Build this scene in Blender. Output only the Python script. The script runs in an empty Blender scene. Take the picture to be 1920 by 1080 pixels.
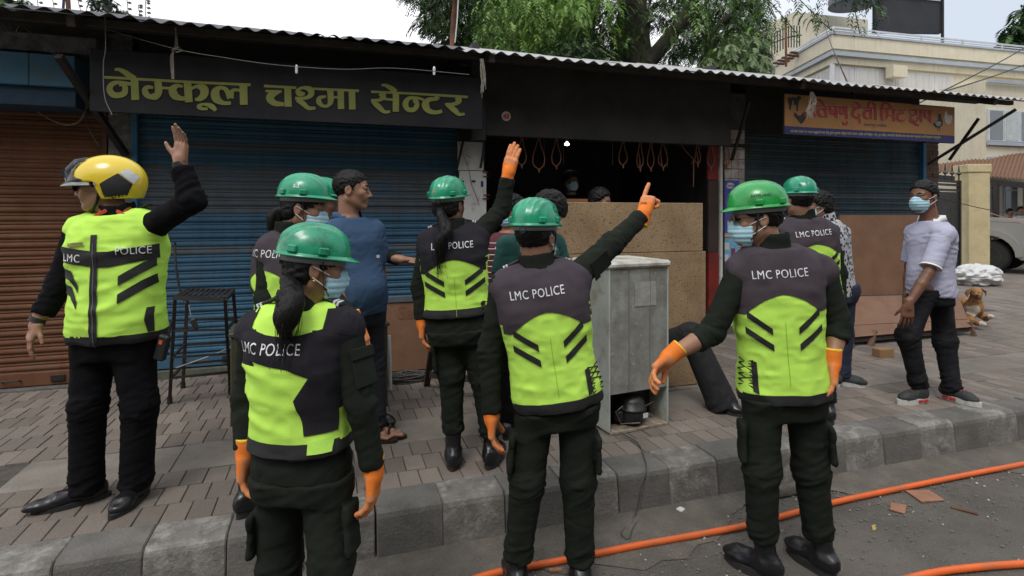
import bpy, bmesh, math, random
import numpy as np
from mathutils import Vector, Matrix
from mathutils.bvhtree import BVHTree
from mathutils.geometry import tessellate_polygon
R = math.radians
SC = bpy.context.scene
COL = SC.collection
random.seed(7)
RNG = np.random.default_rng(7)

# ------------------------------------------------------------------ camera, world, sun, exposure
FOC = 1060.0            # focal length in pixels of the 1920 wide picture
YAW = 17.86             # camera turned to the right of the direction square to the shop fronts
CAMZ = 1.67
cam_data = bpy.data.cameras.new('camera')
cam_data.sensor_width = 36.0
cam_data.lens = FOC / 1920 * 36
cam_data.shift_y = -140 / 1920
cam_data.clip_start = 0.05
cam_data.clip_end = 2000
cam = bpy.data.objects.new('camera', cam_data)
COL.objects.link(cam)
cam.location = (0, 0, CAMZ)
cam.rotation_euler = (R(90), 0, R(-YAW))
SC.camera = cam

SUN_EL, SUN_AZ = 58, 215     # soft high light from behind the photographer
world = bpy.data.worlds.new('World')
SC.world = world
world.use_nodes = True
wn, wl = world.node_tree.nodes, world.node_tree.links
wn.clear()
w_out = wn.new('ShaderNodeOutputWorld')
w_bg = wn.new('ShaderNodeBackground')
w_sky = wn.new('ShaderNodeTexSky')
w_sky.sky_type = 'NISHITA'
w_sky.sun_disc = False
w_sky.sun_elevation = R(SUN_EL)
w_sky.sun_rotation = R(SUN_AZ)
w_sky.air_density = 1.2
w_sky.dust_density = 4.0
w_hs = wn.new('ShaderNodeHueSaturation')
w_hs.inputs['Saturation'].default_value = 0.16
w_tc = wn.new('ShaderNodeTexCoord')
w_n = wn.new('ShaderNodeTexNoise')
w_n.inputs['Scale'].default_value = 1.1
w_n.inputs['Detail'].default_value = 3
w_mr = wn.new('ShaderNodeMapRange')
w_mr.inputs['From Min'].default_value = 0.3
w_mr.inputs['From Max'].default_value = 0.7
w_mr.inputs['To Min'].default_value = 0.55
w_mr.inputs['To Max'].default_value = 1.0
w_mix = wn.new('ShaderNodeMix')
w_mix.data_type = 'RGBA'
w_mix.inputs[6].default_value = (4.6, 5.2, 6.1, 1)
w_mix.inputs[7].default_value = (10.0, 10.1, 10.3, 1)
w_mix2 = wn.new('ShaderNodeMix')
w_mix2.data_type = 'RGBA'
w_mix2.inputs[0].default_value = 0.75      # cloud layer over the blue
wl.new(w_tc.outputs['Generated'], w_n.inputs['Vector'])
wl.new(w_n.outputs['Fac'], w_mr.inputs['Value'])
w_sx = wn.new('ShaderNodeSeparateXYZ')           # the cloud thins to blue grey towards the far right
w_mx = wn.new('ShaderNodeMapRange')
w_mx.inputs['From Min'].default_value = 0.5
w_mx.inputs['From Max'].default_value = 0.8
w_mx.inputs['To Min'].default_value = 0.0
w_mx.inputs['To Max'].default_value = 0.9
w_sub = wn.new('ShaderNodeMath')
w_sub.operation = 'SUBTRACT'
w_sub.use_clamp = True
wl.new(w_tc.outputs['Generated'], w_sx.inputs[0])
wl.new(w_sx.outputs['X'], w_mx.inputs['Value'])
wl.new(w_mr.outputs['Result'], w_sub.inputs[0])
wl.new(w_mx.outputs['Result'], w_sub.inputs[1])
wl.new(w_sub.outputs[0], w_mix.inputs[0])
wl.new(w_sky.outputs['Color'], w_hs.inputs['Color'])
wl.new(w_hs.outputs['Color'], w_mix2.inputs[6])
wl.new(w_mix.outputs[2], w_mix2.inputs[7])
wl.new(w_mix2.outputs[2], w_bg.inputs['Color'])
w_bg.inputs['Strength'].default_value = 0.12
wl.new(w_bg.outputs['Background'], w_out.inputs['Surface'])
sun_d = bpy.data.lights.new('sun', 'SUN')
sun_d.energy = 1.0
sun_d.angle = R(18)
sun_d.color = (1.0, 0.97, 0.92)
sun = bpy.data.objects.new('sun', sun_d)
COL.objects.link(sun)
_sd = Vector((math.sin(R(SUN_AZ)) * math.cos(R(SUN_EL)), math.cos(R(SUN_AZ)) * math.cos(R(SUN_EL)), math.sin(R(SUN_EL))))
sun.rotation_euler = _sd.to_track_quat('Z', 'Y').to_euler()
SC.view_settings.view_transform = 'Standard'
SC.view_settings.look = 'None'
SC.view_settings.exposure = 0.40
SC.view_settings.gamma = 1.0
SC.view_settings.use_curve_mapping = False

# ------------------------------------------------------------------ picture -> place
_a = R(YAW)
CF = np.array([math.sin(_a), math.cos(_a), 0.0])
CR = np.array([math.cos(_a), -math.sin(_a), 0.0])
CZ = np.array([0, 0, 1.0])
CAM = np.array([0, 0, CAMZ])
def ray(px, py): return CF + (px - 960) / FOC * CR - (py - 400) / FOC * CZ
def at(px, py, d): return CAM + ray(px, py) * d
def onz(px, py, z=0.23):
    r = ray(px, py); return CAM + r * ((z - CAMZ) / r[2])
def ony(px, py, y):
    r = ray(px, py); return CAM + r * (y / r[1])
PAV = 0.23
YW = 5.65          # plane of the shutters
YK = 2.80          # front of the kerb

# ------------------------------------------------------------------ materials
MATS = {}
def mat(name, col, rough=0.8, var=0.12, scale=6, bump=0.15, bscale=80, metal=0.0, dirt=None, dscale=3, damt=0.5,
        streak=None, coat=0.0, rnd=0.0, obj=False, emis=None, alpha=None, sheen=0.0, stretch=None, dist=0.02, spec=None, weave=None, crease=0.0, speck=None):
    if name in MATS: return MATS[name]
    m = bpy.data.materials.new(name); MATS[name] = m
    m.use_nodes = True
    n, l = m.node_tree.nodes, m.node_tree.links
    b = n['Principled BSDF']
    b.inputs['Roughness'].default_value = rough
    b.inputs['Metallic'].default_value = metal
    if coat: b.inputs['Coat Weight'].default_value = coat; b.inputs['Coat Roughness'].default_value = 0.15
    if sheen: b.inputs['Sheen Weight'].default_value = sheen
    if spec is not None: b.inputs['Specular IOR Level'].default_value = spec
    if obj:
        tc = n.new('ShaderNodeTexCoord'); P = tc.outputs['Object']
    else:
        tc = n.new('ShaderNodeNewGeometry'); P = tc.outputs['Position']
    if stretch:
        mp = n.new('ShaderNodeMapping'); mp.inputs['Scale'].default_value = stretch
        l.new(P, mp.inputs['Vector']); P = mp.outputs['Vector']
    def noise(sc, det=4, src=P, rgh=0.6):
        t = n.new('ShaderNodeTexNoise'); t.inputs['Scale'].default_value = sc
        t.inputs['Detail'].default_value = det; t.inputs['Roughness'].default_value = rgh
        l.new(src, t.inputs['Vector']); return t.outputs['Fac']
    def rng(src, a, c, lo, hi):
        t = n.new('ShaderNodeMapRange'); t.inputs['From Min'].default_value = a; t.inputs['From Max'].default_value = c
        t.inputs['To Min'].default_value = lo; t.inputs['To Max'].default_value = hi
        l.new(src, t.inputs['Value']); return t.outputs['Result']
    def mixc(f, A, B, mode='MIX'):
        t = n.new('ShaderNodeMix'); t.data_type = 'RGBA'; t.blend_type = mode; t.clamp_factor = True
        if isinstance(f, float): t.inputs[0].default_value = f
        else: l.new(f, t.inputs[0])
        for k, v in ((6, A), (7, B)):
            if isinstance(v, tuple): t.inputs[k].default_value = (*v[:3], 1)
            else: l.new(v, t.inputs[k])
        return t.outputs[2]
    dark = tuple(c * (1 - var) for c in col); lite = tuple(min(1, c * (1 + var)) for c in col)
    c = mixc(rng(noise(scale), 0.3, 0.7, 0, 1), dark, lite)
    if rnd:
        oi = n.new('ShaderNodeObjectInfo')
        f = rng(oi.outputs['Random'], 0, 1, 1 - rnd, 1 + rnd)
        v = n.new('ShaderNodeHueSaturation'); l.new(f, v.inputs['Value']); l.new(c, v.inputs['Color']); c = v.outputs['Color']
    if dirt:
        c = mixc(rng(noise(dscale, 8, rgh=0.7), 0.62 - damt * 0.3, 0.72, 0, 0.85), c, dirt)
    if speck:
        c = mixc(rng(noise(speck[0], 2, rgh=.5), speck[1], speck[1] + .06, 0, .8), c, speck[2])
    if streak:
        mp = n.new('ShaderNodeMapping'); mp.inputs['Scale'].default_value = (9, 9, 0.6); l.new(tc.outputs[0] if not obj else P, mp.inputs['Vector'])
        if not obj: l.new(tc.outputs['Position'], mp.inputs['Vector'])
        c = mixc(rng(noise(1.6, 6, mp.outputs['Vector'], 0.7), 0.5, 0.75, 0, 0.7), c, streak)
    l.new(c, b.inputs['Base Color'])
    if bump:
        bn = n.new('ShaderNodeBump'); bn.inputs['Strength'].default_value = bump; bn.inputs['Distance'].default_value = dist
        l.new(noise(bscale, 3), bn.inputs['Height']); l.new(bn.outputs['Normal'], b.inputs['Normal'])
        if crease:
            rn = n.new('ShaderNodeTexNoise'); rn.noise_type = 'RIDGED_MULTIFRACTAL'; rn.inputs['Scale'].default_value = 5.5; rn.inputs['Detail'].default_value = 2.5; rn.inputs['Distortion'].default_value = .6
            mp2 = n.new('ShaderNodeMapping'); mp2.inputs['Rotation'].default_value = (.5, .7, .3); mp2.inputs['Scale'].default_value = (1, 1.5, 2.2); l.new(P, mp2.inputs['Vector']); l.new(mp2.outputs['Vector'], rn.inputs['Vector'])
            b3 = n.new('ShaderNodeBump'); b3.inputs['Strength'].default_value = crease; b3.inputs['Distance'].default_value = 0.012
            l.new(rn.outputs['Fac'], b3.inputs['Height']); l.new(bn.outputs['Normal'], b3.inputs['Normal']); l.new(b3.outputs['Normal'], b.inputs['Normal'])
        if weave:
            wv = n.new('ShaderNodeTexWave'); wv.inputs['Scale'].default_value = weave; wv.inputs['Distortion'].default_value = 1.5
            l.new(P, wv.inputs['Vector'])
            b2 = n.new('ShaderNodeBump'); b2.inputs['Strength'].default_value = 0.3; b2.inputs['Distance'].default_value = 0.002
            l.new(wv.outputs['Fac'], b2.inputs['Height']); l.new(bn.outputs['Normal'], b2.inputs['Normal']); l.new(b2.outputs['Normal'], b.inputs['Normal'])
    l.new(rng(noise(scale * 2.3), 0.3, 0.7, max(0.02, rough - 0.08), min(1, rough + 0.08)), b.inputs['Roughness'])
    if emis:
        b.inputs['Emission Color'].default_value = (*emis[0], 1); b.inputs['Emission Strength'].default_value = emis[1]
    if alpha is not None: b.inputs['Alpha'].default_value = alpha
    return m

# ------------------------------------------------------------------ objects and tags
def link(o, parent=None):
    COL.objects.link(o)
    if parent is not None: o.parent = parent
    return o
def tag(o, label=None, cat=None, group=None, kind=None):
    if label: o['label'] = label
    if cat: o['category'] = cat
    if group: o['group'] = group
    if kind: o['kind'] = kind
    return o
def empty(name, label=None, cat=None, group=None, loc=(0, 0, 0), rz=0.0):
    o = bpy.data.objects.new(name, None); o.empty_display_size = 0.1
    o.location = loc; o.rotation_euler = (0, 0, rz)
    COL.objects.link(o)
    return tag(o, label, cat, group)
def setparent(o, parent):
    # world-space geometry under a parent placed elsewhere
    if parent is None: return
    o.parent = parent
    o.matrix_parent_inverse = world_matrix(parent).inverted()
def world_matrix(o):
    m = o.matrix_basis.copy()
    if o.parent is not None: m = world_matrix(o.parent) @ o.matrix_parent_inverse @ m
    return m
def mesh(name, verts, faces, material, parent=None, smooth=False, local=False, mats=None, fmi=None):
    me = bpy.data.meshes.new(name)
    if isinstance(verts, np.ndarray): verts = verts.tolist()
    if isinstance(faces, np.ndarray): faces = faces.tolist()
    me.from_pydata(verts, [], faces)
    for mm in (mats or [material]): me.materials.append(mm)
    if fmi is not None: me.polygons.foreach_set('material_index', np.asarray(fmi, dtype=np.int32))
    if smooth: me.polygons.foreach_set('use_smooth', np.ones(len(me.polygons), dtype=bool))
    me.update()
    o = bpy.data.objects.new(name, me)
    COL.objects.link(o)
    if parent is not None:
        if local: o.parent = parent
        else: setparent(o, parent)
    return o
class MB:
    """collects shapes that make up one mesh"""
    def __init__(s): s.v = []; s.f = []; s.mi = []; s.cur = 0
    def add(s, v, f):
        k = len(s.v); s.v += [tuple(p) for p in v]; s.f += [tuple(i + k for i in q) for q in f]; s.mi += [s.cur] * len(f)
    def box(s, lo, hi, M=None, bev=0.0):
        x0, y0, z0 = lo; x1, y1, z1 = hi
        if bev > 0:
            b = min(bev, (x1 - x0) / 2.01, (y1 - y0) / 2.01, (z1 - z0) / 2.01)
            bm = bmesh.new(); bmesh.ops.create_cube(bm, size=1)
            for v in bm.verts: v.co = Vector(((v.co.x + .5) * (x1 - x0) + x0, (v.co.y + .5) * (y1 - y0) + y0, (v.co.z + .5) * (z1 - z0) + z0))
            bmesh.ops.bevel(bm, geom=bm.edges[:], offset=b, segments=1, affect='EDGES')
            v = [tuple(p.co) for p in bm.verts]; f = [tuple(q.index for q in p.verts) for p in bm.faces]; bm.free()
        else:
            v = [(x0, y0, z0), (x1, y0, z0), (x1, y1, z0), (x0, y1, z0), (x0, y0, z1), (x1, y0, z1), (x1, y1, z1), (x0, y1, z1)]
            f = [(0, 3, 2, 1), (4, 5, 6, 7), (0, 1, 5, 4), (1, 2, 6, 5), (2, 3, 7, 6), (3, 0, 4, 7)]
        if M is not None: v = [tuple(M @ Vector(p)) for p in v]
        s.add(v, f); return s
    def bar(s, a, b, w, h=None, up=(0, 0, 1)):
        a, b = Vector(a), Vector(b); h = h or w
        d = (b - a); L = d.length
        if L < 1e-6: return s
        d.normalize(); u = Vector(up)
        if abs(d.dot(u)) > 0.98: u = Vector((0, 1, 0))
        x = d.cross(u).normalized(); y = x.cross(d)
        M = Matrix(((x.x, y.x, d.x, a.x), (x.y, y.y, d.y, a.y), (x.z, y.z, d.z, a.z), (0, 0, 0, 1)))
        return s.box((-w / 2, -h / 2, 0), (w / 2, h / 2, L), M)
    def tube(s, pts, r, n=8, cap=True, flat=1.0):
        pts = [Vector(p) for p in pts]; m = len(pts)
        if m < 2: return s
        rr = r if isinstance(r, (list, tuple)) else [r] * m
        v = []; f = []; ref = None
        for i, p in enumerate(pts):
            t = (pts[min(i + 1, m - 1)] - pts[max(i - 1, 0)])
            if t.length < 1e-9: t = Vector((0, 0, 1))
            t.normalize()
            if ref is None: ref = Vector((0, 0, 1)) if abs(t.z) < 0.9 else Vector((1, 0, 0))
            x = t.cross(ref).normalized(); y = t.cross(x).normalized(); ref = -y if False else x.cross(t).normalized()
            for k in range(n):
                a = 2 * math.pi * k / n
                v.append(tuple(p + (x * math.cos(a) + y * math.sin(a) * flat) * rr[i]))
        for i in range(m - 1):
            for k in range(n):
                f.append((i * n + k, i * n + (k + 1) % n, (i + 1) * n + (k + 1) % n, (i + 1) * n + k))
        if cap: f.append(tuple(range(n))); f.append(tuple((m - 1) * n + k for k in reversed(range(n))))
        s.add(v, f); return s
    def lathe(s, prof, n=20, M=None):
        v = []; f = []
        for r, z in prof:
            for k in range(n):
                a = 2 * math.pi * k / n; v.append((r * math.cos(a), r * math.sin(a), z))
        for i in range(len(prof) - 1):
            for k in range(n): f.append((i * n + k, i * n + (k + 1) % n, (i + 1) * n + (k + 1) % n, (i + 1) * n + k))
        f.append(tuple(reversed(range(n)))); f.append(tuple((len(prof) - 1) * n + k for k in range(n)))
        if M is not None: v = [tuple(M @ Vector(p)) for p in v]
        s.add(v, f); return s
    def prism(s, poly, depth, M):
        """2D polygon (x, y) extruded along local z by depth"""
        n = len(poly)
        v = [(x, y, 0) for x, y in poly] + [(x, y, depth) for x, y in poly]
        tri = tessellate_polygon([[Vector((x, y, 0)) for x, y in poly]])
        f = [tuple(reversed(t)) for t in tri] + [tuple(i + n for i in t) for t in tri]
        f += [(i, (i + 1) % n, (i + 1) % n + n, i + n) for i in range(n)]
        if M is not None: v = [tuple(M @ Vector(p)) for p in v]
        s.add(v, f); return s
    def done(s, name, material, parent=None, smooth=False, local=False, mats=None):
        return mesh(name, s.v, s.f, material, parent, smooth, local, mats, s.mi if mats else None)
def catmull(pts, k=6):
    P = [np.array(p, float) for p in pts]; P = [2 * P[0] - P[1]] + P + [2 * P[-1] - P[-2]]; out = []
    for i in range(1, len(P) - 2):
        for j in range(k):
            t = j / k; a, b, c, d = P[i - 1], P[i], P[i + 1], P[i + 2]
            out.append(0.5 * (2 * b + (c - a) * t + (2 * a - 5 * b + 4 * c - d) * t * t + (3 * b - a - 3 * c + d) * t ** 3))
    out.append(P[-2]); return out
def copyobj(o, parent=None, loc=None, name=None):
    c = o.copy(); COL.objects.link(c)
    if parent is not None: c.parent = parent
    if loc is not None: c.location = loc
    for k in ('label',):
        pass
    return c
def glyph_mesh(text, size=1.0, bold=0.0, align='CENTER', spacing=1.0):
    """flat lettering as 2D triangles from the built-in font"""
    c = bpy.data.curves.new('lettering', 'FONT'); c.body = text; c.size = size; c.offset = bold; c.align_x = align
    c.space_character = spacing; c.resolution_u = 3
    o = bpy.data.objects.new('lettering', c); COL.objects.link(o)
    dg = bpy.context.evaluated_depsgraph_get()
    me = bpy.data.meshes.new_from_object(o.evaluated_get(dg))
    v = [(p.co.x, p.co.y) for p in me.vertices]; f = [tuple(p.vertices) for p in me.polygons]
    bpy.data.objects.remove(o); bpy.data.curves.remove(c); bpy.data.meshes.remove(me)
    return v, f
def wall_text(name, text, origin, size, material, parent=None, xdir=(1, 0, 0), ydir=(0, 0, 1), bold=0.0, align='LEFT', sx=1.0, spacing=1.0):
    v, f = glyph_mesh(text, size, bold, align, spacing)
    o, x, y = Vector(origin), Vector(xdir), Vector(ydir)
    return mesh(name, [tuple(o + x * a * sx + y * b) for a, b in v], f, material, parent)
def nib(strokes, M, k=5, e1=.00022, e2=.00003):
    """lettering from painted strokes: each a list of (x, y, width) in sheet units; M maps them onto the sign"""
    V = []; F = []
    for si, st in enumerate(strokes):
        pts = catmull(st, k) if len(st) > 2 else [np.array(p, float) for p in st]
        n = len(pts); base = len(V)
        for i, p in enumerate(pts):
            t = pts[min(i + 1, n - 1)][:2] - pts[max(i - 1, 0)][:2]; L = np.hypot(*t) or 1
            nx, ny = -t[1] / L, t[0] / L; w = p[2] / 2
            for q in (M(p[0] + nx * w, p[1] + ny * w), M(p[0] - nx * w, p[1] - ny * w)): V.append((q[0], q[1] - si * e1 - i * e2, q[2]))
        for i in range(n - 1): F.append((base + 2 * i, base + 2 * i + 1, base + 2 * i + 3, base + 2 * i + 2))
    return V, F
# ------------------------------------------------------------------ ground, road, kerb, pavement
m_ground = mat('earth', (0.16, 0.14, 0.115), 0.95, 0.2, 1.5, 0.4, 30, dirt=(0.1, 0.09, 0.075))
m_road = mat('asphalt', (0.104, 0.093, 0.080), 0.9, 0.4, 0.9, 0.9, 140, dirt=(0.20, 0.178, 0.15), dscale=1.5, damt=0.85, dist=0.02, speck=(230, .60, (.27, .25, .22)))
m_dust = mat('road_dust', (0.165, 0.145, 0.12), 0.95, 0.3, 3, 0.9, 90, dirt=(0.095, 0.085, 0.072), dscale=7, damt=0.9, speck=(160, .62, (.07, .06, .05)))
m_paver = mat('paver', (0.192, 0.160, 0.134), 0.88, 0.22, 4, 0.35, 90, rnd=0.22, dirt=(0.12, 0.10, 0.085), dscale=2.0, damt=0.6, speck=(120, .64, (.10, .085, .07)))
m_slab = mat('slab', (0.2, 0.175, 0.148), 0.88, 0.18, 4, 0.3, 80, rnd=0.1, dirt=(0.13, 0.115, 0.1), dscale=3)
m_joint = mat('joint_sand', (0.075, 0.066, 0.055), 0.97, 0.3, 14, 0.5, 60)
m_kdark = mat('kerb_dark', (0.125, 0.117, 0.107), 0.85, 0.25, 5, 0.3, 70, dirt=(0.075, 0.07, 0.062), dscale=4, damt=0.5, speck=(150, .62, (.2, .19, .17)))
m_klite = mat('kerb_worn_white', (0.155, 0.144, 0.13), 0.85, 0.3, 9, 0.35, 60, dirt=(0.36, 0.35, 0.33), dscale=11, damt=0.42)

def sheet(name, x0, x1, y0, y1, z, m, nx=1, ny=1, wob=0.0):
    xs = np.linspace(x0, x1, nx + 1); ys = np.linspace(y0, y1, ny + 1)
    v = [(x, y, z + (random.uniform(-wob, wob))) for y in ys for x in xs]
    f = [(j * (nx + 1) + i, j * (nx + 1) + i + 1, (j + 1) * (nx + 1) + i + 1, (j + 1) * (nx + 1) + i) for j in range(ny) for i in range(nx)]
    o = mesh(name, v, f, m); tag(o, kind='structure'); return o
sheet('ground', -400, 600, -400, 600, -0.012, m_ground)
road = sheet('road', -60, 120, -14, YK + 0.02, 0.0, m_road)
# drift of dust and grit along the foot of the kerb, raggedly edged
pts = []
xs = np.arange(-4, 16, 0.12)
for x in xs: pts.append((x, YK - 0.24 - 0.16 * math.sin(x * 1.7) - 0.12 * math.sin(x * 4.1 + 1) - random.uniform(0, .1)))
v = []; f = []
for i, (x, y) in enumerate(pts): v += [(x, y, 0.004), (x, YK - 0.14, 0.012), (x, YK + .01, 0.03)]
for i in range(len(pts) - 1): f += [(i * 3, i * 3 + 3, i * 3 + 4, i * 3 + 1), (i * 3 + 1, i * 3 + 4, i * 3 + 5, i * 3 + 2)]
tag(mesh('roadside_dust', v, f, m_dust, smooth=True), kind='structure')
# loose grit: uncountable
gv = []; gf = []
for i in range(7000):
    x = random.uniform(-1.5, 7); y = YK - abs(random.gauss(0, 0.42)) - 0.02
    if random.random() < 0.25: y = random.uniform(0.6, YK)
    s = random.choice([.002, .003, .004, .006, .009]) * random.uniform(.6, 1.2); k = len(gv)
    for a in range(4): gv.append((x + s * math.cos(a * 1.57 + i), y + s * math.sin(a * 1.57 + i), 0.004 + random.uniform(0, .002)))
    gv.append((x, y, 0.004 + s * 1.0)); gf += [(k, k + 1, k + 4), (k + 1, k + 2, k + 4), (k + 2, k + 3, k + 4), (k + 3, k, k + 4)]
grit = mesh('grit', gv, gf, None, mats=[mat('grit', (0.16, 0.145, 0.125), 0.95), mat('grit_pale', (0.42, 0.41, 0.39), 0.9)],
            fmi=[(1 if (i // 4) % 11 == 0 else 0) for i in range(len(gf))])
tag(grit, 'loose grit and crumbs scattered along the foot of the kerb', 'grit', kind='stuff')

kerb = tag(empty('kerb', loc=(0, YK, 0)), kind='structure')
def kerb_mesh(white):
    mb = MB(); L = 0.3215
    prof = [(-0.035, 0.0), (-0.012, 0.195), (-0.004, 0.216), (0.016, 0.23), (0.2, 0.232), (0.2, 0.0)]
    v = [(x, y, z) for x in (0.0, 0.006, L - 0.006, L) for y, z in prof]
    for i in range(len(v)):
        if v[i][0] in (0.0, L): v[i] = (v[i][0], v[i][1] + (0.006 if v[i][1] < .1 else -.003), v[i][2] - (0.006 if v[i][2] > .1 else 0))
    n = len(prof); f = []
    for k in range(3):
        for i in range(n): f.append((k * n + i, k * n + (i + 1) % n, (k + 1) * n + (i + 1) % n, (k + 1) * n + i))
    f.append(tuple(range(n))[::-1]); f.append(tuple(3 * n + i for i in range(n)))
    mb.add(v, f); return mb
k_d = kerb_mesh(0).done('kerb_stone', m_kdark, kerb, local=True); k_w = kerb_mesh(1).done('kerb_stone', m_klite, kerb, local=True)
first = {0: k_d, 1: k_w}
for i in range(-14, 110):
    w = (i % 2)
    o = first.pop(w) if w in first else copyobj(k_w if w else k_d, kerb)
    o.location = (-1.087 + 0.325 * i + random.uniform(-.003, .003), random.uniform(-.004, .004), random.uniform(-.004, .004)); o.rotation_euler = (0, 0, random.uniform(-.006, .006))
pave = tag(mesh('pavement', [(-6, YK + .1, PAV - .012), (60, YK + .1, PAV - .012), (60, 40, PAV - .012), (-6, 40, PAV - .012)], [(0, 1, 2, 3)], m_joint), kind='structure')
def paver_mesh(name, w, l, m):
    b = 0.003; mb = MB(); z0 = -0.02
    v = [(b / 2, b / 2, z0), (w - b / 2, b / 2, z0), (w - b / 2, l - b / 2, z0), (b / 2, l - b / 2, z0)]
    v += [(b / 2, b / 2, -.003), (w - b / 2, b / 2, -.003), (w - b / 2, l - b / 2, -.003), (b / 2, l - b / 2, -.003)]
    c = b * 1.6; v += [(c, c, 0), (w - c, c, 0), (w - c, l - c, 0), (c, l - c, 0)]
    f = [(0, 1, 5, 4), (1, 2, 6, 5), (2, 3, 7, 6), (3, 0, 4, 7), (4, 5, 9, 8), (5, 6, 10, 9), (6, 7, 11, 10), (7, 4, 8, 11), (8, 9, 10, 11)]
    mb.add(v, f); return mb
spots = []   # (kind, x, y)
def seen(x, y):
    p = np.array([x, y, PAV]) - CAM; d = p @ CF
    if d < 0.8: return None
    px = 960 + FOC * (p @ CR) / d
    return d if -120 < px < 2040 else None
y = YK + 0.203
for r, ln in enumerate((0.192, 0.192, 0.191)):
    for i in range(-30, 190): spots.append(('l', -0.2 + i * 0.112 + (r % 2) * 0.05, y))
    y += ln
yslab = y
for i in range(-6, 20): spots.append(('s', -2.45 + i * 0.8, y))
y += 0.40
r = 0
while y < 9.6:
    for i in range(-30, 200):
        x = -0.2 + i * 0.112 + (r % 2) * 0.056
        if y > YW + 0.1 and x < 9.4: continue
        spots.append(('p', x, y))
    y += 0.222; r += 1
dims = {'l': (0.11, 0.1895, m_paver), 's': (0.794, 0.394, m_slab), 'p': (0.11, 0.218, m_paver)}
vis = []
for k, x, yy in spots:
    d = seen(x, yy)
    if d and d < 16: vis.append((d / math.sqrt(dims[k][0] * dims[k][1]), k, x, yy))
vis.sort()
proto = {}
rest = MB()
for n_, (q, k, x, yy) in enumerate(vis):
    dz = random.uniform(-.0025, .0015)
    if n_ < 290:
        nm = 'paving_slab' if k == 's' else 'paver'
        if k not in proto:
            proto[k] = paver_mesh(nm, *dims[k][:2], dims[k][2]).done(nm, dims[k][2], pave, local=True); o = proto[k]
        else: o = copyobj(proto[k], pave)
        o.location = (x, yy, PAV + dz); o.rotation_euler = (random.uniform(-.004, .004), random.uniform(-.006, .006), random.uniform(-.008, .008))
    else:
        pm = paver_mesh('', *dims[k][:2], None); rest.cur = random.randrange(4) if k != 's' else 4
        rest.add([(a + x, b + yy, c + PAV + dz) for a, b, c in pm.v], pm.f)
pms = [mat('paver_shade_%d' % i, tuple(c * f_ for c in (0.192, 0.160, 0.134)), 0.88, 0.2, 4, 0.35, 90, dirt=(0.12, 0.105, 0.09), dscale=2.0, damt=0.55) for i, f_ in enumerate((.8, .92, 1.05, 1.18))]
tag(rest.done('pavers', None, pave, mats=pms + [m_slab]), kind='stuff')

# ------------------------------------------------------------------ the row of shops
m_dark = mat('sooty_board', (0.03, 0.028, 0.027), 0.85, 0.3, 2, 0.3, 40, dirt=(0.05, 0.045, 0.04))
m_wall = mat('grimy_plaster', (0.13, 0.125, 0.115), 0.9, 0.3, 3, 0.5, 40, dirt=(0.04, 0.035, 0.03), dscale=4, damt=0.8)
m_brown = mat('brown_shutter_paint', (0.15, 0.066, 0.036), 0.75, 0.18, 3, 0.15, 60, spec=.2, streak=(0.10, 0.05, 0.03), dirt=(0.14, 0.09, 0.06), dscale=6, damt=.3)
m_blue = mat('blue_shutter_paint', (0.05, 0.125, 0.20), 0.7, 0.2, 2.5, 0.15, 60, dirt=(0.075, 0.085, 0.09), dscale=5, damt=0.35, spec=.2, streak=(0.05, 0.075, 0.10))
m_bgrey = mat('weathered_shutter_steel', (0.10, 0.115, 0.13), 0.75, 0.2, 3, 0.15, 60, dirt=(0.04, 0.10, 0.17), dscale=3, damt=.4, spec=.2, streak=(0.08, .08, .075))
m_teal = mat('dark_teal_shutter', (0.055, 0.09, 0.11), 0.75, 0.25, 3, 0.15, 60, dirt=(0.1, 0.075, 0.055), dscale=4, damt=.45, spec=.2, streak=(0.03, .035, .04))
m_bframe = mat('blue_frame_paint', (0.025, 0.15, 0.29), 0.5, 0.2, 4, 0.1, 50, dirt=(0.06, .06, .06), dscale=8)
m_iron = mat('dark_iron', (0.028, 0.026, 0.025), 0.6, 0.3, 8, 0.2, 60, metal=0.3, dirt=(0.07, 0.035, 0.02), dscale=9, damt=.4)
m_rust = mat('rusty_iron', (0.14, 0.055, 0.028), 0.85, 0.4, 12, 0.4, 60, dirt=(0.05, .03, .02), dscale=10)

def X(px, y=YW): return float(ony(px, 400, y)[0])
def Zy(px, py, y=YW): return float(ony(px, py, y)[2])

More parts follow.
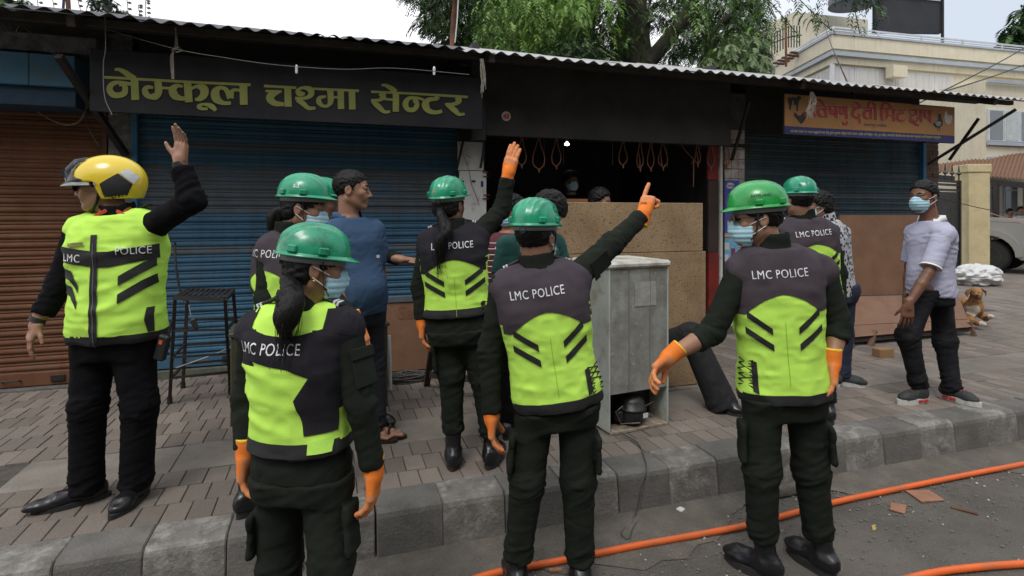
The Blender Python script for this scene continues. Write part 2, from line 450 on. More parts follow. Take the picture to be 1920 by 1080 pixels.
def shutter(label, x0, x1, z0, z1, mats_, pitch=0.0725, blend=None, cover=None):
    root = empty('roller_shutter', label, 'shutter', None, (x0, YW, z0))
    # one slat: a shallow roll and a flat, 14 points deep
    prof = [(0.0, 0.0), (-.005, .004), (-.0105, .012), (-.013, .022), (-.0105, .032), (-.005, .040), (0.0, .044), (.001, .050), (-.004, .052), (-.004, .062), (.001, .064), (.001, pitch + .003)]
    L = x1 - x0; n = len(prof); sg = 6; v = []; f = []
    for i in range(sg + 1):
        for yy, zz in prof: v.append((L * i / sg, yy, zz))
    for i in range(sg):
        for k in range(n - 1): f.append((i * n + k, (i + 1) * n + k, (i + 1) * n + k + 1, i * n + k + 1))
    first = None; N = int((z1 - z0 - 0.12) / pitch)
    # bottom rail
    MB().box((0.0, -.03, 0), (L, .01, .115), bev=.006).done('bottom_rail', mats_[0], root, local=True)
    for k in range(N + 1):
        if first is None:
            first = mesh('slat', v, f, mats_[0], root, smooth=True, local=True); o = first
        else: o = copyobj(first, root)
        if len(mats_) > 1:
            mm = mats_[1] if (blend and blend(k)) else mats_[0]
            if mm is not mats_[0]:
                if 'alt' not in globals().get('_alts', {}): pass
                o.material_slots[0].link = 'OBJECT'; o.material_slots[0].material = mm
        o.location = (random.uniform(-.002, .002), random.uniform(-.002, .002), .12 + k * pitch)
        o.rotation_euler = (random.uniform(-.02, .02), 0, random.uniform(-.0012, .0012))
    for fx_ in (.25, .75):
        MB().box((L * fx_ - .05, -.045, .03), (L * fx_ + .05, -.031, .085), bev=.004).done('lock_plate', MATS['dark_iron'], root, local=True)
    MB().tube([(L * .5 - .06, -.03, .05), (L * .5 - .06, -.06, .06), (L * .5 + .06, -.06, .06), (L * .5 + .06, -.03, .05)], .007, 6).done('pull_handle', MATS['dark_iron'], root, local=True)
    return root
xb0, xb1 = X(262), X(857)
zb = PAV + 0.05
s1 = shutter('rust brown roller shutter behind the officer in the yellow helmet', X(-160), X(196), PAV + .02, 2.66, [m_brown])
s2 = shutter('blue roller shutter under the black optician signboard', xb0, xb1, PAV + .08, 2.60, [m_blue, m_bgrey], blend=lambda k: 17 <= k <= 22 or k in (12, 25))
xr0, xr1 = X(1396), X(1722)
s3 = shutter('dark teal roller shutter under the orange meat shop sign', xr0, xr1, PAV + .05, 2.62, [m_teal, m_bgrey], blend=lambda k: k in (13, 15, 16, 20, 24))

def wallbox(name, label, cat, lo, hi, m, bev=.004, group=None):
    o = MB().box(lo, hi, bev=bev).done(name, m); tag(o, label, cat, group); return o
# the building that the shutters hang in: one thing with its parts
shop = empty('shop_row', 'dark low row of shops under a corrugated roof', 'building', None, (0, YW, PAV))
def sp(name, lo, hi, m, bev=.004): return MB().box(lo, hi, bev=bev).done(name, m, shop)
xs0 = X(-200)
sp('threshold', (xs0, YW - .10, PAV - .03), (X(200), YW + .2, PAV + .015), m_wall)
sp('threshold', (xb0 - .05, YW - .06, PAV - .03), (xb1, YW + .2, PAV + .07), mat('green_grime_cement', (0.10, 0.105, 0.075), .9, .3, 5, .4, 40))
sp('threshold', (X(1396), YW - .06, PAV - .03), (X(1745), YW + .2, PAV + .05), m_wall)
# piers
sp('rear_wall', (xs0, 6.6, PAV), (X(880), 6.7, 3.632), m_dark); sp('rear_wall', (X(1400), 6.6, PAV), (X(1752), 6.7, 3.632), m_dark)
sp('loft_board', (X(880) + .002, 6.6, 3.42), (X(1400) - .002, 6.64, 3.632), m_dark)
m_pier = mat('patchy_cement_pier', (0.2, 0.19, 0.175), .9, .35, 9, .6, 30, dirt=(0.04, .035, .03), dscale=10, damt=.9)
sp('shutter_guide', (X(196), YW - .05, PAV), (X(204.5), YW + .05, 2.66), mat('brown_guide', (0.09, .03, .016), .6, .2, 4, .2))
sp('pier', (X(205) + .002, YW - .04, PAV), (X(250), YW + .25, 3.2), m_pier)
sp('shutter_guide', (X(250) + .002, YW - .07, PAV), (X(262), YW + .03, 2.62), m_bframe)
sp('shutter_guide', (X(1722), YW - .07, PAV), (X(1728), YW + .03, 2.62), m_bframe)
sp('lintel', (xb0, YW - .02, 2.61), (xb1, YW + .2, 3.3), m_dark)
sp('lintel', (xs0, YW - .02, 2.67), (X(204), YW + .2, 3.3), m_wall)
sp('lintel', (X(1396), YW - .02, 2.63), (X(1722), YW + .2, 3.3), m_dark)
# brick end pier: every brick a part
m_brick = mat('old_brick', (0.17, 0.085, 0.055), .9, .35, 12, .6, 50, rnd=.25, dirt=(0.06, .05, .045), dscale=12, damt=.8)
endp = tag(empty('brick_pier', 'crumbling brick pier at the right end of the shop row', 'pier', loc=(X(1728), YW, PAV)))
ex0, ex1 = X(1728) + .002, X(1752)
MB().box((ex0 + .006, YW - .052, PAV), (ex1 - .006, YW + .24, 3.02)).done('mortar', m_pier, endp)
bk = None; zz = PAV + .005; rr = 0
while zz < 2.95:
    for (a, b) in (((ex0, ex0 + .115), (ex0 + .123, ex1)) if rr % 2 else ((ex0, ex0 + .06), (ex0 + .068, ex1))):
        if b - a > .02: MB().box((a, YW - .06 + random.uniform(-.008, .006), zz), (b + random.uniform(-.004, .006), YW + .06, zz + .066), bev=.006).done('brick', m_brick, endp)
    zz += .077; rr += 1
# white panelled pier between the blue shutter and the open shop
m_wpan = mat('dirty_white_panel', (0.62, 0.61, 0.58), .55, .08, 3, .1, 60, dirt=(0.2, .18, .15), dscale=9, damt=.25)
wp = empty('white_pier', 'narrow white panelled pier left of the open shop', 'pier', None, (X(885), YW - .1, PAV))
wx0, wx1 = X(858, YW - .1), X(911, YW - .1)
MB().box((wx0 + .004, YW - .095, PAV), (wx1 - .01, YW + .22, 3.15)).done('post', m_dark, wp)
zt = Zy(880, 266, YW - .1); zm = Zy(880, 320, YW - .1)
MB().box((wx0, YW - .115, zm + .003), (wx1 - .03, YW - .096, zt), bev=.003).done('upper_panel', m_wpan, wp)
MB().box((wx0 + .015, YW - .12, PAV + .25), (wx1, YW - .096, zm - .003), bev=.003).done('lower_panel', m_wpan, wp)
m_navy = mat('navy_print', (0.02, 0.02, 0.12), .6, .1)
for px, py, w, h in ((864, 340, .065, .018), (888, 340, .04, .022), (904, 345, .025, .06)):
    p = ony(px, py, YW - .1215); MB().box((p[0] - w / 2, YW - .1225, p[2] - h / 2), (p[0] + w / 2, YW - .1205, p[2] + h / 2)).done('torn_sticker', m_navy, wp)
mb = MB()
for st in ([(866, 285), (873, 300), (880, 322), (884, 345), (892, 365), (899, 385)], [(860, 262), (866, 281)], [(905, 268), (903, 296)], [(870, 288), (884, 296)]):
    mb.tube([tuple(ony(px, py, YW - .125)) for px, py in st], .0022, 5)
mb.done('loose_wire', m_iron, wp)
for a, b in (((869, 262), (856, 320)), ((910, 265), (901, 315))):
    A = ony(*a, YW - .15); B = ony(*b, YW - .15); MB().bar(A, B, .022, .02).done('hinge_strap', mat('black_rubber', (0.012, .012, .013), .6), wp)
for px, py in ((905, 322), (907, 365), (905, 372), (906, 330)):
    p = ony(px, py, YW - .13); MB().bar(p, p + np.array([.06, 0, -.004]), .012, .01).done('door_hook', m_rust, wp)

# dark facia boards above the openings
m_facia = mat('black_facia', (0.012, 0.012, 0.016), .7, .3, 2, .15, 40, dirt=(0.026, .025, .026), dscale=3, damt=.7, streak=(.022, .024, .03))
ys = 5.05
sb = empty('optician_sign', 'wide black optician signboard with yellow green lettering', 'sign', None, (X(540, ys), ys, 2.6))
sx0, sx1 = X(168, ys), X(905, ys)
sz0 = Zy(540, 226, ys); sz1 = Zy(540, 118, ys)
MB().box((sx0, ys, sz0), (sx1, ys + .03, sz1), bev=.004).done('board', m_facia, sb)
m_letter = mat('yellow_green_letters', (0.30, 0.31, 0.075), .6, .12, 6, .05, 40)
def on_sign(ox, oy, k, yy, dy=.006):
    def M(x, y):
        p = ony(ox + x / k, oy + y / k, yy - dy); return (float(p[0]), float(p[1]), float(p[2]))
    return M
A_ = on_sign(180, 110, 5.3333, ys)
B_ = on_sign(480, 130, 4.5714, ys)
S = [  # first word, traced stroke by stroke
 [(80, 185, 26), (400, 203, 26), (800, 226, 26), (1200, 246, 26), (1546, 262, 28)],
 [(186, 110, 26), (230, 108, 34), (290, 138, 52), (350, 180, 60), (390, 205, 60)],
 [(384, 200, 78), (394, 412, 78)],
 [(350, 255, 34), (250, 236, 30), (170, 250, 50), (135, 300, 62), (165, 355, 62), (230, 366, 56), (285, 340, 62), (290, 285, 56), (262, 258, 30)],
 [(230, 262, 34), (300, 255, 22), (350, 262, 20)],
 [(618, 220, 70), (626, 330, 74), (600, 385, 50), (550, 388, 40)], [(600, 370, 60), (540, 380, 50), (500, 350, 62), (490, 310, 56), (520, 285, 40), (572, 290, 26)],
 [(650, 292, 26), (740, 296, 26)],
 [(870, 278, 22), (810, 272, 44), (768, 310, 78), (785, 365, 80), (840, 395, 50), (900, 400, 36)],
 [(915, 235, 76), (930, 436, 78)],
 [(955, 300, 30), (1010, 278, 36), (1075, 300, 84), (1082, 355, 80), (1040, 400, 54), (990, 408, 24)],
 [(1118, 502, 24), (1060, 500, 34), (1030, 480, 46), (1060, 458, 26), (1110, 460, 34), (1160, 480, 54), (1200, 518, 34)],
 [(1350, 445, 34), (1270, 442, 44), (1205, 400, 84), (1195, 335, 84), (1240, 292, 40), (1300, 310, 44), (1345, 395, 66)],
 [(1345, 395, 66), (1360, 330, 44), (1390, 312, 30), (1440, 318, 30)],
 [(1474, 258, 78), (1479, 462, 78)],
]
T = [  # second and third words
 [(68, 142, 22), (345, 158, 22)], [(488, 166, 20), (882, 184, 22)],
 [(82, 186, 20), (220, 190, 22)], [(200, 192, 24), (140, 215, 60), (120, 250, 66), (160, 290, 50), (240, 300, 30)], [(272, 160, 58), (276, 320, 62)],
 [(418, 212, 24), (370, 205, 50), (360, 180, 34), (400, 158, 24), (460, 170, 50), (474, 210, 50), (430, 245, 30), (336, 250, 28)], [(350, 262, 30), (400, 290, 44), (450, 332, 34), (510, 332, 22)],
 [(636, 178, 54), (640, 270, 50), (615, 312, 26), (570, 312, 28), (540, 280, 46), (545, 245, 34), (600, 232, 18)],
 [(650, 238, 20), (700, 240, 20)], [(725, 175, 56), (729, 340, 54)], [(822, 180, 56), (826, 344, 56)],
 [(986, 192, 20), (1400, 212, 20), (1815, 238, 22)], [(1076, 136, 18), (1110, 138, 26), (1160, 165, 42), (1200, 195, 40)],
 [(1062, 205, 44), (1092, 230, 50), (1060, 262, 30), (986, 268, 24)], [(1000, 275, 34), (1050, 320, 48), (1100, 364, 30), (1150, 362, 20)], [(1060, 250, 20), (1180, 262, 20)],
 [(1199, 200, 54), (1198, 364, 54)],
 [(1438, 262, 20), (1380, 246, 24), (1310, 250, 34), (1280, 295, 50), (1300, 342, 40), (1350, 346, 40), (1378, 310, 42), (1370, 275, 40), (1345, 272, 26)],
 [(1556, 232, 54), (1540, 255, 30)], [(1560, 255, 26), (1480, 262, 40), (1452, 305, 66), (1480, 355, 46), (1540, 370, 34), (1594, 358, 30)],
 [(1720, 240, 40), (1738, 270, 50), (1700, 298, 30), (1620, 302, 24)], [(1640, 305, 34), (1700, 350, 48), (1740, 386, 30), (1788, 382, 20)],
]
V, F_ = nib(S, A_); mesh('lettering', V, F_, m_letter, sb)
V, F_ = nib(T, B_); mesh('lettering', V, F_, m_letter, sb)
# open shop: header, round number plate, dark room
sp('header_board', (X(905, ys) + .004, ys + .25, Zy(1100, 262, ys + .25)), (X(1400, ys), ys + .29, Zy(1100, 120, ys + .25)), m_dark)
sp('header_post', (X(886, 5.2), 5.22, Zy(890, 262, 5.2)), (X(912, 5.2), 5.3, 3.2), m_dark)
p = ony(949, 218, ys + .24)
pl = empty('number_plate', 'round white plate with red number 43', 'sign', None, tuple(p))
MB().lathe([(0.001, 0), (.047, 0), (.047, .004), (.001, .004)], 24, Matrix.Translation(p) @ Matrix.Rotation(R(90), 4, 'X')).done('disc', mat('plate_white', (0.5, .48, .45), .6), pl)
wall_text('numerals', '43', (p[0], p[1] - .008, p[2] - .022), .062, mat('number_red', (0.5, .03, .02), .6), pl, bold=.004, align='CENTER')
room = empty('shop_interior', 'dark interior of the open shop behind the plywood', 'room', None, (X(1100), 7, PAV))
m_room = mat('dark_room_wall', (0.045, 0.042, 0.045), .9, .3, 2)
rx0, rx1 = X(912), X(1345)
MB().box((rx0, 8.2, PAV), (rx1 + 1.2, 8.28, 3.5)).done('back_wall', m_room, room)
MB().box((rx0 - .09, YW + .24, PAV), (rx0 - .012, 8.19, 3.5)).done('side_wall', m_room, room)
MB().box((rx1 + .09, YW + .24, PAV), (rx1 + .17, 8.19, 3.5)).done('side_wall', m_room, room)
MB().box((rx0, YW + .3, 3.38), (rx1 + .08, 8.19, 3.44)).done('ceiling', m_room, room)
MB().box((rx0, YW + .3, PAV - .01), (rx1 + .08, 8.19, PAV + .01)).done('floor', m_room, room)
m_gpan = mat('grey_glass_panel', (0.14, .145, .15), .4, .2, 3)
a = ony(1252, 285, 7.4); b = ony(1288, 375, 7.4)
MB().box((a[0], 7.4, b[2] - .8), (b[0], 7.43, a[2] + .05), bev=.004).done('pale_panel', m_gpan, room)
m_redp = mat('red_door_paint', (0.19, 0.017, 0.013), .5, .2, 4, .1, 50, dirt=(.08, .02, .015), dscale=5)
m_dbrown = mat('dark_brown_door', (0.045, .028, .022), .6, .2, 4)
ds = empty('side_door', 'red and dark brown door leaf at the right of the open shop', 'door', None, (X(1322), YW - .05, PAV))
dx0, dx1 = X(1322), X(1341)
zA, zB, zC = Zy(1330, 338), Zy(1330, 472), Zy(1330, 275)
MB().box((dx0, YW - .06, zA), (dx1, YW - .02, zC), bev=.004).done('upper_panel', m_redp, ds)
MB().box((dx0, YW - .065, zB), (dx1, YW - .02, zA - .004), bev=.004).done('middle_panel', m_dbrown, ds)
MB().box((dx0, YW - .07, PAV + .04), (dx1, YW - .02, zB - .004), bev=.004).done('lower_panel', m_redp, ds)
sp('white_jamb', (X(1342), YW - .09, PAV), (X(1346), YW + .05, 2.6), m_wpan)
sp('dark_jamb', (X(1347), YW - .08, PAV), (X(1351), YW + .05, 2.6), m_iron)
# tiled pier with posters
tp = empty('tiled_pier', 'narrow tiled pier hung with blue posters', 'pier', None, (X(1370), YW, PAV))
tx0, tx1 = X(1351) + .003, X(1392)
MB().box((tx0, YW - .05, PAV), (tx1, YW + .24, 3.1)).done('core', m_wall, tp)
m_tile = mat('glazed_tile', (0.5, .46, .42), .3, .15, 9, .05, 50, dirt=(.25, .05, .04), dscale=13, damt=.35, rnd=.2)
tl = None; wT = (tx1 - tx0 - .02) / 3
for r_ in range(20):
    for c_ in range(3):
        z_ = PAV + .1 + r_ * .117
        if tl is None:
            tl = MB().box((0, 0, 0), (wT - .006, .01, .11), bev=.002).done('tile', m_tile, tp, local=True); o = tl
        else: o = copyobj(tl, tp)
        o.location = (tx0 + .01 + c_ * wT - tp.location.x, -.058 + .0, z_ - PAV)
m_post = mat('poster_blue', (0.07, .10, .42), .5, .1); m_sky = mat('poster_sky_blue', (0.18, .42, .62), .5, .25, 12); m_pw = mat('poster_white', (0.6, .6, .58), .6, .06)
def poster(label, a, b, base, deco):
    A = ony(*a, YW - .062); B = ony(*b, YW - .062)
    po = empty('poster', label, 'poster', None, (A[0], YW - .062, B[2]))
    MB().box((A[0], YW - .065, B[2]), (B[0], YW - .061, A[2])).done('sheet', base, po)
    W, H = B[0] - A[0], A[2] - B[2]
    for nm, x0, z0, x1, z1, m in deco:
        MB().box((A[0] + x0 * W, YW - .0675, B[2] + z0 * H), (A[0] + x1 * W, YW - .0655, B[2] + z1 * H)).done(nm, m, po)
    return po, A, B, W, H
po, A, B, W, H = poster('deep blue poster with a white emblem and white lettering', (1354, 338), (1386, 436), m_post, [('picture', .3, .02, .9, .22, m_pw)])
mb = MB()
for i in range(18):     # ring of leaves emblem
    t = i / 18 * 2 * math.pi; cx = A[0] + W * .5 + .05 * math.cos(t) * 1.1; cz = B[2] + H * .6 + .075 * math.sin(t)
    mb.bar((cx, YW - .0675, cz), (cx + .014 * math.cos(t), YW - .0675, cz + .018 * math.sin(t)), .006, .002, up=(0, 1, 0))
for i in range(5):
    cz = B[2] + H * (.5 + .045 * i); ww = .01 + .006 * (4 - i); mb.box((A[0] + W * .5 - ww, YW - .068, cz), (A[0] + W * .5 + ww, YW - .0665, cz + .008))
mb.done('emblem', m_pw, po)
MB().lathe([(.001, 0), (.06, 0), (.06, .002), (.001, .002)], 18, Matrix.Translation((A[0] + W * .45, YW - .066, B[2] + H * .9)) @ Matrix.Scale(.6, 4, (0, 0, 1)) @ Matrix.Rotation(R(90), 4, 'X')).done('badge', m_pw, po)
wall_text('lettering', 'Candy', (A[0] + W * .45, YW - .0685, B[2] + H * .88), .045, m_navy, po, align='CENTER', bold=.001)
poster('pale blue product poster under the deep blue poster', (1353, 448), (1384, 492), m_sky,
       [('picture', .1, .08, .4, .35, m_pw), ('picture', .55, .12, .8, .6, mat('poster_plum', (.2, .05, .12), .5)), ('banner', 0, 0, 1, .05, m_post), ('picture', .12, .55, .45, .85, m_pw)])

# ---------------- meat shop sign
ym = 4.95
ms = empty('meat_shop_sign', 'orange meat shop sign with red lettering, animals and a blue band', 'sign', None, (X(1630, ym), ym, 2.5))
mx0, mx1 = X(1470, ym), X(1790, ym)
C_ = on_sign(1460, 165, 5.647, ym)
mzt, mzb = Zy(1470, 175, ym), Zy(1470, 252, ym)
m_or = mat('sign_orange', (0.38, 0.18, 0.055), .55, .08, 3, .05, 30, dirt=(.45, .22, .07), dscale=4)
m_bband = mat('sign_blue_band', (0.028, .025, .13), .55, .1); m_signred = mat('sign_red', (0.34, .02, .015), .5, .08); m_pale = mat('sign_letter_edge', (.55, .42, .30), .5, .05)
MB().box((mx0, ym, mzb), (mx1, ym + .03, mzt), bev=.004).done('board', m_iron, ms)
zband = Zy(1470, 236, ym)
MB().box((mx0 + .006, ym - .004, zband), (mx1 - .006, ym - .0005, mzt - .006)).done('face', m_or, ms)
MB().box((mx0 + .006, ym - .004, mzb + .006), (mx1 - .006, ym - .0005, zband - .001)).done('band', m_bband, ms)
MS = [
 [(375, 185, 14), (735, 203, 18)], [(372, 190, 34), (378, 308, 30)], [(376, 180, 22), (390, 132, 22), (430, 124, 26), (470, 160, 24), (480, 190, 14)],
 [(500, 195, 24), (506, 312, 30)], [(490, 228, 20), (440, 222, 24), (420, 260, 34), (450, 300, 24), (500, 296, 18)],
 [(545, 200, 24), (548, 255, 28), (590, 275, 18), (620, 265, 18)], [(610, 200, 26), (616, 318, 28)], [(548, 215, 16), (600, 262, 16)],
 [(655, 205, 22), (650, 265, 28), (690, 272, 20)], [(690, 205, 22), (690, 262, 20)], [(718, 205, 24), (722, 325, 28)],
 [(722, 350, 24), (728, 375, 24), (695, 380, 22), (680, 358, 20)],
 [(770, 202, 16), (1040, 215, 18)], [(800, 148, 16), (840, 165, 24), (870, 200, 24)], [(850, 210, 26), (800, 235, 26), (790, 290, 30), (840, 315, 24), (862, 285, 24), (840, 282, 18)], [(850, 315, 18), (866, 345, 22), (855, 372, 22)],
 [(978, 215, 24), (982, 325, 28)], [(970, 245, 18), (925, 242, 24), (905, 285, 30), (935, 320, 22), (980, 312, 18)], [(1026, 215, 26), (1030, 335, 26)], [(950, 200, 14), (965, 155, 20), (1000, 158, 24), (1030, 200, 22)],
 [(1078, 215, 16), (1348, 236, 16)], [(1092, 220, 30), (1098, 345, 26)], [(1094, 210, 22), (1110, 168, 20), (1150, 162, 22), (1190, 200, 20), (1195, 222, 12)],
 [(1150, 230, 24), (1152, 300, 26), (1135, 320, 18), (1160, 290, 16), (1215, 292, 16)], [(1218, 230, 24), (1224, 350, 26)],
 [(1300, 236, 22), (1296, 250, 18)], [(1325, 268, 20), (1275, 275, 26), (1262, 320, 30), (1295, 350, 22), (1338, 335, 18)],
 [(1382, 238, 18), (1440, 232, 22), (1462, 262, 26), (1430, 290, 20), (1400, 275, 18)], [(1400, 300, 20), (1402, 350, 24), (1450, 360, 22), (1490, 300, 18)], [(1420, 330, 20), (1455, 385, 22), (1488, 392, 18)],
 [(1475, 232, 16), (1620, 242, 16)], [(1506, 238, 24), (1512, 362, 24)], [(1548, 242, 24), (1552, 300, 26), (1600, 322, 18)], [(1604, 242, 24), (1608, 366, 26)],
]
V, F_ = nib([[(x, y, w + 6) for x, y, w in st] for st in MS], on_sign(1460, 165, 5.647, ym, .006), e1=.00004, e2=.000004); mesh('lettering_edge', V, F_, m_pale, ms)
V, F_ = nib(MS, on_sign(1460, 165, 5.647, ym, .0095), e1=.00006, e2=.000005); mesh('lettering', V, F_, m_signred, ms)
def sign_shape(name, polys, m, dy=.0065):
    mb = MB(); M = on_sign(1460, 165, 5.647, ym, dy)
    for poly in polys:
        P3 = [M(x, y) for x, y in poly]; tri = tessellate_polygon([[Vector((a[0], a[2], 0)) for a in P3]]); mb.add(P3, [tuple(t) for t in tri])
    return mb.done(name, m, ms)
m_bk = mat('print_black', (.025, .022, .02), .6); m_gy = mat('print_grey', (.25, .25, .24), .6); m_rdk = mat('print_dark_red', (.2, .03, .02), .6)
sign_shape('goat_picture', [[(95, 105), (150, 98), (185, 102), (205, 85), (222, 82), (238, 100), (236, 118), (222, 124), (208, 160), (205, 245), (190, 246), (186, 180), (150, 178), (135, 180), (128, 232), (114, 230), (112, 180), (100, 150)]], m_bk)
sign_shape('goat_patch', [[(142, 135), (158, 132), (162, 175), (146, 178)]], m_gy, .009)
sign_shape('rooster_picture', [[(162, 258), (182, 262), (205, 290), (230, 292), (255, 262), (280, 248), (296, 256), (292, 300), (275, 345), (245, 378), (235, 382), (212, 352), (185, 320), (165, 300)]], m_bk)
sign_shape('rooster_neck', [[(258, 262), (282, 250), (294, 258), (288, 300), (268, 300)]], m_rdk, .009)
sign_shape('duck_picture', [[(1690, 285), (1708, 270), (1724, 285), (1724, 320), (1738, 350), (1735, 395), (1700, 425), (1660, 415), (1632, 380), (1660, 355), (1690, 340)], [(1678, 420), (1684, 420), (1684, 455), (1678, 455)], [(1702, 420), (1708, 420), (1708, 458), (1702, 458)]], m_bk)
sign_shape('duck_wing', [[(1650, 365), (1690, 350), (1720, 360), (1715, 395), (1680, 405)]], m_gy, .009)
sign_shape('hen_picture', [[(1762, 250), (1772, 240), (1784, 256), (1788, 290), (1832, 285), (1840, 320), (1825, 370), (1800, 392), (1765, 360), (1755, 310)]], mat('print_pale', (.55, .52, .48), .6))
# small print: rows of little strokes with a head line, like the letters they stand for
def small_print(name, text, x, y, ang_y, size, m, dy=.009, sx=1.0):
    v, f = glyph_mesh(text, 1.0, 0.0, 'LEFT')
    M = on_sign(1460, 165, 5.647, ym, dy)
    w = max(a for a, b in v) or 1
    mesh(name, [M(x + a * size * sx, y + a * size * sx * ang_y - b * size) for a, b in v], f, m, ms)
small_print('small_print', 'मकवनपुर, मनिहवा', 903, 400, .045, 36, m_navy)
small_print('small_print', 'फोन नं. ९८४१०६६६८१, ९८०८८४२६८५', 1418, 190, .045, 26, m_navy, sx=.95)
m_yel = mat('print_yellow', (.55, .5, .12), .6)
small_print('small_print', 'यहाँ खसी, लोकल तथा बाइलर कुखुराको ताजा मासु सुलभ मूलयमा पाईनुका साथै पाकेका र किमा पनि पाईन्छ । नोट: शुभ विवाह, जनमदिन पिकनिक भोज तथा अनय कारयका लागि समपरक राखनुहोला', 124, 468, .043, 34, m_yel, sx=.66)
# ------------------------------------------------------------------ corrugated roof over the shop fronts
YR, ZR, SL = 4.65, 3.045, 0.305     # front edge, its height, rise per metre going back
m_tinT = mat('zinc_roof', (0.42, 0.42, 0.42), .42, .15, 4, .1, 40, metal=.5, dirt=(.25, .2, .17), dscale=3, damt=.3)
m_tinD = mat('old_zinc_roof', (0.1, 0.1, 0.115), .6, .25, 4, .1, 40, metal=.3, dirt=(.06, .04, .03), dscale=4)
roof = empty('corrugated_roof', 'long corrugated sheet roof overhanging the shop fronts', 'roof', None, (2, YR, ZR))
def corr_sheet(x0, x1, y0, y1, z0, sl, m, name='roof_sheet', parent=None, pitch=.125, amp=.014, tilt=0.0, dy=0.0):
    n = int((x1 - x0) / pitch * 8); v = []; f = []
    for i in range(n + 1):
        x = x0 + (x1 - x0) * i / n; w = math.sin(x / pitch * 2 * math.pi) * amp
        t = (x - x0) / (x1 - x0) - .5
        e = dy * math.sin(x * 2.3)
        for (y, s_) in ((y0 + e, 1), (y1, 1)): v.append((x, y, z0 + (y - y0) * sl + w + tilt * t))
        v.append((x, y1, z0 + (y1 - y0) * sl + w + tilt * t - .003)); v.append((x, y0 + e, z0 + w + tilt * t - .003 + e * sl))
    for i in range(n):
        a = i * 4; b = a + 4; f += [(a, b, b + 1, a + 1), (a + 2, b + 2, b + 3, a + 3), (a + 3, b + 3, b, a)]
    return mesh(name, v, f, m, parent, smooth=False)
x = X(-260, YR); k = 0
random.seed(3)
xend = X(1935, YR)
while x < xend - .05:
    w = min(.82 + random.uniform(-.05, .1), xend - x + .06)
    old = x < X(700, YR)
    corr_sheet(x, x + w, YR + random.uniform(-.03, .02), 7.3, ZR + (k % 2) * .006 + random.uniform(-.008, .01), SL + (-.004 if not old else -.010) + random.uniform(-.004, .006), m_tinD if old else m_tinT, parent=roof, tilt=random.uniform(-.012, .012), dy=.008)
    x += w - .07; k += 1
# under-structure
m_wood = mat('sooty_timber', (0.05, .04, .033), .85, .3, 6, .4, 40)
fr = empty('roof_frame', 'sooty rafters and brackets that carry the corrugated roof', 'roof frame', None, (2, 5.2, 3.0))
MB().bar((X(-260, YR) , YR + .22, ZR + .018), (xend, YR + .22, ZR + .018), .05, .05).done('eaves_beam', m_wood, fr)
MB().bar((X(-260, YR), YR + .62, ZR + .115), (xend, YR + .62, ZR + .115), .05, .06).done('purlin', m_wood, fr)
for px in (215, 880, 1400, 1735):
    xx = X(px, YW - .1)
    MB().bar((xx, YR + .05, ZR - .03), (xx, 7.2, ZR - .03 + SL * 2.5), .05, .08).done('rafter', m_wood, fr)
def brack(px0, py0, px1, py1, y0=YW - .1, y1=YR + .12, w=.035):
    MB().bar(ony(px0, py0, y0), ony(px1, py1, y1), w, w).done('bracket', m_iron, fr)
brack(1740, 308, 1905, 205); brack(1780, 300, 1835, 222, YW - .1, 5.2, .03); brack(236, 290, 110, 105, YW - .06, YR + .15, .045)
brack(1372, 300, 1405, 190, YW - .1, 5.2, .03)
MB().box((X(905), YW - .06, Zy(1100, 266)), (X(1400), YW - .02, Zy(1100, 258))).done('rail', m_iron, fr)
# concrete band, blue header over the brown shutter at far left
sp('concrete_band', (xs0, YW - .3, Zy(60, 95, YW - .3)), (X(180, YW - .3), YW - .03, Zy(60, 62, YW - .3)), m_pier)
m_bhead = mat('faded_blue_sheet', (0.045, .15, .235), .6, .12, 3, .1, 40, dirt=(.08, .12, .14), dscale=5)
zb1, zb0 = Zy(70, 100, 5.2), Zy(70, 160, 5.2)
sp('blue_header', (xs0, 5.2, zb0), (X(54, 5.2) - .002, 5.55, zb1), m_bhead); sp('blue_header', (X(54, 5.2) + .002, 5.2, zb0), (X(140, 5.2), 5.55, zb1), m_bhead)
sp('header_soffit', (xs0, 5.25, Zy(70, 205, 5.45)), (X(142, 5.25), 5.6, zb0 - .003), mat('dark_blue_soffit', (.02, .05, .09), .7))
# rusty bent hoop and cables
def wire(name, pts, d, r, m, label=None, cat=None, k=6, parent=None):
    P = [at(px, py, dd) for px, py, dd in pts] if d is None else [at(px, py, d) for px, py in pts]
    o = MB().tube([tuple(p) for p in catmull(P, k)], r, 6).done(name, m, parent, smooth=True)
    if label: tag(o, label, cat)
    return o
m_cable = mat('grey_cable', (0.10, .095, .09), .6, .2, 20); m_string = mat('pale_string', (.26, .235, .19), .9, .2, 30)
wire('bent_pipe', [(36, 50), (20, 90), (22, 140), (45, 185), (80, 215), (120, 233), (148, 228), (160, 205), (166, 172)], 4.6, .0085, mat('rusty_pipe', (.2, .13, .09), .8, .4, 20, dirt=(.3, .29, .27), dscale=30), 'rusty bent pipe looping below the roof at far left', 'pipe')
wire('cable', [(166, 172), (158, 200), (164, 235), (176, 258), (186, 275)], 4.7, .005, m_cable, 'grey cable end dangling beside the brown shutter', 'cable')
wire('cable', [(46, 50), (75, 78), (100, 100), (130, 108)], 4.2, .003, m_cable, 'short thin cable crossing above the blue header', 'cable')
wire('cable', [(100, 24), (200, 55), (330, 92), (420, 108), (520, 122), (640, 130), (740, 128), (880, 140)], 4.15, .0028, m_cable, 'long thin cable sagging in front of the optician sign', 'cable')
wire('cable', [(197, 32), (198, 90), (194, 120), (196, 180), (210, 215)], 4.1, .003, mat('white_cable', (.16, .16, .16), .6), 'white cable hanging from the roof edge before the optician sign', 'cable')
mb = MB()
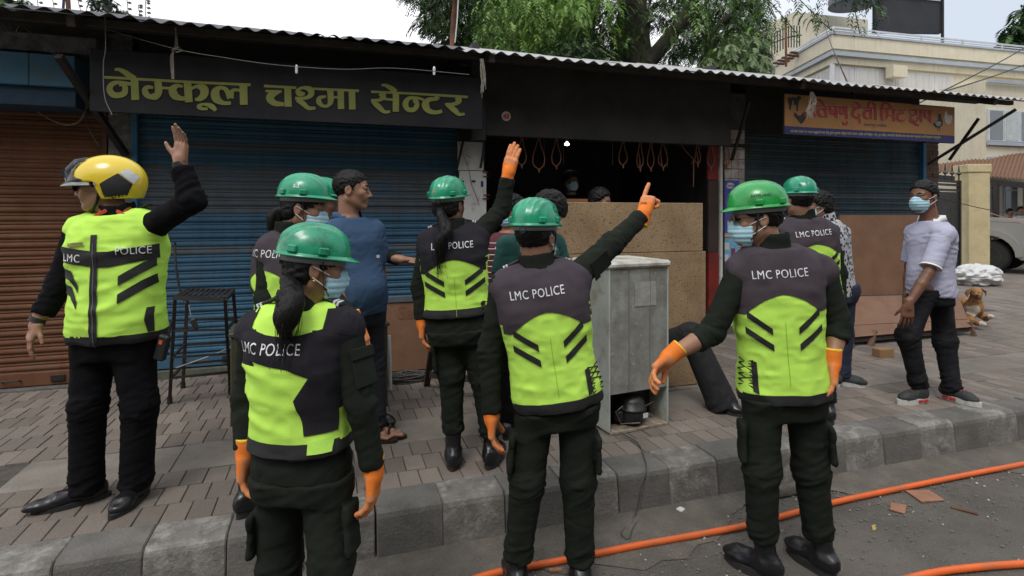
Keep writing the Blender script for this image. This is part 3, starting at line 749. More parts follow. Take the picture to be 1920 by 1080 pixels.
for dx in (-2, 0, 2, 3): mb.tube([tuple(p) for p in catmull([at(329 + dx * .4, 52, 4.25), at(331 - dx, 88, 4.25), at(322 + dx, 105, 4.25), at(324 + dx * .7, 148, 4.25)], 5)], .003, 5)
mb.tube([tuple(at(*q, 4.24)) for q in ((322, 95), (335, 88), (343, 95), (330, 98))], .006, 5)
tag(mb.done('knotted_string', m_string), 'knotted strip of pale rag tied to the cable above the optician sign', 'string')
for px, py, lb in ((556, 130, 'white insulator hanging on the cable above the optician sign'), (814, 133, 'small metal clip hanging at the right end of the optician sign cable')):
    tag(MB().lathe([(.001, -.03), (.009, -.03), (.011, .02), (.005, .035)], 10, Matrix.Translation(at(px, py, 4.3))).done('insulator', mat('insulator_white', (.6, .6, .6), .4)), lb, 'insulator')
mb = MB()
for i in range(14):
    a = at(903 + random.uniform(-3, 3), 110, 4.7); mb.tube([tuple(p) for p in catmull([a, at(906 + random.uniform(-5, 5), 140, 4.7), at(905 + random.uniform(-4, 6), 150 + random.uniform(0, 35), 4.7)], 4)], .0018, 4)
tag(mb.done('frayed_string', m_string), 'frayed string hanging from the beam above the number plate', 'string')
mb = MB()
for i in range(26):
    q = [(1522 + random.uniform(-3, 3), 172), (1524 + random.uniform(-9, 8), 190), (1519 + random.uniform(-8, 9), 206), (1521 + random.uniform(-7, 7), 218 + random.uniform(-6, 5))]
    mb.tube([tuple(p) for p in catmull([at(a, b, 6.0) for a, b in q], 4)], .002, 4)
tag(mb.done('thread_tangle', m_string), 'tangle of pale thread hanging over the meat shop sign', 'string')
# rope loops hung from the rail of the open shop
m_rope = mat('reddish_rope', (0.36, .15, .09), .9, .2, 30, .5, 150)
loops = [(978, 258, 20, 52, 0), (1010, 258, 26, 60, 0), (1043, 260, 20, 52, 0), (1168, 264, 18, 46, 0), (1200, 266, 14, 50, 1), (1220, 266, 14, 50, 0), (1243, 266, 20, 48, 1), (1308, 268, 12, 40, 1), (1333, 268, 16, 46, 0), (1362, 262, 14, 50, 1)]
for i, (px, py, w, h, dbl) in enumerate(loops):
    yy = YW - .08; rt = empty('rope_loop', None, 'rope', 'rope loops hanging from the rail of the open shop', tuple(ony(px, py, yy)))
    rt['label'] = ['first reddish rope loop from the left on the shop rail', 'widest reddish rope loop, second from the left on the rail', 'third reddish rope loop from the left, beside the lit bulb', 'reddish rope loop fourth from the left, right of the bulb gap',
                   'narrow doubled rope fifth from the left on the rail', 'narrow single rope loop sixth from the left on the rail', 'broad doubled rope loop seventh from the left on the rail', 'short doubled rope hanging left of the red door panel', 'rope loop hanging in front of the red door panel', 'rope loop hanging over the tiled pier'][i]
    mb = MB()
    for q in range(1 + dbl):
        o_ = q * 5
        mb.tube([tuple(ony(a, b, yy - q * .01)) for a, b in [tuple(p) for p in catmull([(px, py), (px - w * .22, py + h * .3), (px - w * .42 + o_, py + h * .62), (px - w * .36 + o_, py + h * .85), (px + random.uniform(-2, 2), py + h * .98), (px + w * .36, py + h * .85), (px + w * .42, py + h * .6), (px + w * .2, py + h * .3), (px + 1, py)], 5)]], .0055, 6)
    mb.done('loop', m_rope, rt, smooth=True)
    MB().tube([tuple(ony(px, py + h - 2, yy)), tuple(ony(px + 1, py + h + 6, yy))], [.012, .005], 6).done('knot', m_rope, rt)
    MB().tube([tuple(ony(px - 2, py - 2, yy)), tuple(ony(px + 2, py + 4, yy))], .011, 6).done('tie', m_rope, rt)
mb = MB(); yy = YW - .1
mb.tube([tuple(ony(a, b, yy)) for a, b in ((1273, 265), (1285, 282), (1301, 300), (1300, 350))], .005, 6); mb.tube([tuple(ony(a, b, yy)) for a, b in ((1318, 268), (1300, 302), (1296, 308))], .004, 6)
tag(mb.done('slack_rope', m_rope), 'slack rope tied across to a hanging string beside the red door', 'rope')
for px, q in ((960, 40), (1020, 52), (1056, 45), (1148, 48), (1250, 52)):
    tag(MB().tube([tuple(ony(px, 262, YW - .06)), tuple(ony(px + 1, 262 + q, YW - .06))], .004, 5).done('thin_cord', m_cable), {960: 'thin grey cord hanging left of the first rope loop', 1020: 'thin grey cord between the second and third rope loops', 1056: 'thin grey cord hanging just under the lit bulb', 1148: 'thin grey cord hanging left of the fourth rope loop', 1250: 'thin grey cord hanging right of the seventh rope loop'}[px], 'cord')
# bulbs
p = at(1063, 271, 6.9)
bl = empty('light_bulb', 'small lit bulb hanging inside the open shop', 'light bulb', None, tuple(p))
MB().lathe([(.001, -.014), (.02, -.009), (.03, .004), (.026, .012), (.014, .02)], 14, Matrix.Translation(p)).done('glass', mat('lit_bulb', (1, 1, 1), .4, emis=((1, .98, .92), 14)), bl, smooth=True)
MB().lathe([(.016, .031), (.016, .07), (.01, .08)], 12, Matrix.Translation(p)).done('holder', m_pw, bl)
MB().tube([tuple(p + np.array([0, 0, .08])), tuple(p + np.array([0, 0, .9]))], .003, 5).done('flex', m_iron, bl)
for px, py, lb in ((1051, 250, 'unlit bulb socket on a wire above the lit bulb'), (1327, 241, 'unlit white bulb under the header near the red door')):
    p = ony(px, py, YW - .15); b2 = empty('bulb_socket', lb, 'bulb', None, tuple(p))
    MB().lathe([(.001, -.035), (.014, -.03), (.018, -.005), (.014, .02), (.008, .035)], 12, Matrix.Translation(p)).done('bulb', m_pw, b2, smooth=True)
    MB().tube([tuple(p + np.array([0, 0, .035])), tuple(p + np.array([0, 0, .3]))], .002, 5).done('flex', m_iron, b2)

def noise3(P, s, seed=0):
    P = np.asarray(P) * s; i = np.floor(P).astype(np.int64); f = P - i; f = f * f * (3 - 2 * f); out = np.zeros(len(P))
    for dx in (0, 1):
        for dy in (0, 1):
            for dz in (0, 1):
                h = (i[:, 0] + dx) * 374761393 + (i[:, 1] + dy) * 668265263 + (i[:, 2] + dz) * 2147483647 + seed * 1013904223
                h = (h ^ (h >> 13)) * 1274126177 & 0xffffffff; h = (h ^ (h >> 16)) & 0xffff
                w = (f[:, 0] if dx else 1 - f[:, 0]) * (f[:, 1] if dy else 1 - f[:, 1]) * (f[:, 2] if dz else 1 - f[:, 2])
                out += h / 65535.0 * w
    return out * 2 - 1
def blob(name, c, rad, m, parent=None, seed=1, amp=.12, freq=3.0, sub=5, ridged=True, flatz=None):
    bm = bmesh.new(); bmesh.ops.create_icosphere(bm, subdivisions=sub, radius=1)
    V = np.array([v.co for v in bm.verts]); F = [[v.index for v in f.verts] for f in bm.faces]; bm.free()
    nz = noise3(V, freq, seed); n2 = noise3(V, freq * 2.3, seed + 5)
    if ridged: d = 1 + amp * (1 - 2 * np.abs(nz)) + amp * .5 * (1 - 2 * np.abs(n2))
    else: d = 1 + amp * nz + amp * .5 * n2
    V = V * d[:, None] * np.array(rad) + np.array(c)
    if flatz is not None: V[:, 2] = np.maximum(V[:, 2], flatz + .002 * nz)
    return mesh(name, V, F, m, parent, smooth=True)
# ------------------------------------------------------------------ things standing before the shops
m_ply = mat('weathered_plywood', (0.30, 0.205, 0.115), .75, .22, 3, .15, 50, dirt=(0.20, 0.12, 0.055), dscale=2.5, damt=.5, speck=(75, .59, (.09, .05, .025)))
m_plyr = mat('red_brown_plywood', (0.205, 0.108, 0.062), .6, .15, 3, .12, 50, dirt=(.16, .075, .035), dscale=5, damt=.4)
def panel(name, corners, thick, m, parent=None, inner=None):
    """board between four world points, thick towards +n"""
    P = [Vector(c) for c in corners]; n = (P[1] - P[0]).cross(P[3] - P[0]).normalized() * thick
    v = [tuple(p) for p in P] + [tuple(p - n) for p in P]
    return mesh(name, v, [(0, 1, 2, 3), (7, 6, 5, 4), (0, 4, 5, 1), (1, 5, 6, 2), (2, 6, 7, 3), (3, 7, 4, 0)], m, parent)
yb = 4.05
bx0, bx1 = X(1000, yb), X(1318, yb); zt = Zy(1200, 380, yb)
pb = empty('plywood_barrier', 'speckled plywood board blocking the front of the open shop', 'barrier', None, (bx0, yb, PAV))
zsplit = Zy(1060, 477, yb)
MB().box((bx0, yb, zsplit + .002), (bx1, yb + .018, zt), bev=.003).done('board', m_ply, pb)
MB().box((bx0, yb + .001, PAV + .005), (bx1 + .03, yb + .019, zsplit - .002), bev=.003).done('board', m_ply, pb)
for a in (bx0 + .3, bx1 - .06): MB().box((a, yb + .022, PAV + .002), (a + .05, yb + .06, zt - .02)).done('batten', m_wood, pb)
MB().box((bx1 - .09, yb - .004, PAV + .35), (bx1 - .004, yb - .001, PAV + .36)).done('scratch', m_pw, pb)
# counter edge just behind it
ct = empty('shop_counter', 'wooden counter ledge behind the plywood barrier', 'counter', None, (X(1050, 5.3), 5.3, PAV))
MB().box((X(985, 5.3), 5.25, Zy(1050, 381, 5.3)), (X(1116, 5.3), 5.6, Zy(1050, 373, 5.3)), bev=.004).done('top', mat('worn_counter_wood', (.3, .13, .05), .6, .2, 6), ct)
MB().box((X(990, 5.3), 5.3, PAV), (X(1112, 5.3), 5.58, Zy(1050, 381, 5.3) - .003)).done('front', m_dbrown, ct)
# wooden stall wrapped in plywood at the right
st = empty('wooden_stall', 'folded wooden street stall with red brown boards at the meat shop', 'stall', None, tuple(onz(1640, 640)))
def yq(px, py, y): return tuple(ony(px, py, y))
ysl = 5.0
panel('back_board', [yq(1560, 668 - 112, ysl), yq(1728, 550, ysl), yq(1722, 403, ysl), yq(1575, 403, ysl)], .02, m_plyr, st)
A0, A1 = ony(1556, 557, ysl - .012), ony(1795, 551, ysl - .012)
B0, B1 = ony(1556, 612, 4.75), ony(1815, 598, 4.75)
panel('shelf_board', [tuple(B0), tuple(B1), tuple(A1), tuple(A0)], .02, m_plyr, st)
C0, C1 = ony(1556, 636, 4.66), ony(1828, 612, 4.66)
panel('front_board', [tuple(C0), tuple(C1), tuple(B1 + np.array([0, -.002, -.004])), tuple(B0 + np.array([0, -.002, -.004]))], .02, m_plyr, st)
for a, b in (((1818, 604), (1830, 640)), ((1640, 620), (1628, 664)), ((1590, 620), (1606, 672))):
    yy0 = 4.7; MB().bar(ony(*a, yy0), ony(*b, yy0 - .06), .05, .04).done('leg', mat('grey_brown_timber', (.14, .08, .05), .8, .3, 9, .4, 40), st)
MB().bar(ony(1570, 640, 4.72), ony(1812, 618, 4.72), .06, .04).done('rail', m_wood, st)
tag(MB().box((0, 0, 0), (.17, .1, .085), Matrix.Translation(onz(1650, 672)) @ Matrix.Rotation(-.1, 4, 'Z'), bev=.003).done('cardboard_box', mat('cardboard', (.26, .15, .07), .85, .1, 8)), 'small cardboard box under the wooden stall', 'box')
# red brown panel low behind the pavement, before the blue shutter
lp = empty('low_panel', 'red brown wooden panel leaning under the blue shutter', 'panel', None, tuple(onz(760, 700)))
yp = 5.15
MB().box((X(690, yp), yp, PAV + .02), (X(862, yp), yp + .03, Zy(760, 562, yp)), bev=.004).done('board', m_plyr, lp)
MB().box((X(690, yp), yp - .012, Zy(760, 566, yp)), (X(862, yp), yp + .04, Zy(760, 557, yp) + .01), bev=.003).done('rim', m_bgrey, lp)
wall_text('lettering', 'Sams', (X(745, yp), yp - .003, Zy(760, 598, yp)), .17, mat('faded_lettering', (.17, .08, .042), .7), lp)
# timber trestle by that panel
tr = empty('timber_trestle', 'small dark timber trestle beside the red brown panel', 'trestle', None, tuple(onz(820, 715)))
for a, b in (((812, 640), (800, 722)), ((826, 640), (845, 720)), ((902, 690), (905, 735))): MB().bar(at(*a, 4.4), onz(*b), .045, .04).done('leg', m_wood, tr)
MB().bar(at(806, 702, 4.38), at(900, 712, 4.38), .03, .05).done('rail', m_wood, tr)
# heap of grey rope
random.seed(11)
mb = MB(); c0 = onz(765, 718)
for i in range(34):
    a0 = random.uniform(0, 6.3); rx, ry = random.uniform(.06, .2), random.uniform(.04, .09); hz = random.uniform(.005, .075) * (1 - rx * 2); ph = random.uniform(-.5, .5)
    mb.tube([(c0[0] + random.uniform(-.01, .01) + rx * math.cos(t + a0), c0[1] + .05 + ry * math.sin(t + a0), PAV + .01 + hz + .012 * math.sin(2 * t + ph)) for t in np.linspace(0, 5.2, 14)], .0055, 5)
tag(mb.done('rope_heap', mat('grey_rope', (.12, .115, .1), .95, .2, 60, .5, 200), smooth=True), 'heap of tangled grey rope on the pavement by the green cabinet', 'rope')
# olive steel cabinet behind the policewomen
m_olive = mat('olive_steel', (0.062, .058, .032), .55, .15, 5, .1, 50, dirt=(.1, .08, .05), dscale=9, damt=.3)
cb = empty('steel_cabinet', 'olive green steel cabinet standing behind the policewomen', 'cabinet', None, tuple(onz(580, 760)))
c_l = onz(432, 800, PAV); c_r = onz(727, 762, PAV)
cd = Vector((c_r - c_l)).normalized(); cn = Vector((-cd.y, cd.x, 0)); cw = float(np.linalg.norm(c_r - c_l)); Mx = Matrix(((cd.x, cn.x, 0, c_l[0]), (cd.y, cn.y, 0, c_l[1]), (0, 0, 1, PAV), (0, 0, 0, 1)))
ch_ = .60
MB().box((0, 0, .1), (cw, .36, ch_ - .003), Mx, bev=.006).done('body', m_olive, cb)
MB().box((-.012, -.012, ch_), (cw + .012, .375, ch_ + .03), Mx, bev=.006).done('top', m_olive, cb)
MB().box((.05, -.007, .14), (cw / 2 - .004, -.001, ch_ - .05), Mx, bev=.003).done('door', m_olive, cb); MB().box((cw / 2 + .004, -.007, .14), (cw - .05, -.001, ch_ - .05), Mx, bev=.003).done('door', m_olive, cb)
for a in (.0, cw - .06):
    for b_ in (.0, .3): MB().box((a, b_, 0), (a + .06, b_ + .06, .098), Mx).done('leg', m_olive, cb)
# white tube leaning on the cabinet
tag(MB().tube([tuple(onz(732, 735) + np.array([0, 0, .02])), tuple(onz(730, 735) + np.array([0, .03, .45]))], .016, 10).done('plastic_pipe', mat('pipe_white', (.5, .5, .48), .5)), 'short white plastic pipe leaning against the cabinet', 'pipe')
# black iron stool
sg_ = empty('iron_stool', 'tall black iron stool with a slatted seat by the blue shutter', 'stool', None, tuple(onz(380, 740)))
F1 = onz(318, 757); F2 = onz(305 + 38, 728); F3 = onz(432, 738); F4 = onz(452, 712)
T1, T2, T3, T4 = at(328, 562, 4.1), at(352, 553, 4.55), at(422, 558, 4.05), at(437, 547, 4.5)
zs_ = float((T1[2] + T3[2]) / 2)
for T_ in (T1, T2, T3, T4): T_[2] = zs_
for a, b in ((F1, T1), (F2, T2), (F3, T3), (F4, T4)):
    MB().bar(a + np.array([0, 0, .02]), b, .022, .022).done('leg', m_iron, sg_); MB().tube([tuple(a), tuple(a + np.array([0, 0, .05]))], .019, 10).done('rubber_foot', mats_r if False else MATS['black_rubber'], sg_)
def lerp(a, b, t): return a + (b - a) * t
for t in (.25, .45, .7):
    for (a, b), (c, d) in (((F1, T1), (F3, T3)), ((F2, T2), (F4, T4)), ((F1, T1), (F2, T2)), ((F3, T3), (F4, T4))):
        if t == .7 and (a is F1 and c is F2): continue
        MB().bar(lerp(a, b, t), lerp(c, d, t), .016, .016).done('rung', m_iron, sg_)
for a, b in ((T1, T3), (T2, T4), (T1, T2), (T3, T4)): MB().bar(a, b, .03, .024).done('seat_rim', m_iron, sg_)
for i in range(1, 9): MB().bar(lerp(T1, T3, i / 9) + np.array([0, 0, .012]), lerp(T2, T4, i / 9) + np.array([0, 0, .012]), .022, .006).done('seat_slat', m_iron, sg_)
wire('pale_rod', [(330, 690, 4.45), (400, 665, 4.5), (460, 640, 4.55)], None, .006, mat('rod_grey', (.35, .33, .3), .6), 'pale bundle of rods leaning behind the iron stool', 'rod')
# old refrigerator seen from the back
m_zinc = mat('scuffed_zinc', (0.37, .38, .36), .5, .12, 4, .12, 50, metal=.35, dirt=(0.17, .14, .10), dscale=7, damt=.7, streak=(.2, .19, .165), speck=(26, .66, (.47, .48, .46)))
m_fgreen = mat('fridge_side_enamel', (0.42, .45, .42), .4, .1, 5, .05, 40, dirt=(.25, .22, .16), dscale=8, damt=.4)
m_fblk = mat('compressor_black', (.018, .018, .018), .4, .2, 8)
fr0 = onz(1142, 818); fr1 = onz(1254, 796); fb = onz(1098, 782)
e1 = Vector(fr1 - fr0); e1.z = 0; fw = e1.length; e1.normalize(); e2 = Vector(fb - fr0); e2.z = 0; fd = e2.length; e2.normalize(); e2 = (e2 - e1 * e2.dot(e1)).normalized()
e3 = Vector((0, 0, 1)); Mf = Matrix(((e1.x, e2.x, 0, fr0[0]), (e1.y, e2.y, 0, fr0[1]), (0, 0, 1, PAV), (0, 0, 0, 1)))
fh = float(at(1142, 492, (fr0 - CAM) @ CF)[2] - PAV); fd = .46
fg = empty('refrigerator', 'old scuffed refrigerator with its back and compressor showing', 'refrigerator', None, tuple(fr0), math.atan2(e1.y, e1.x))
ck = .26
MB().box((.012, .004, ck), (fw - .012, .012, fh - .05), Mf, bev=.003).done('back_panel', m_zinc, fg)
MB().box((0, 0, .02), (.012, fd, fh - .05), Mf, bev=.003).done('side_panel', m_fgreen, fg); MB().box((fw - .012, 0, .02), (fw, fd, fh - .05), Mf, bev=.003).done('side_panel', m_fgreen, fg)
MB().box((.012, .2, .02), (fw - .012, fd, fh - .05), Mf).done('body', m_fgreen, fg)
MB().box((.014, .014, ck + .004), (fw - .014, .198, fh - .052), Mf).done('insulation', m_fgreen, fg)
m_ftop = mat('peeling_top_paint', (0.55, .56, .5), .6, .15, 9, .2, 30, dirt=(.16, .1, .08), dscale=7, damt=.75)
tv = MB(); 
tv.box((-.014, -.018, fh - .048), (fw + .014, fd + .01, fh), Mf, bev=.016); tv.done('top', m_ftop, fg, smooth=False)
MB().box((.01, -.004, .0), (fw - .01, .12, .02), Mf, bev=.003).done('base_tray', mat('rusty_tray', (.22, .17, .12), .8, .3, 12, dirt=(.5, .47, .4), dscale=25), fg)
for a in (.16, .33): MB().box((a - .003, -.001, ck + .02), (a + .003, .0035, fh - .06), Mf).done('seam', mat('seam_grey', (.2, .2, .19), .6), fg)
MB().box((fw * .42, -.001, fh - .3), (fw * .78, .003, fh - .14), Mf).done('label_plate', mat('plate_ghost', (.31, .30, .28), .6, .2, 20, dirt=(.33, .31, .29), dscale=25), fg)
cp = (fw * .5, .085, .03)
Mc = Mf @ Matrix.Translation(cp)
comp = MB().lathe([(.001, 0), (.07, .0), (.088, .02), (.092, .07), (.09, .09), (.097, .093), (.097, .1), (.088, .104), (.082, .15), (.06, .175), (.03, .185), (.001, .187)], 24, Mc).done('compressor', m_fblk, fg, smooth=True)
MB().box((.02, -.098, .05), (.06, -.0935, .08), Mc).done('sticker', m_pw, comp)
MB().box((-.13, -.03, .02), (-.085, .03, .09), Mc, bev=.008).done('relay_box', m_fblk, fg)
mb = MB(); mb.tube([tuple(Mc @ Vector(q)) for q in ((.08, -.03, .1), (.14, -.05, .13), (.16, -.02, .08), (.2, 0, .05))], .004, 6); mb.tube([tuple(Mc @ Vector(q)) for q in ((-.09, -.02, .1), (-.12, -.06, .14), (-.16, -.04, .1), (-.14, -.07, .03), (.0, -.09, .02))], .004, 6)
mb.done('copper_tube', mat('copper_tube', (.2, .17, .15), .4, metal=.6), fg, smooth=True)
MB().box((.013, .19, .025), (fw - .013, .196, ck), Mf).done('compartment_back', m_fblk, fg)
# its mains lead and plug
lead = [onz(1165, 812, PAV + .02), onz(1195, 830, PAV + .012), onz(1207, 855, PAV + .012), ony(1212, 880, YK - .0), ony(1203, 905, YK - .055), ony(1195, 950, YK - .07), onz(1185, 975, .012), onz(1165, 1000, .012), onz(1180, 1010, .012), onz(1190, 985, .012), onz(1225, 955, .012), onz(1268, 958, .012)]
pe = empty('mains_lead', 'grey mains lead with white plug trailing over the kerb', 'cable', None, tuple(lead[6]))
MB().tube([tuple(p) for p in catmull(lead, 6)], .004, 6).done('cord', mat('lead_grey', (.06, .06, .06), .6), pe, smooth=True)
p = onz(1276, 960, .004)
pg = MB().box((-.02, -.018, 0), (.02, .018, .022), Matrix.Translation(p) @ Matrix.Rotation(.4, 4, 'Z'), bev=.005).done('plug', m_pw, pe)
for q in (-.008, .008): MB().bar(p + np.array([.018, q, .011]), p + np.array([.036, q + .005, .011]), .003, .006).done('pin', mat('steel_pin', (.5, .5, .5), .3, metal=.9), pg)
m_vinyl = mat('black_vinyl', (.016, .016, .017), .42, .2, 5, .25, 20)
# ------------------------------------------------------------------ on the road
m_hose = mat('orange_hose', (0.72, 0.125, 0.02), .5, .1, 6, .1, 90, dirt=(.33, .13, .06), dscale=9, damt=.5, speck=(60, .66, (.3, .2, .15)))
def hose(label, pts, r=.0165):
    P = [onz(a, b, r + .002) for a, b in pts]
    o = MB().tube([tuple(p) for p in catmull(P, 8)], r, 12).done('hose', m_hose, smooth=True); tag(o, label, 'hose'); return o
hose('long orange hose running along the road below the kerb', [(780, 1130), (915, 1078), (1060, 1050), (1200, 1022), (1400, 985), (1560, 943), (1750, 903), (1920, 870), (2100, 838), (2400, 790)])
hose('second orange hose at the bottom right corner of the road', [(1620, 1110), (1740, 1076), (1850, 1062), (1960, 1054), (2200, 1030)])
m_card = mat('trodden_cardboard', (.28, .14, .085), .9, .15, 12, .2, 50)
def flat(name, label, cat, pts, m, h=.006):
    P = [onz(a, b, .004) for a, b in pts]; v = [tuple(p) for p in P] + [(p[0], p[1], p[2] + h * random.uniform(.6, 1.6)) for p in P]; n = len(P)
    tag(mesh(name, v, [tuple(range(n))[::-1], tuple(range(n, 2 * n))] + [(i, (i + 1) % n, (i + 1) % n + n, i + n) for i in range(n)], m), label, cat)
flat('cardboard_scrap', 'larger torn cardboard scrap beside the orange hose', 'cardboard', [(1697, 921), (1742, 920), (1772, 939), (1728, 943)], m_card)
flat('cardboard_scrap', 'smaller square cardboard scrap on the wet road patch', 'cardboard', [(1671, 943), (1700, 948), (1697, 965), (1669, 957)], m_card)
flat('twig', 'thin brown stick lying right of the cardboard scraps', 'stick', [(1783, 949), (1835, 963), (1834, 966), (1782, 952)], m_rust, .004)
flat('dry_leaf', 'small yellow leaf on the road left of the dark boots', 'leaf', [(1634, 986), (1641, 984), (1643, 993), (1637, 996)], mat('leaf_yellow', (.4, .3, .09), .7), .003)
flat('paper_strip', 'pale paper strip on the road near the kerb at far right', 'paper', [(1862, 841), (1903, 849), (1902, 852), (1861, 845)], m_pw, .003)
flat('dry_leaf', 'yellow leaf on the pavement beyond the lilac shirt man', 'leaf', [(1893, 666), (1901, 664), (1902, 669), (1895, 671)], MATS['leaf_yellow'], .003)
flat('cardboard_scrap', 'brown scrap beside the boot of the pointing officer', 'cardboard', [(1029, 1068), (1052, 1067), (1053, 1073), (1030, 1074)], m_card)
# ------------------------------------------------------------------ yard behind: yellow building, canopy, gate, car, tree
m_cream = mat('cream_render', (0.60, 0.55, 0.43), .85, .05, 2, .1, 30, dirt=(.5, .45, .33), dscale=1.5, damt=.3, streak=(.42, .38, .28))
m_trim = mat('blue_grey_trim', (0.33, .37, .42), .8, .1, 2); m_steel = mat('railing_steel', (.55, .56, .57), .35, .1, metal=.6)
m_glass = mat('window_glass', (.16, .18, .19), .15, .1, 2, 0, spec=.8); m_curt = mat('net_curtain', (.5, .49, .48), .8, .15, 9, stretch=(1, 1, .05)); m_alu = mat('window_frame_metal', (.52, .54, .56), .4)
yb_ = empty('yellow_building', 'cream house with terraces and steel railings behind the shops', 'building', None, (17, 26, 0))
Cn = at(1562, 400, 22.0); Cn[2] = 0
dR = Vector(ray(5000, 400)).normalized(); dL = Vector(ray(980, 400)).normalized()
def uz(py, d): return CAMZ + (400 - py) * d / FOC
def wallR(x0, x1, z0, z1, out, thick, name, m, base=None):
    """block on the right-hand face: x along the face from the corner, out = how far it stands proud"""
    n = Vector((dR.y, -dR.x, 0)); o = Vector(base if base is not None else Cn)
    M = Matrix(((dR.x, n.x, 0, o.x), (dR.y, n.y, 0, o.y), (0, 0, 1, 0), (0, 0, 0, 1)))
    return MB().box((x0, out - thick, z0), (x1, out, z1), M).done(name, m, yb_)
def wallL(x0, x1, z0, z1, out, thick, name, m):
    n = Vector((-dL.y, dL.x, 0)); o = Vector(Cn)
    M = Matrix(((dL.x, n.x, 0, o.x), (dL.y, n.y, 0, o.y), (0, 0, 1, 0), (0, 0, 0, 1)))
    return MB().box((x0, out - thick, z0), (x1, out, z1), M).done(name, m, yb_)
D0 = 22.0
z_wt, z_wb = uz(118, D0), uz(175, D0)
# solid body down to the ground (two wings), window band, trims, parapets
mb = MB(); c = Cn
def prism4(pts, z0, z1, name, m):
    v = [(p[0], p[1], z0) for p in pts] + [(p[0], p[1], z1) for p in pts]
    return mesh(name, v, [(3, 2, 1, 0), (4, 5, 6, 7), (0, 1, 5, 4), (1, 2, 6, 5), (2, 3, 7, 6), (3, 0, 4, 7)], m, yb_)
cv = Vector(Cn)
def fp(a, b, ins=0): 
    nR = Vector((dR.y, -dR.x, 0)); nL = Vector((-dL.y, dL.x, 0))
    c0 = cv - (nR + nL) * ins
    return [c0, c0 + dR * a, c0 + dR * a + dL * b, c0 + dL * b]
prism4(fp(26, 14), 0, z_wb, 'wall', m_cream)
prism4(fp(26, 14, .2), z_wb + .002, z_wt, 'wall', m_cream)
prism4(fp(26, 14), z_wt + .002, uz(92, D0), 'wall', m_cream)
prism4(fp(26, 14, -.22), uz(105, D0), uz(98, D0), 'ledge', m_trim)
prism4(fp(26, 14, -.12), uz(92, D0) + .004, uz(66, D0), 'parapet', m_cream)
prism4(fp(26, 14, -.2), uz(66, D0) + .004, uz(62, D0), 'coping', m_trim)
# windows: panes and mullions on both faces
zz0, zz1 = z_wb + .08, z_wt - .06
def windows(fn, xs_, w, z0, z1, out, curtain=True):
    for x0 in xs_:
        f = fn(x0, x0 + w, z0, z1, out, .05, 'window', m_alu)
        M = f
        g = fn(x0 + .07, x0 + w - .07, z0 + .07, z1 - .07, out + .012, .02, 'pane', m_curt if curtain else m_glass)
windows(wallR, [.15 + i * 1.02 for i in range(6)], .98, zz0, zz1, -.13)
windows(wallL, [.3 + i * 1.3 for i in range(6)], 1.2, zz0, zz1, -.13)
wallR(-.03, .1, z_wb, z_wt, -.02, .12, 'corner_post', m_alu)
wallR(2.5, 3.2, uz(140, D0), uz(118, D0), .4, .35, 'vent_box', m_cream)
# terrace railing
def rail(fn, x0, x1, zb, zt, step, out=0.0):
    mb = MB()
    f = fn
    for i in range(int((x1 - x0) / step) + 1):
        fn(x0 + i * step, x0 + i * step + .05, zb, zt, out, .05, 'railing_post', m_steel)
    fn(x0, x1, zt - .0, zt + .06, out, .06, 'handrail', m_steel); fn(x0, x1, (zb + zt) / 2, (zb + zt) / 2 + .04, out - .005, .04, 'handrail', m_steel)
rail(wallR, 0, 26, uz(62, D0) + .01, uz(52, D0), 2.2); rail(wallL, 0, 12, uz(62, D0) + .01, uz(52, D0), 1.8)
# upper storey set back, with the big dark screen on top
nR = Vector((dR.y, -dR.x, 0))
b2 = cv + dL * 4 + dR * .5
wallR(0, 4.2, uz(62, D0), uz(20, 26), -.0, 5, 'upper_block', m_cream, base=b2)
wallR(4.2, 18, uz(62, D0), uz(62, D0) + .7, -.0, 5, 'upper_block', m_cream, base=b2)
p0 = at(1640, 60, 25); p1 = at(1765, 62, 25.5)
sc_ = empty('dark_screen', 'large dark sheet screen on the roof of the cream house', 'screen', None, (p0[0], p0[1], p0[2]))
zt_ = float(at(1765, 2, 25.5)[2]); zt0 = float(at(1640, -10, 25)[2])
m_scr = mat('dark_sheet', (.02, .021, .025), .75, .1, .6, .05, 5)
mesh('sheet', [(p0[0], p0[1], p0[2]), (p1[0], p1[1], p1[2]), (p1[0], p1[1], zt_), (p0[0], p0[1], zt0), (p0[0] + .1, p0[1] + .2, p0[2]), (p1[0] + .1, p1[1] + .2, p1[2]), (p1[0] + .1, p1[1] + .2, zt_), (p0[0] + .1, p0[1] + .2, zt0)],
     [(0, 1, 2, 3), (7, 6, 5, 4), (0, 4, 5, 1), (1, 5, 6, 2), (2, 6, 7, 3), (3, 7, 4, 0)], m_scr, sc_)
MB().bar((p1[0], p1[1] - .05, p1[2] - .6), (p1[0], p1[1] - .05, zt_ + .1), .09).done('post', m_iron, sc_); MB().bar((p0[0], p0[1] - .05, zt0 + .02), (p1[0], p1[1] - .05, zt_ + .05), .07).done('frame', m_iron, sc_)
wt = empty('tarp_tank', 'grey ribbed tank shape standing in for a dark tarp beside the screen', 'tank', None, tuple(at(1598, 10, 25)))  # ribbed tank shape put in place of a see-through dark tarp
prof = []
for i in range(14): prof.append((1.0 - (.04 if i % 2 else 0), i * .13))
prof += [(.8, 1.95), (.3, 2.05), (.29, 2.15), (.01, 2.15)]
pt = at(1600, 10, 25)
MB().lathe([(.001, 0)] + prof, 28, Matrix.Translation(pt)).done('tank', mat('tank_grey', (.12, .13, .15), .6, .1, 2), wt, smooth=True)
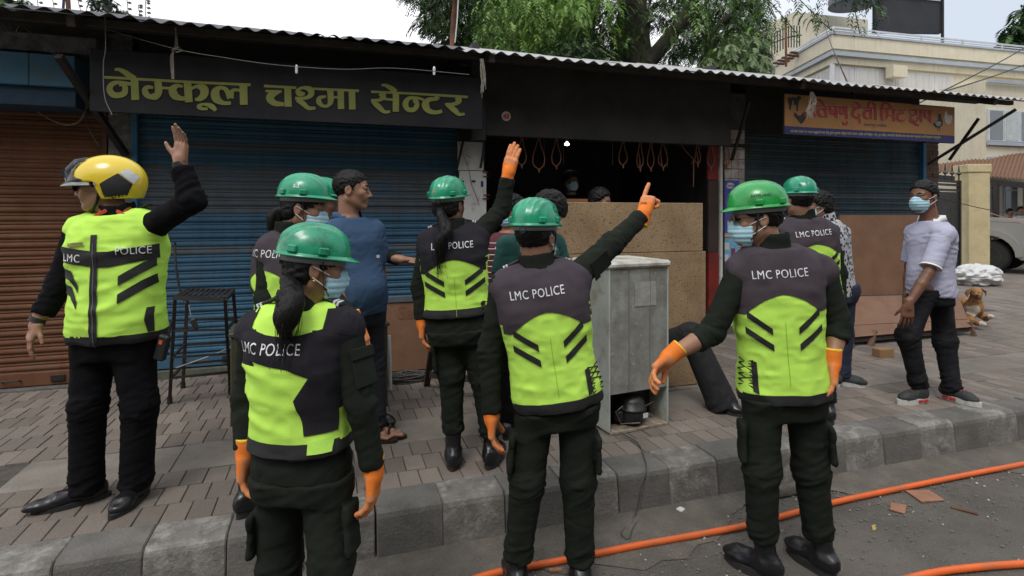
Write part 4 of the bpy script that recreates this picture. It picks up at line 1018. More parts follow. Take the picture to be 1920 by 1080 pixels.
# outside stair with railing at the left end
ex = empty('iron_stair', 'rusty iron stair and railing at the left end of the cream house', 'stair', None, tuple(at(1470, 110, 26)))
for i in range(12):
    a = at(1442 + i * 5.2, 108 - 3.5 * min(i, 6) * 0.9, 25); b = a.copy(); b[2] += .95
    MB().bar(a, b, .035).done('baluster', m_iron, ex)
MB().bar(at(1440, 84, 25), at(1478, 70, 25), .05).done('rail', m_iron, ex); MB().bar(at(1478, 70, 25), at(1503, 66, 25), .05).done('rail', m_iron, ex)
for i in range(5): MB().bar(at(1450 + i * 8, 118 - i * 5, 24.6), at(1472 + i * 8, 120 - i * 5, 24.6), .2, .05).done('tread', m_rust, ex)
MB().bar(at(1474, 125, 24.5), at(1473, 36, 24.5), .07).done('post', m_rust, ex)
# right wing nearer the street with big windows, blue lintel bands
Wn = at(1848, 400, 19.0); Wn[2] = 0; Dw = 19.0
MB().box((0, 0, 0), (9, 6, uz(150, Dw)), Matrix.Translation(Wn) @ Matrix.Rotation(-.05, 4, 'Z')).done('wing', m_cream, yb_)
def wing(x0, x1, z0, z1, out, nm, m): return MB().box((x0, -out, z0), (x1, -out + .06, z1), Matrix.Translation(Wn) @ Matrix.Rotation(-.05, 4, 'Z')).done(nm, m, yb_)
wing(-.05, 6, uz(156, Dw), uz(150, Dw), .14, 'ledge', m_trim); wing(.0, 6, uz(272, Dw), uz(265, Dw), .1, 'sill', m_trim)
for i in range(5):
    wing(.05 + i * .72, .05 + i * .72 + .7, uz(264, Dw), uz(205, Dw), .065, 'window', m_alu); wing(.11 + i * .72, .05 + i * .72 + .64, uz(262, Dw), uz(207, Dw), .075, 'pane', m_glass if i != 1 else mat('pane_pale', (.42, .46, .46), .3))
wing(.05, .45, uz(300, Dw), uz(294, Dw), .07, 'vent', m_trim)
# brown corrugated canopy with the glazed rooms behind
cn_ = empty('brown_canopy', 'rust brown corrugated canopy over the yard at right', 'canopy', None, tuple(at(1900, 330, 15)))
m_bt = mat('rust_brown_tin', (.2, .105, .06), .7, .2, 2, .1, 30, dirt=(.13, .07, .045), dscale=2)
PA, PB, PC, PD = at(1752, 322, 17.5), at(2060, 348, 14.2), at(2060, 268, 19), at(1752, 308, 19.5)
v = []; f = []; n = 160
for i in range(n + 1):
    t = i / n; w = .03 * math.sin(i * 1.57 / 1.0)
    a = PA + (PB - PA) * t; b = PD + (PC - PD) * t; v += [(a[0], a[1], a[2] + w), (b[0], b[1], b[2] + w), (b[0], b[1], b[2] + w - .01), (a[0], a[1], a[2] + w - .01)]
for i in range(n):
    a = i * 4; f += [(a, a + 4, a + 5, a + 1), (a + 2, a + 6, a + 7, a + 3), (a + 3, a + 7, a + 4, a)]
mesh('roof_sheet', v, f, m_bt, cn_)
MB().bar(PA + np.array([0, .3, -.12]), PB + np.array([0, .3, -.12]), .12, .16).done('beam', m_iron, cn_)
for px in (1868, 1960): a = at(px, 345, 15.6); MB().bar((a[0], a[1], .2), tuple(a), .1).done('post', m_iron, cn_)
for i in range(5):
    Wg = at(1845 + i * 38, 400, 17.6)
    MB().box((0, 0, uz(400, 17.6) - .1), (.62, .05, uz(345, 17.6)), Matrix.Translation((Wg[0], Wg[1], 0))).done('window', m_alu, yb_)
    for k_ in (0, 1): MB().box((.04, -.012, uz(398, 17.6) if k_ == 0 else uz(355, 17.6)), (.58, -.002, uz(358, 17.6) if k_ == 0 else uz(347, 17.6)), Matrix.Translation((Wg[0], Wg[1], 0))).done('pane', m_glass, yb_)
# gate pillar and black gate
m_pil = mat('cream_pillar', (0.60, 0.5, 0.29), .85, .08, 3, .15, 30, dirt=(.42, .35, .2), dscale=4, damt=.4)
Pp = at(1826, 517, 13.0); Pp[2] = .2
gp = empty('gate_pillar', 'cream rendered gate pillar behind the white sack', 'pillar', None, tuple(Pp))
Mg = Matrix.Translation((Pp[0], Pp[1], 0)) @ Matrix.Rotation(-.42, 4, 'Z')
MB().box((-.225, -.18, .15), (.225, .30, uz(324, 13.0)), Mg, bev=.01).done('shaft', m_pil, gp); MB().box((-.25, -.2, uz(324, 13.0) + .003), (.25, .33, uz(309, 13.0)), Mg, bev=.01).done('cap', m_pil, gp)
gt = empty('black_gate', 'black sheet iron gate with spear tips beside the cream pillar', 'gate', None, tuple(at(1775, 490, 14.6)))
m_gate = mat('black_gate_paint', (.012, .012, .013), .5, .1, 3)
g0, g1 = at(1730, 490, 12.0), at(1801, 490, 12.9)
gd = Vector(g1 - g0); gd.z = 0; gL = gd.length; gd.normalize(); Mg2 = Matrix(((gd.x, -gd.y, 0, g0[0]), (gd.y, gd.x, 0, g0[1]), (0, 0, 1, 0), (0, 0, 0, 1)))
zg0, zg1, zg2 = .3, uz(360, 12.6), uz(337, 12.6)
MB().box((0, 0, zg0), (gL, .03, zg1), Mg2).done('sheet', m_gate, gt); MB().box((gL - .08, -.02, zg0), (gL, .05, zg2), Mg2).done('stile', m_gate, gt)
for z_ in (zg1 + .02, (zg1 + zg2) / 2, zg2 - .06): MB().box((0, -.01, z_), (gL - .085, .03, z_ + .05), Mg2).done('rail', m_gate, gt)
for i in range(6):
    x_ = i * gL / 5.3 + .03
    mb = MB(); mb.box((x_, 0, zg2 - .01), (x_ + .025, .02, zg2 + .12), Mg2); mb.lathe([(.001, 0), (.05, .05), (.02, .1), (.008, .24), (.001, .26)], 6, Mg2 @ Matrix.Translation((x_ + .012, .01, zg2 + .1))); mb.done('spear_tip', m_gate, gt)
# rising ground of the yard far right
mesh_y = mesh('yard', [tuple(v_) for v_ in (onz(1735, 560, PAV + .001), onz(2300, 560, PAV + .001), at(2300, 505, 16) , at(1700, 505, 16), at(2300, 470, 30), at(1700, 470, 30))], [(0, 1, 2, 3), (3, 2, 4, 5)], mat('yard_paving', (.2, .175, .15), .9, .2, 2, .3, 30, dirt=(.13, .11, .095), dscale=1.5, damt=.5))
tag(mesh_y, kind='structure')
# white sack
skc = at(1832, 517, 11.4)
sk = blob('white_sack', (skc[0], skc[1], skc[2]), (.44, .3, .2), mat('white_plastic_sack', (.62, .62, .62), .45, .08, 6, .2, 20), seed=4, amp=.2, freq=2.2)
tag(sk, 'crumpled white plastic sack on the pavement before the cream pillar', 'sack')
# silver SUV, its front half
cr = empty('silver_car', 'silver off-road car parked in the yard at the right edge', 'car', None, tuple(at(1900, 500, 12.6)), 0)
m_cpaint = mat('silver_paint', (.36, .355, .34), .35, .01, 3, 0, metal=.25, coat=.5); m_cgrey = mat('car_trim_grey', (.28, .28, .27), .5)
m_tyre = mat('tyre', (.02, .02, .02), .85); m_cglass = mat('car_glass', (.12, .17, .17), .1, .1, spec=.9)
# car frame: u = along the side towards its nose, v = across, w = up
w0 = at(1854, 511, 13.7); zc = w0[2]
cu = Vector(CR * .60 - CF * .80); cu.z = 0; cu.normalize(); cv_ = Vector((-cu.y, cu.x, 0))
Mcar = Matrix(((cu.x, cv_.x, 0, w0[0]), (cu.y, cv_.y, 0, w0[1]), (0, 0, 1, zc), (0, 0, 0, 1))) @ Matrix.Scale(1.1, 4)
def carpoly(name, pts, v0, v1, m, parent=None):
    """side outline (u, w) given depth from v0 to v1 across the car"""
    n = len(pts); v = [tuple(Mcar @ Vector((a, v0, b))) for a, b in pts] + [tuple(Mcar @ Vector((a, v1, b))) for a, b in pts]
    tri = tessellate_polygon([[Vector((a, b, 0)) for a, b in pts]])
    return mesh(name, v, [tuple(t) for t in tri] + [tuple(reversed([i + n for i in t])) for t in tri] + [(i, i + n, (i + 1) % n + n, (i + 1) % n) for i in range(n)], m, parent or cr)
arch = [(.46 * math.cos(t), .36 + .46 * math.sin(t)) for t in np.linspace(math.pi, 0, 14)]
body = carpoly('body', [(-2.4, .3), (-.46, .3)] + arch + [(.55, .3), (.8, .45), (.82, .98), (.74, 1.08), (-.55, 1.16), (-2.4, 1.12)], 0, 1.6, m_cpaint)
carpoly('bumper', [(.5, .34), (.62, .3), (.95, .32), (1.0, .42), (1.0, .68), (.56, .68), (.5, .56)], -.04, 1.64, m_cgrey)
fl = [(.58 * math.cos(t), .38 + .58 * math.sin(t)) for t in np.linspace(math.pi, 0, 14)]; fl2 = [(.46 * math.cos(t), .36 + .46 * math.sin(t)) for t in np.linspace(0, math.pi, 14)]
carpoly('wheel_arch', fl + fl2, -.06, .02, m_cpaint)
carpoly('bonnet', [(-.55, 1.165), (.72, 1.09), (.76, 1.12), (.5, 1.17), (-.5, 1.22)], .05, 1.55, m_cpaint)
lt = carpoly('headlight', [(.62, .72), (.84, .72), (.84, .98), (.62, .98)], -.012, .34, mat('lamp_glass', (.62, .64, .64), .08, .25, 30, .3, 60, spec=.9))
carpoly('headlight_rim', [(.6, .7), (.845, .7), (.845, 1.0), (.6, 1.0)], .002, .36, m_iron)
carpoly('grille', [(.80, .72), (.835, .72), (.835, .98), (.8, .98)], .4, 1.2, m_iron)
carpoly('windscreen', [(-.52, 1.22), (-.44, 1.22), (-1.08, 1.76), (-1.16, 1.76)], .1, 1.5, m_cglass)
carpoly('windscreen_pillar', [(-.55, 1.19), (-.42, 1.19), (-1.06, 1.78), (-1.2, 1.78)], .0, .1, m_iron)
carpoly('roof', [(-1.1, 1.76), (-1.06, 1.8), (-2.4, 1.84), (-2.4, 1.78)], .04, 1.56, m_cpaint)
carpoly('door_window', [(-1.15, 1.72), (-.68, 1.22), (-2.4, 1.2), (-2.4, 1.74)], .03, .07, m_cglass)
for a, b in (((-.5, .5, 1.24), (-.35, 1.2, 1.24)), ((-.48, .2, 1.24), (-.4, .75, 1.24))): MB().bar(Mcar @ Vector(a), Mcar @ Vector(b), .02).done('wiper', m_iron, cr)
def wheel(u, v):
    M = Mcar @ Matrix.Translation((u, v, .36)) @ Matrix.Rotation(R(90), 4, 'X')
    t = MB().lathe([(.2, -.1), (.3, -.11), (.345, -.09), (.365, -.05), (.365, .05), (.345, .09), (.3, .11), (.2, .1)], 32, M).done('tyre', m_tyre, cr, smooth=True)
    MB().lathe([(.01, .09), (.06, .1), (.08, .07), (.19, .06), (.2, .108), (.2, -.08), (.01, -.08)], 24, M).done('rim', m_cgrey, cr, smooth=True)
wheel(0, .12); wheel(0, 1.45)
# yard wires
for i, (a, b, lb) in enumerate((((1545, 45, 20), (1600, 180, 6.5), 'thin dark wire slanting from the terrace to the shop roof'), ((1690, 210, 8), (2000, 40, 15), 'dark wire slanting up to the right over the cream house'), ((1620, 215, 8), (2000, 90, 14), 'lower dark wire slanting up over the cream house'), ((1700, 355, 7.5), (2000, 410, 9), 'dark wire crossing in front of the black gate and pillar'))):
    A = at(*a); B = at(*b); mid = (A + B) / 2 - np.array([0, 0, .08])
    tag(MB().tube([tuple(p) for p in catmull([A, mid, B], 8)], .011 if i < 3 else .006, 5).done('overhead_wire', m_iron), lb, 'wire')
tag(MB().tube([tuple(at(1858, 400, 12)), tuple(at(1895, 412, 11.8)), tuple(at(1990, 440, 11))], .008, 5).done('barrier_tape', mat('red_white_tape', (.5, .2, .16), .6)), 'thin red and white tape stretched before the silver car', 'tape')
# pole on the roof, rusty
pr = empty('rusty_pole', 'rusty iron pole rising above the corrugated roof', 'pole', None, tuple(at(848, 95, 5.3)))
MB().tube([tuple(at(847, 98, 5.2)), tuple(at(849, 50, 5.2)), tuple(at(856, -30, 5.2))], [.02, .022, .024], 8).done('pipe', m_rust, pr, smooth=True); MB().tube([tuple(at(853, 80, 5.17)), tuple(at(857, 40, 5.17)), tuple(at(861, -30, 5.17))], .006, 6).done('white_lead', m_pw, pr)
p2 = empty('rusty_post', 'pair of thin posts above the roof at far left', 'post', None, tuple(at(128, 22, 6.0)))
MB().bar(at(118, 25, 6), at(121, -20, 6), .02).done('post', m_navy, p2); MB().bar(at(129, 25, 6), at(126, -20, 6), .035).done('post', m_rust, p2)

# ------------------------------------------------------------------ trees
m_leafA = mat('leaf_green', (0.055, 0.12, 0.022), .5, .3, 1.1, 0, spec=.35); m_leafB = mat('leaf_dark', (0.022, 0.05, 0.014), .55, .3, 1.1, 0, spec=.3); m_leafC = mat('leaf_lime', (0.17, 0.30, 0.055), .5, .25, 1.3, 0, spec=.35)
m_bark = mat('mossy_bark', (.032, .028, .02), .95, .3, 5, .8, 25, dirt=(.045, .055, .02), dscale=2, damt=.6)
def fronds(rng, C, L, droop, leaflet, n_leaf, az=None):
    """arrays of pinnate fronds: C (n,3) start points -> leaf quads"""
    n = len(C); az = rng.uniform(0, 2 * np.pi, n) if az is None else az
    out = []
    dirs = np.stack([np.cos(az), np.sin(az), np.zeros(n)], 1); side = np.stack([-np.sin(az), np.cos(az), np.zeros(n)], 1)
    L = L * rng.uniform(.7, 1.3, n)
    for k in range(n_leaf):
        t = (k // 2 + 1) / (n_leaf / 2 + .5); s = 1 if k % 2 else -1
        dr = droop * t * t
        P = C + dirs * (L * t * (1 - .5 * droop * t))[:, None]; P[:, 2] -= L * dr
        tan = dirs * (1 - droop * t)[..., None] if False else dirs * (1 - .8 * droop * t); tan = tan.copy(); tan[:, 2] -= 1.6 * droop * t
        tan /= np.linalg.norm(tan, axis=1)[:, None]
        sd = side * s + tan * .55; sd[:, 2] -= .25; sd /= np.linalg.norm(sd, axis=1)[:, None]
        ll = leaflet * (1 - .35 * abs(t - .5)) * rng.uniform(.8, 1.2, n); wv = np.cross(sd, tan) * .3 + tan * .8
        wv /= np.linalg.norm(wv, axis=1)[:, None]; w = ll * .19
        a = P; b = P + sd * (ll * .45)[:, None] + wv * w[:, None]; c = P + sd * ll[:, None]; c[:, 2] -= ll * .12; d = P + sd * (ll * .45)[:, None] - wv * w[:, None]
        out.append(np.stack([a, b, c, d], 1))
    return np.concatenate(out, 0)
def leafmesh(name, Q, ms, w, parent):
    V = Q.reshape(-1, 3); n = len(Q); F = np.arange(n * 4).reshape(-1, 4)
    cl = noise3(Q[:, 0], .9, 3) + RNG.normal(0, .25, n)
    mi = np.where(cl > w[1], 2, np.where(cl > w[0], 0, 1))
    o = mesh(name, V, F, None, parent, mats=ms, fmi=mi); return o
def cloud(rng, px0, px1, py0, py1, d0, d1, n, keep=None):
    P = np.array([at(a, b, c) for a, b, c in zip(rng.uniform(px0, px1, n), rng.uniform(py0, py1, n), rng.uniform(d0, d1, n))])
    if keep is not None:
        P = P[keep(P)]
    return P
rng = np.random.default_rng(5)
tree = empty('big_tree', 'large spreading tree with drooping leaves rising behind the shop roof', 'tree', None, tuple(onz(1195, 560, 0)))
def limb(pts, rs): return MB().tube([tuple(p) for p in catmull([at(*q) for q in pts], 6)], list(np.interp(np.linspace(0, 1, (len(pts) - 1) * 6 + 1), np.linspace(0, 1, len(rs)), rs)), 12)
T0 = at(1200, 130, 12); b0 = (T0[0], T0[1], 0)
mb = MB(); mb.tube([b0, (b0[0], b0[1], 2.5)] + [tuple(p) for p in catmull([at(1200, 118, 12), at(1193, 60, 12), at(1190, 0, 12), at(1186, -80, 12)], 4)], [.34, .3] + [.27] * 5 + [.25] * 4 + [.22] * 4, 14); mb.done('trunk', m_bark, tree, smooth=True)
for pts, rs in ((((1165, 130, 12.3), (1162, 70, 12.4), (1176, 20, 12.5), (1170, -60, 12.6)), (.24, .2, .2, .16)), (((1215, 118, 11.9), (1255, 70, 11.8), (1290, 20, 11.7), (1310, -50, 11.6)), (.17, .15, .14, .12)),
                (((1140, 110, 12.5), (1080, 60, 12.4), (1060, 10, 12.2), (1050, -60, 12)), (.14, .12, .11, .09)), (((1100, 110, 12.6), (1110, 40, 12.4), (1095, -30, 12.3)), (.08, .07, .06)),
                (((1330, 130, 12), (1340, 60, 12), (1400, 10, 11.8), (1480, -30, 11.5)), (.1, .08, .07, .05)), (((1200, -60, 12), (1350, -90, 11), (1500, -60, 10.5), (1640, -20, 10)), (.15, .1, .07, .04)),
                (((1200, -60, 12), (1000, -90, 11.5), (880, -40, 11.4), (800, 20, 11.5)), (.15, .1, .07, .04))):
    limb(pts, rs).done('limb', m_bark, tree, smooth=True)
def cut_left(P):   # ragged left edge of the crown
    d = (P - CAM) @ CF; px = 960 + FOC * ((P - CAM) @ CR) / d; py = 400 - FOC * (P[:, 2] - CAMZ) / d
    edge = 770 + np.maximum(0, py) * .55 + 18 * np.sin(py * .11)
    gap = (np.abs(px - 1230) < 22) & (py > 50)
    return (px > edge) & ~gap
Qs = []
P = cloud(rng, 750, 1440, -90, 110, 11.2, 15.5, 7000, cut_left); 
dens = noise3(P, .8, 9); P = P[dens > -.35]
Qs.append(fronds(rng, P, .34, .6, .10, 14))
# dark inner mass at left
P = cloud(rng, 800, 1120, -80, 125, 13.5, 16, 3200, cut_left); Qs.append(fronds(rng, P, .38, .5, .12, 12))
# long drooping strands in the middle: chains of fronds hanging down
S_ = []
for px in np.arange(900, 1100, 5.0):
    top = rng.uniform(-60, 20); bot = rng.uniform(55, 112); d = rng.uniform(9.6, 10.8)
    for py in np.arange(top, bot, 6): S_.append(at(px + rng.normal(0, 4), py, d))
for px in list(np.arange(1096, 1176, 9)) + list(np.arange(1245, 1440, 9)):
    bot = rng.uniform(-20, 75); d = rng.uniform(9.8, 11.5)
    for py in np.arange(-60, bot, 8): S_.append(at(px + rng.normal(0, 5), py, d))
S_ = np.array(S_); S_ = S_[rng.random(len(S_)) > .15]
Q2 = fronds(rng, S_, .26, .85, .10, 12)
# twigs reaching over to the right against the sky
S3 = []
for (x0, y0, x1, y1) in ((1400, -30, 1470, 60), (1440, -20, 1500, 70), (1470, -30, 1540, 40), (1490, 10, 1560, 55), (1530, -20, 1545, 45), (1598, -30, 1612, 62), (1640, -30, 1655, 40), (1610, -20, 1640, 10), (1420, 60, 1445, 125), (1370, 60, 1440, 120), (1550, -30, 1640, -10), (1395, 20, 1425, 80)):
    m_ = 9
    for i in range(m_):
        t = i / m_; S3.append(at(x0 + (x1 - x0) * t + rng.normal(0, 2), y0 + (y1 - y0) * t + rng.normal(0, 3), 9.5))
Q3 = fronds(rng, np.array(S3), .22, .9, .085, 10)
# back layer right of trunk
P = cloud(rng, 1240, 1445, 0, 135, 12, 15, 900, lambda P: noise3(P, 1.1, 21) > -.1); Q4 = fronds(rng, P, .3, .7, .1, 10)
leafmesh('crown', np.concatenate(Qs), [m_leafA, m_leafB, m_leafC], (-.1, .75), tree)
leafmesh('hanging_leaves', Q2, [m_leafA, m_leafB, m_leafC], (-.6, -.05), tree)
leafmesh('twig_leaves', np.concatenate([Q3, Q4]), [m_leafA, m_leafB, m_leafC], (.3, 1.1), tree)
mb = MB()
for q in (((1400, -40, 9.5), (1450, 10, 9.5), (1500, 70, 9.5)), ((1598, -30, 9.5), (1605, 30, 9.5), (1612, 62, 9.5)), ((1640, -30, 9.5), (1655, 40, 9.5)), ((1470, -30, 9.5), (1540, 40, 9.5), (1560, 58, 9.5)), ((1370, 40, 9.8), (1430, 90, 9.6), (1445, 125, 9.5))):
    mb.tube([tuple(at(*p)) for p in q], .008, 5)
mb.done('twig', m_bark, tree)
# bush and low ferny growth just behind the roof edge
def bush(name, label, cat, px0, px1, py0, py1, d, n, ms, w, fl=.2, ll=.07, dr=.5, seed=1):
    r_ = np.random.default_rng(seed); root = empty(name, label, cat, None, tuple(at((px0 + px1) / 2, py1 + 30, d)))
    P = cloud(r_, px0, px1, py0, py1, d - .5, d + .6, n, lambda P: True | (P[:, 0] > 0))
    c = at((px0 + px1) / 2, (py0 + py1) / 2 + (py1 - py0) * .35, d); dd = (P - CAM) @ CF; px = 960 + FOC * ((P - CAM) @ CR) / dd; py = 400 - FOC * (P[:, 2] - CAMZ) / dd
    u = (px - (px0 + px1) / 2) / ((px1 - px0) / 2); v_ = (py - py1) / (py0 - py1); P = P[(v_ < (1 - u * u) * (.8 + .35 * np.sin(px * .3)))]
    leafmesh('foliage', fronds(r_, P, fl, dr, ll, 10), ms, w, root)
    MB().tube([tuple(at((px0 + px1) / 2, py1 + 120, d)), tuple(at((px0 + px1) / 2 + 4, (py0 + py1) / 2, d))], .03, 6).done('stem', m_bark, root); return root
bush('fern_bush', 'low ferny green bush behind the roof left of the trunk', 'bush', 1000, 1175, 72, 130, 9.2, 700, [m_leafA, m_leafB, m_leafC], (-.3, .6), .24, .07, .4, 2)
bush('leafy_shrub', 'pale leafed shrub behind the roof right of the trunk', 'bush', 1310, 1450, 60, 140, 9.2, 480, [mat('leaf_sage', (.13, .19, .08), .55, .25, 2, 0), m_leafA, m_leafC], (-.6, .5), .16, .13, .7, 3)
bush('roof_weed', 'broad leafed weed above the roof at the far left corner', 'plant', -40, 66, -30, 24, 5.6, 260, [m_leafA, m_leafB, mat('leaf_olive', (.12, .13, .04), .5, .2)], (-.2, .5), .1, .07, .5, 4)
bush('roof_creeper', 'round bunch of grey green creeper leaves above the roof', 'plant', 160, 238, -30, 34, 5.6, 300, [mat('leaf_grey', (.07, .085, .06), .6, .25), m_leafB, m_leafC], (-.6, 2), .05, .045, .5, 5)
bush('distant_tree', 'dark tree top behind the cream house at the right edge', 'tree', 1868, 2010, 5, 105, 34, 900, [m_leafA, m_leafB, m_leafC], (.3, 1.2), .7, .45, .5, 6)
mb = MB(); r_ = random.Random(2)
for px in (75, 100, 150, 160, 240, 262, 272):
    h = r_.uniform(30, 55); pts = [at(px + r_.uniform(-4, 4), 45, 5.7), at(px + r_.uniform(-4, 4), 45 - h * .6, 5.7), at(px + r_.uniform(-8, 8), 40 - h, 5.7)]
    mb.tube([tuple(p) for p in pts], .0035, 4)
    for t in (.3, .5, .7, .9, 1):
        q = pts[0] + (pts[2] - pts[0]) * t; s = .03
        mb.add([tuple(q), tuple(q + np.array([s, 0, .01])), tuple(q + np.array([s * 1.6, 0, -.01])), tuple(q + np.array([s * .7, 0, -.02]))], [(0, 1, 2, 3)])
tag(mb.done('dry_weeds', MATS['leaf_grey']), 'thin scraggy weeds growing above the roof at far left', 'weeds', kind='stuff')
# ------------------------------------------------------------------ people: distance-field modelling and meshing
def nrm(v): v = np.asarray(v, float); return v / (np.linalg.norm(v) + 1e-9)
class Field:
    def __init__(s, lo, hi, h):
        s.h = h; s.lo = np.asarray(lo, float); s.n = np.ceil((np.asarray(hi) - s.lo) / h).astype(int) + 1
        s.F = np.full(s.n, 0.5, np.float32)
        s.ax = [(s.lo[i] + np.arange(s.n[i]) * h).astype(np.float32) for i in range(3)]
    def region(s, lo, hi):
        a = np.clip(np.floor((np.asarray(lo) - s.lo) / s.h).astype(int), 0, s.n); b = np.clip(np.ceil((np.asarray(hi) - s.lo) / s.h).astype(int) + 1, 0, s.n)
        return tuple(slice(x, y) for x, y in zip(a, b))
    def pts(s, r): return np.stack(np.meshgrid(s.ax[0][r[0]], s.ax[1][r[1]], s.ax[2][r[2]], indexing='ij'), -1)
    def apply(s, fn, lo, hi, k=0.0, op='u'):
        pad = k + 2.5 * s.h; r = s.region(np.asarray(lo) - pad, np.asarray(hi) + pad)
        if any(x.stop <= x.start for x in r): return
        d = fn(s.pts(r)).astype(np.float32); f = s.F[r]
        if op == 'u':
            if k > 0:
                h = np.maximum(k - np.abs(f - d), 0) / k; s.F[r] = np.minimum(f, d) - h * h * k * .25
            else: s.F[r] = np.minimum(f, d)
        elif op == 's':
            d = -d
            if k > 0:
                h = np.maximum(k - np.abs(f - d), 0) / k; s.F[r] = np.maximum(f, d) + h * h * k * .25
            else: s.F[r] = np.maximum(f, d)
    def cone(s, a, b, r1, r2, k=.02, op='u', clip=None):
        a = np.asarray(a, float); b = np.asarray(b, float); ba = b - a; L2 = max(ba @ ba, 1e-9); R_ = max(r1, r2)
        def fn(P):
            q = P - a.astype(np.float32); t = np.clip(q @ ba.astype(np.float32) / L2, 0, 1)
            d = np.linalg.norm(q - t[..., None] * ba.astype(np.float32), axis=-1) - (r1 + (r2 - r1) * t)
            if clip is not None:
                for (p0, nn) in clip: d = np.maximum(d, (P - np.asarray(p0, np.float32)) @ np.asarray(nn, np.float32))
            return d
        s.apply(fn, np.minimum(a, b) - R_, np.maximum(a, b) + R_, k, op)
    def ell(s, c, rad, M=None, k=.02, op='u', clip=None, p=2.0):
        """ellipsoid; M rows are its axes; clip = list of (point, normal) planes to stay under"""
        c = np.asarray(c, float); rad = np.asarray(rad, float); M = np.eye(3) if M is None else np.asarray(M, float); R_ = rad.max() * (1.25 if p > 2 else 1.0)
        def fn(P):
            q = (P - c.astype(np.float32)) @ M.T.astype(np.float32) / rad.astype(np.float32)
            m = (np.abs(q) ** p).sum(-1) ** (1 / p); g = np.sqrt(((q / rad.astype(np.float32)) ** 2).sum(-1)) + 1e-6
            d = np.where(m < 1, (m - 1) * rad.min(), m * (m - 1) / g) if p == 2.0 else (m - 1) * rad.min()
            if clip is not None:
                for (p0, nn) in clip: d = np.maximum(d, (P - np.asarray(p0, np.float32)) @ np.asarray(nn, np.float32))
            return d
        s.apply(fn, c - R_, c + R_, k, op)
    def rbox(s, c, half, M, r=.01, k=.01, op='u'):
        c = np.asarray(c, float); half = np.asarray(half, float); M = np.asarray(M, float); R_ = np.linalg.norm(half) + r
        def fn(P):
            q = np.abs((P - c.astype(np.float32)) @ M.T.astype(np.float32)) - (half - r).astype(np.float32)
            return np.linalg.norm(np.maximum(q, 0), axis=-1) + np.minimum(q.max(-1), 0) - r
        s.apply(fn, c - R_, c + R_, k, op)
    def cut(s, p0, n):
        """remove everything beyond a plane"""
        n = nrm(n); P0 = float(np.dot(p0, n))
        X_, Y_, Z_ = s.ax[0][:, None, None] * n[0], s.ax[1][None, :, None] * n[1], s.ax[2][None, None, :] * n[2]
        s.F = np.maximum(s.F, (X_ + Y_ + Z_ - P0).astype(np.float32))
    def mesh(s, smooth=1):
        F = s.F; F[0], F[-1] = .5, .5; F[:, 0], F[:, -1] = .5, .5; F[:, :, 0], F[:, :, -1] = .5, .5
        S_ = F < 0
        c = S_[:-1, :-1, :-1].astype(np.int8)
        tot = sum(S_[i:S_.shape[0] - 1 + i, j:S_.shape[1] - 1 + j, k:S_.shape[2] - 1 + k].astype(np.int8) for i in (0, 1) for j in (0, 1) for k in (0, 1))
        idx = np.argwhere((tot > 0) & (tot < 8))
        if len(idx) == 0: return np.zeros((0, 3)), np.zeros((0, 4), int)
        co = np.array([(i, j, k) for i in (0, 1) for j in (0, 1) for k in (0, 1)])
        vals = np.stack([F[idx[:, 0] + a, idx[:, 1] + b, idx[:, 2] + c_] for a, b, c_ in co], 1)
        acc = np.zeros((len(idx), 3)); cnt = np.zeros(len(idx))
        for p in range(8):
            for q in range(p + 1, 8):
                if np.abs(co[p] - co[q]).sum() != 1: continue
                a, b = vals[:, p], vals[:, q]; m = (a < 0) != (b < 0); t = np.where(m, a / (a - b + 1e-12), 0)
                acc += np.where(m[:, None], co[p] + t[:, None] * (co[q] - co[p]), 0); cnt += m
        V = s.lo + (idx + acc / cnt[:, None]) * s.h
        lut = np.full(np.array(F.shape) - 1, -1, np.int32); lut[idx[:, 0], idx[:, 1], idx[:, 2]] = np.arange(len(idx))
        quads = []
        for ax_ in range(3):
            o1, o2 = [(1, 2), (2, 0), (0, 1)][ax_]
            sl_a = [slice(None)] * 3; sl_b = [slice(None)] * 3; sl_a[ax_] = slice(0, -1); sl_b[ax_] = slice(1, None)
            A, B = S_[tuple(sl_a)], S_[tuple(sl_b)]
            e = np.argwhere(A != B); e = e[(e[:, o1] > 0) & (e[:, o2] > 0) & (e[:, o1] < F.shape[o1] - 1) & (e[:, o2] < F.shape[o2] - 1)]
            fl = A[e[:, 0], e[:, 1], e[:, 2]]
            d1 = np.zeros(3, int); d1[o1] = 1; d2 = np.zeros(3, int); d2[o2] = 1
            g = lambda E: lut[E[:, 0], E[:, 1], E[:, 2]]
            q = np.stack([g(e - d1 - d2), g(e - d2), g(e), g(e - d1)], 1); q[~fl] = q[~fl][:, ::-1]; quads.append(q)
        Q = np.concatenate(quads); Q = Q[(Q >= 0).all(1)]
        for _ in range(smooth):
            acc = np.zeros_like(V); cnt = np.zeros(len(V))
            for a, b in ((0, 1), (1, 2), (2, 3), (3, 0)):
                np.add.at(acc, Q[:, a], V[Q[:, b]]) if False else None
                for ax_ in range(3): acc[:, ax_] += np.bincount(Q[:, a], V[Q[:, b], ax_], len(V)) + np.bincount(Q[:, b], V[Q[:, a], ax_], len(V))
                cnt += np.bincount(Q[:, a], minlength=len(V)) + np.bincount(Q[:, b], minlength=len(V))
            V = V * .5 + .5 * acc / np.maximum(cnt, 1)[:, None]
        return V, Q
def vnormals(V, Q):
    n = np.cross(V[Q[:, 2]] - V[Q[:, 0]], V[Q[:, 3]] - V[Q[:, 1]]); N = np.zeros_like(V)
    for k in range(4):
        for a in range(3): N[:, a] += np.bincount(Q[:, k], n[:, a], len(V))
    return N / (np.linalg.norm(N, axis=1)[:, None] + 1e-12)
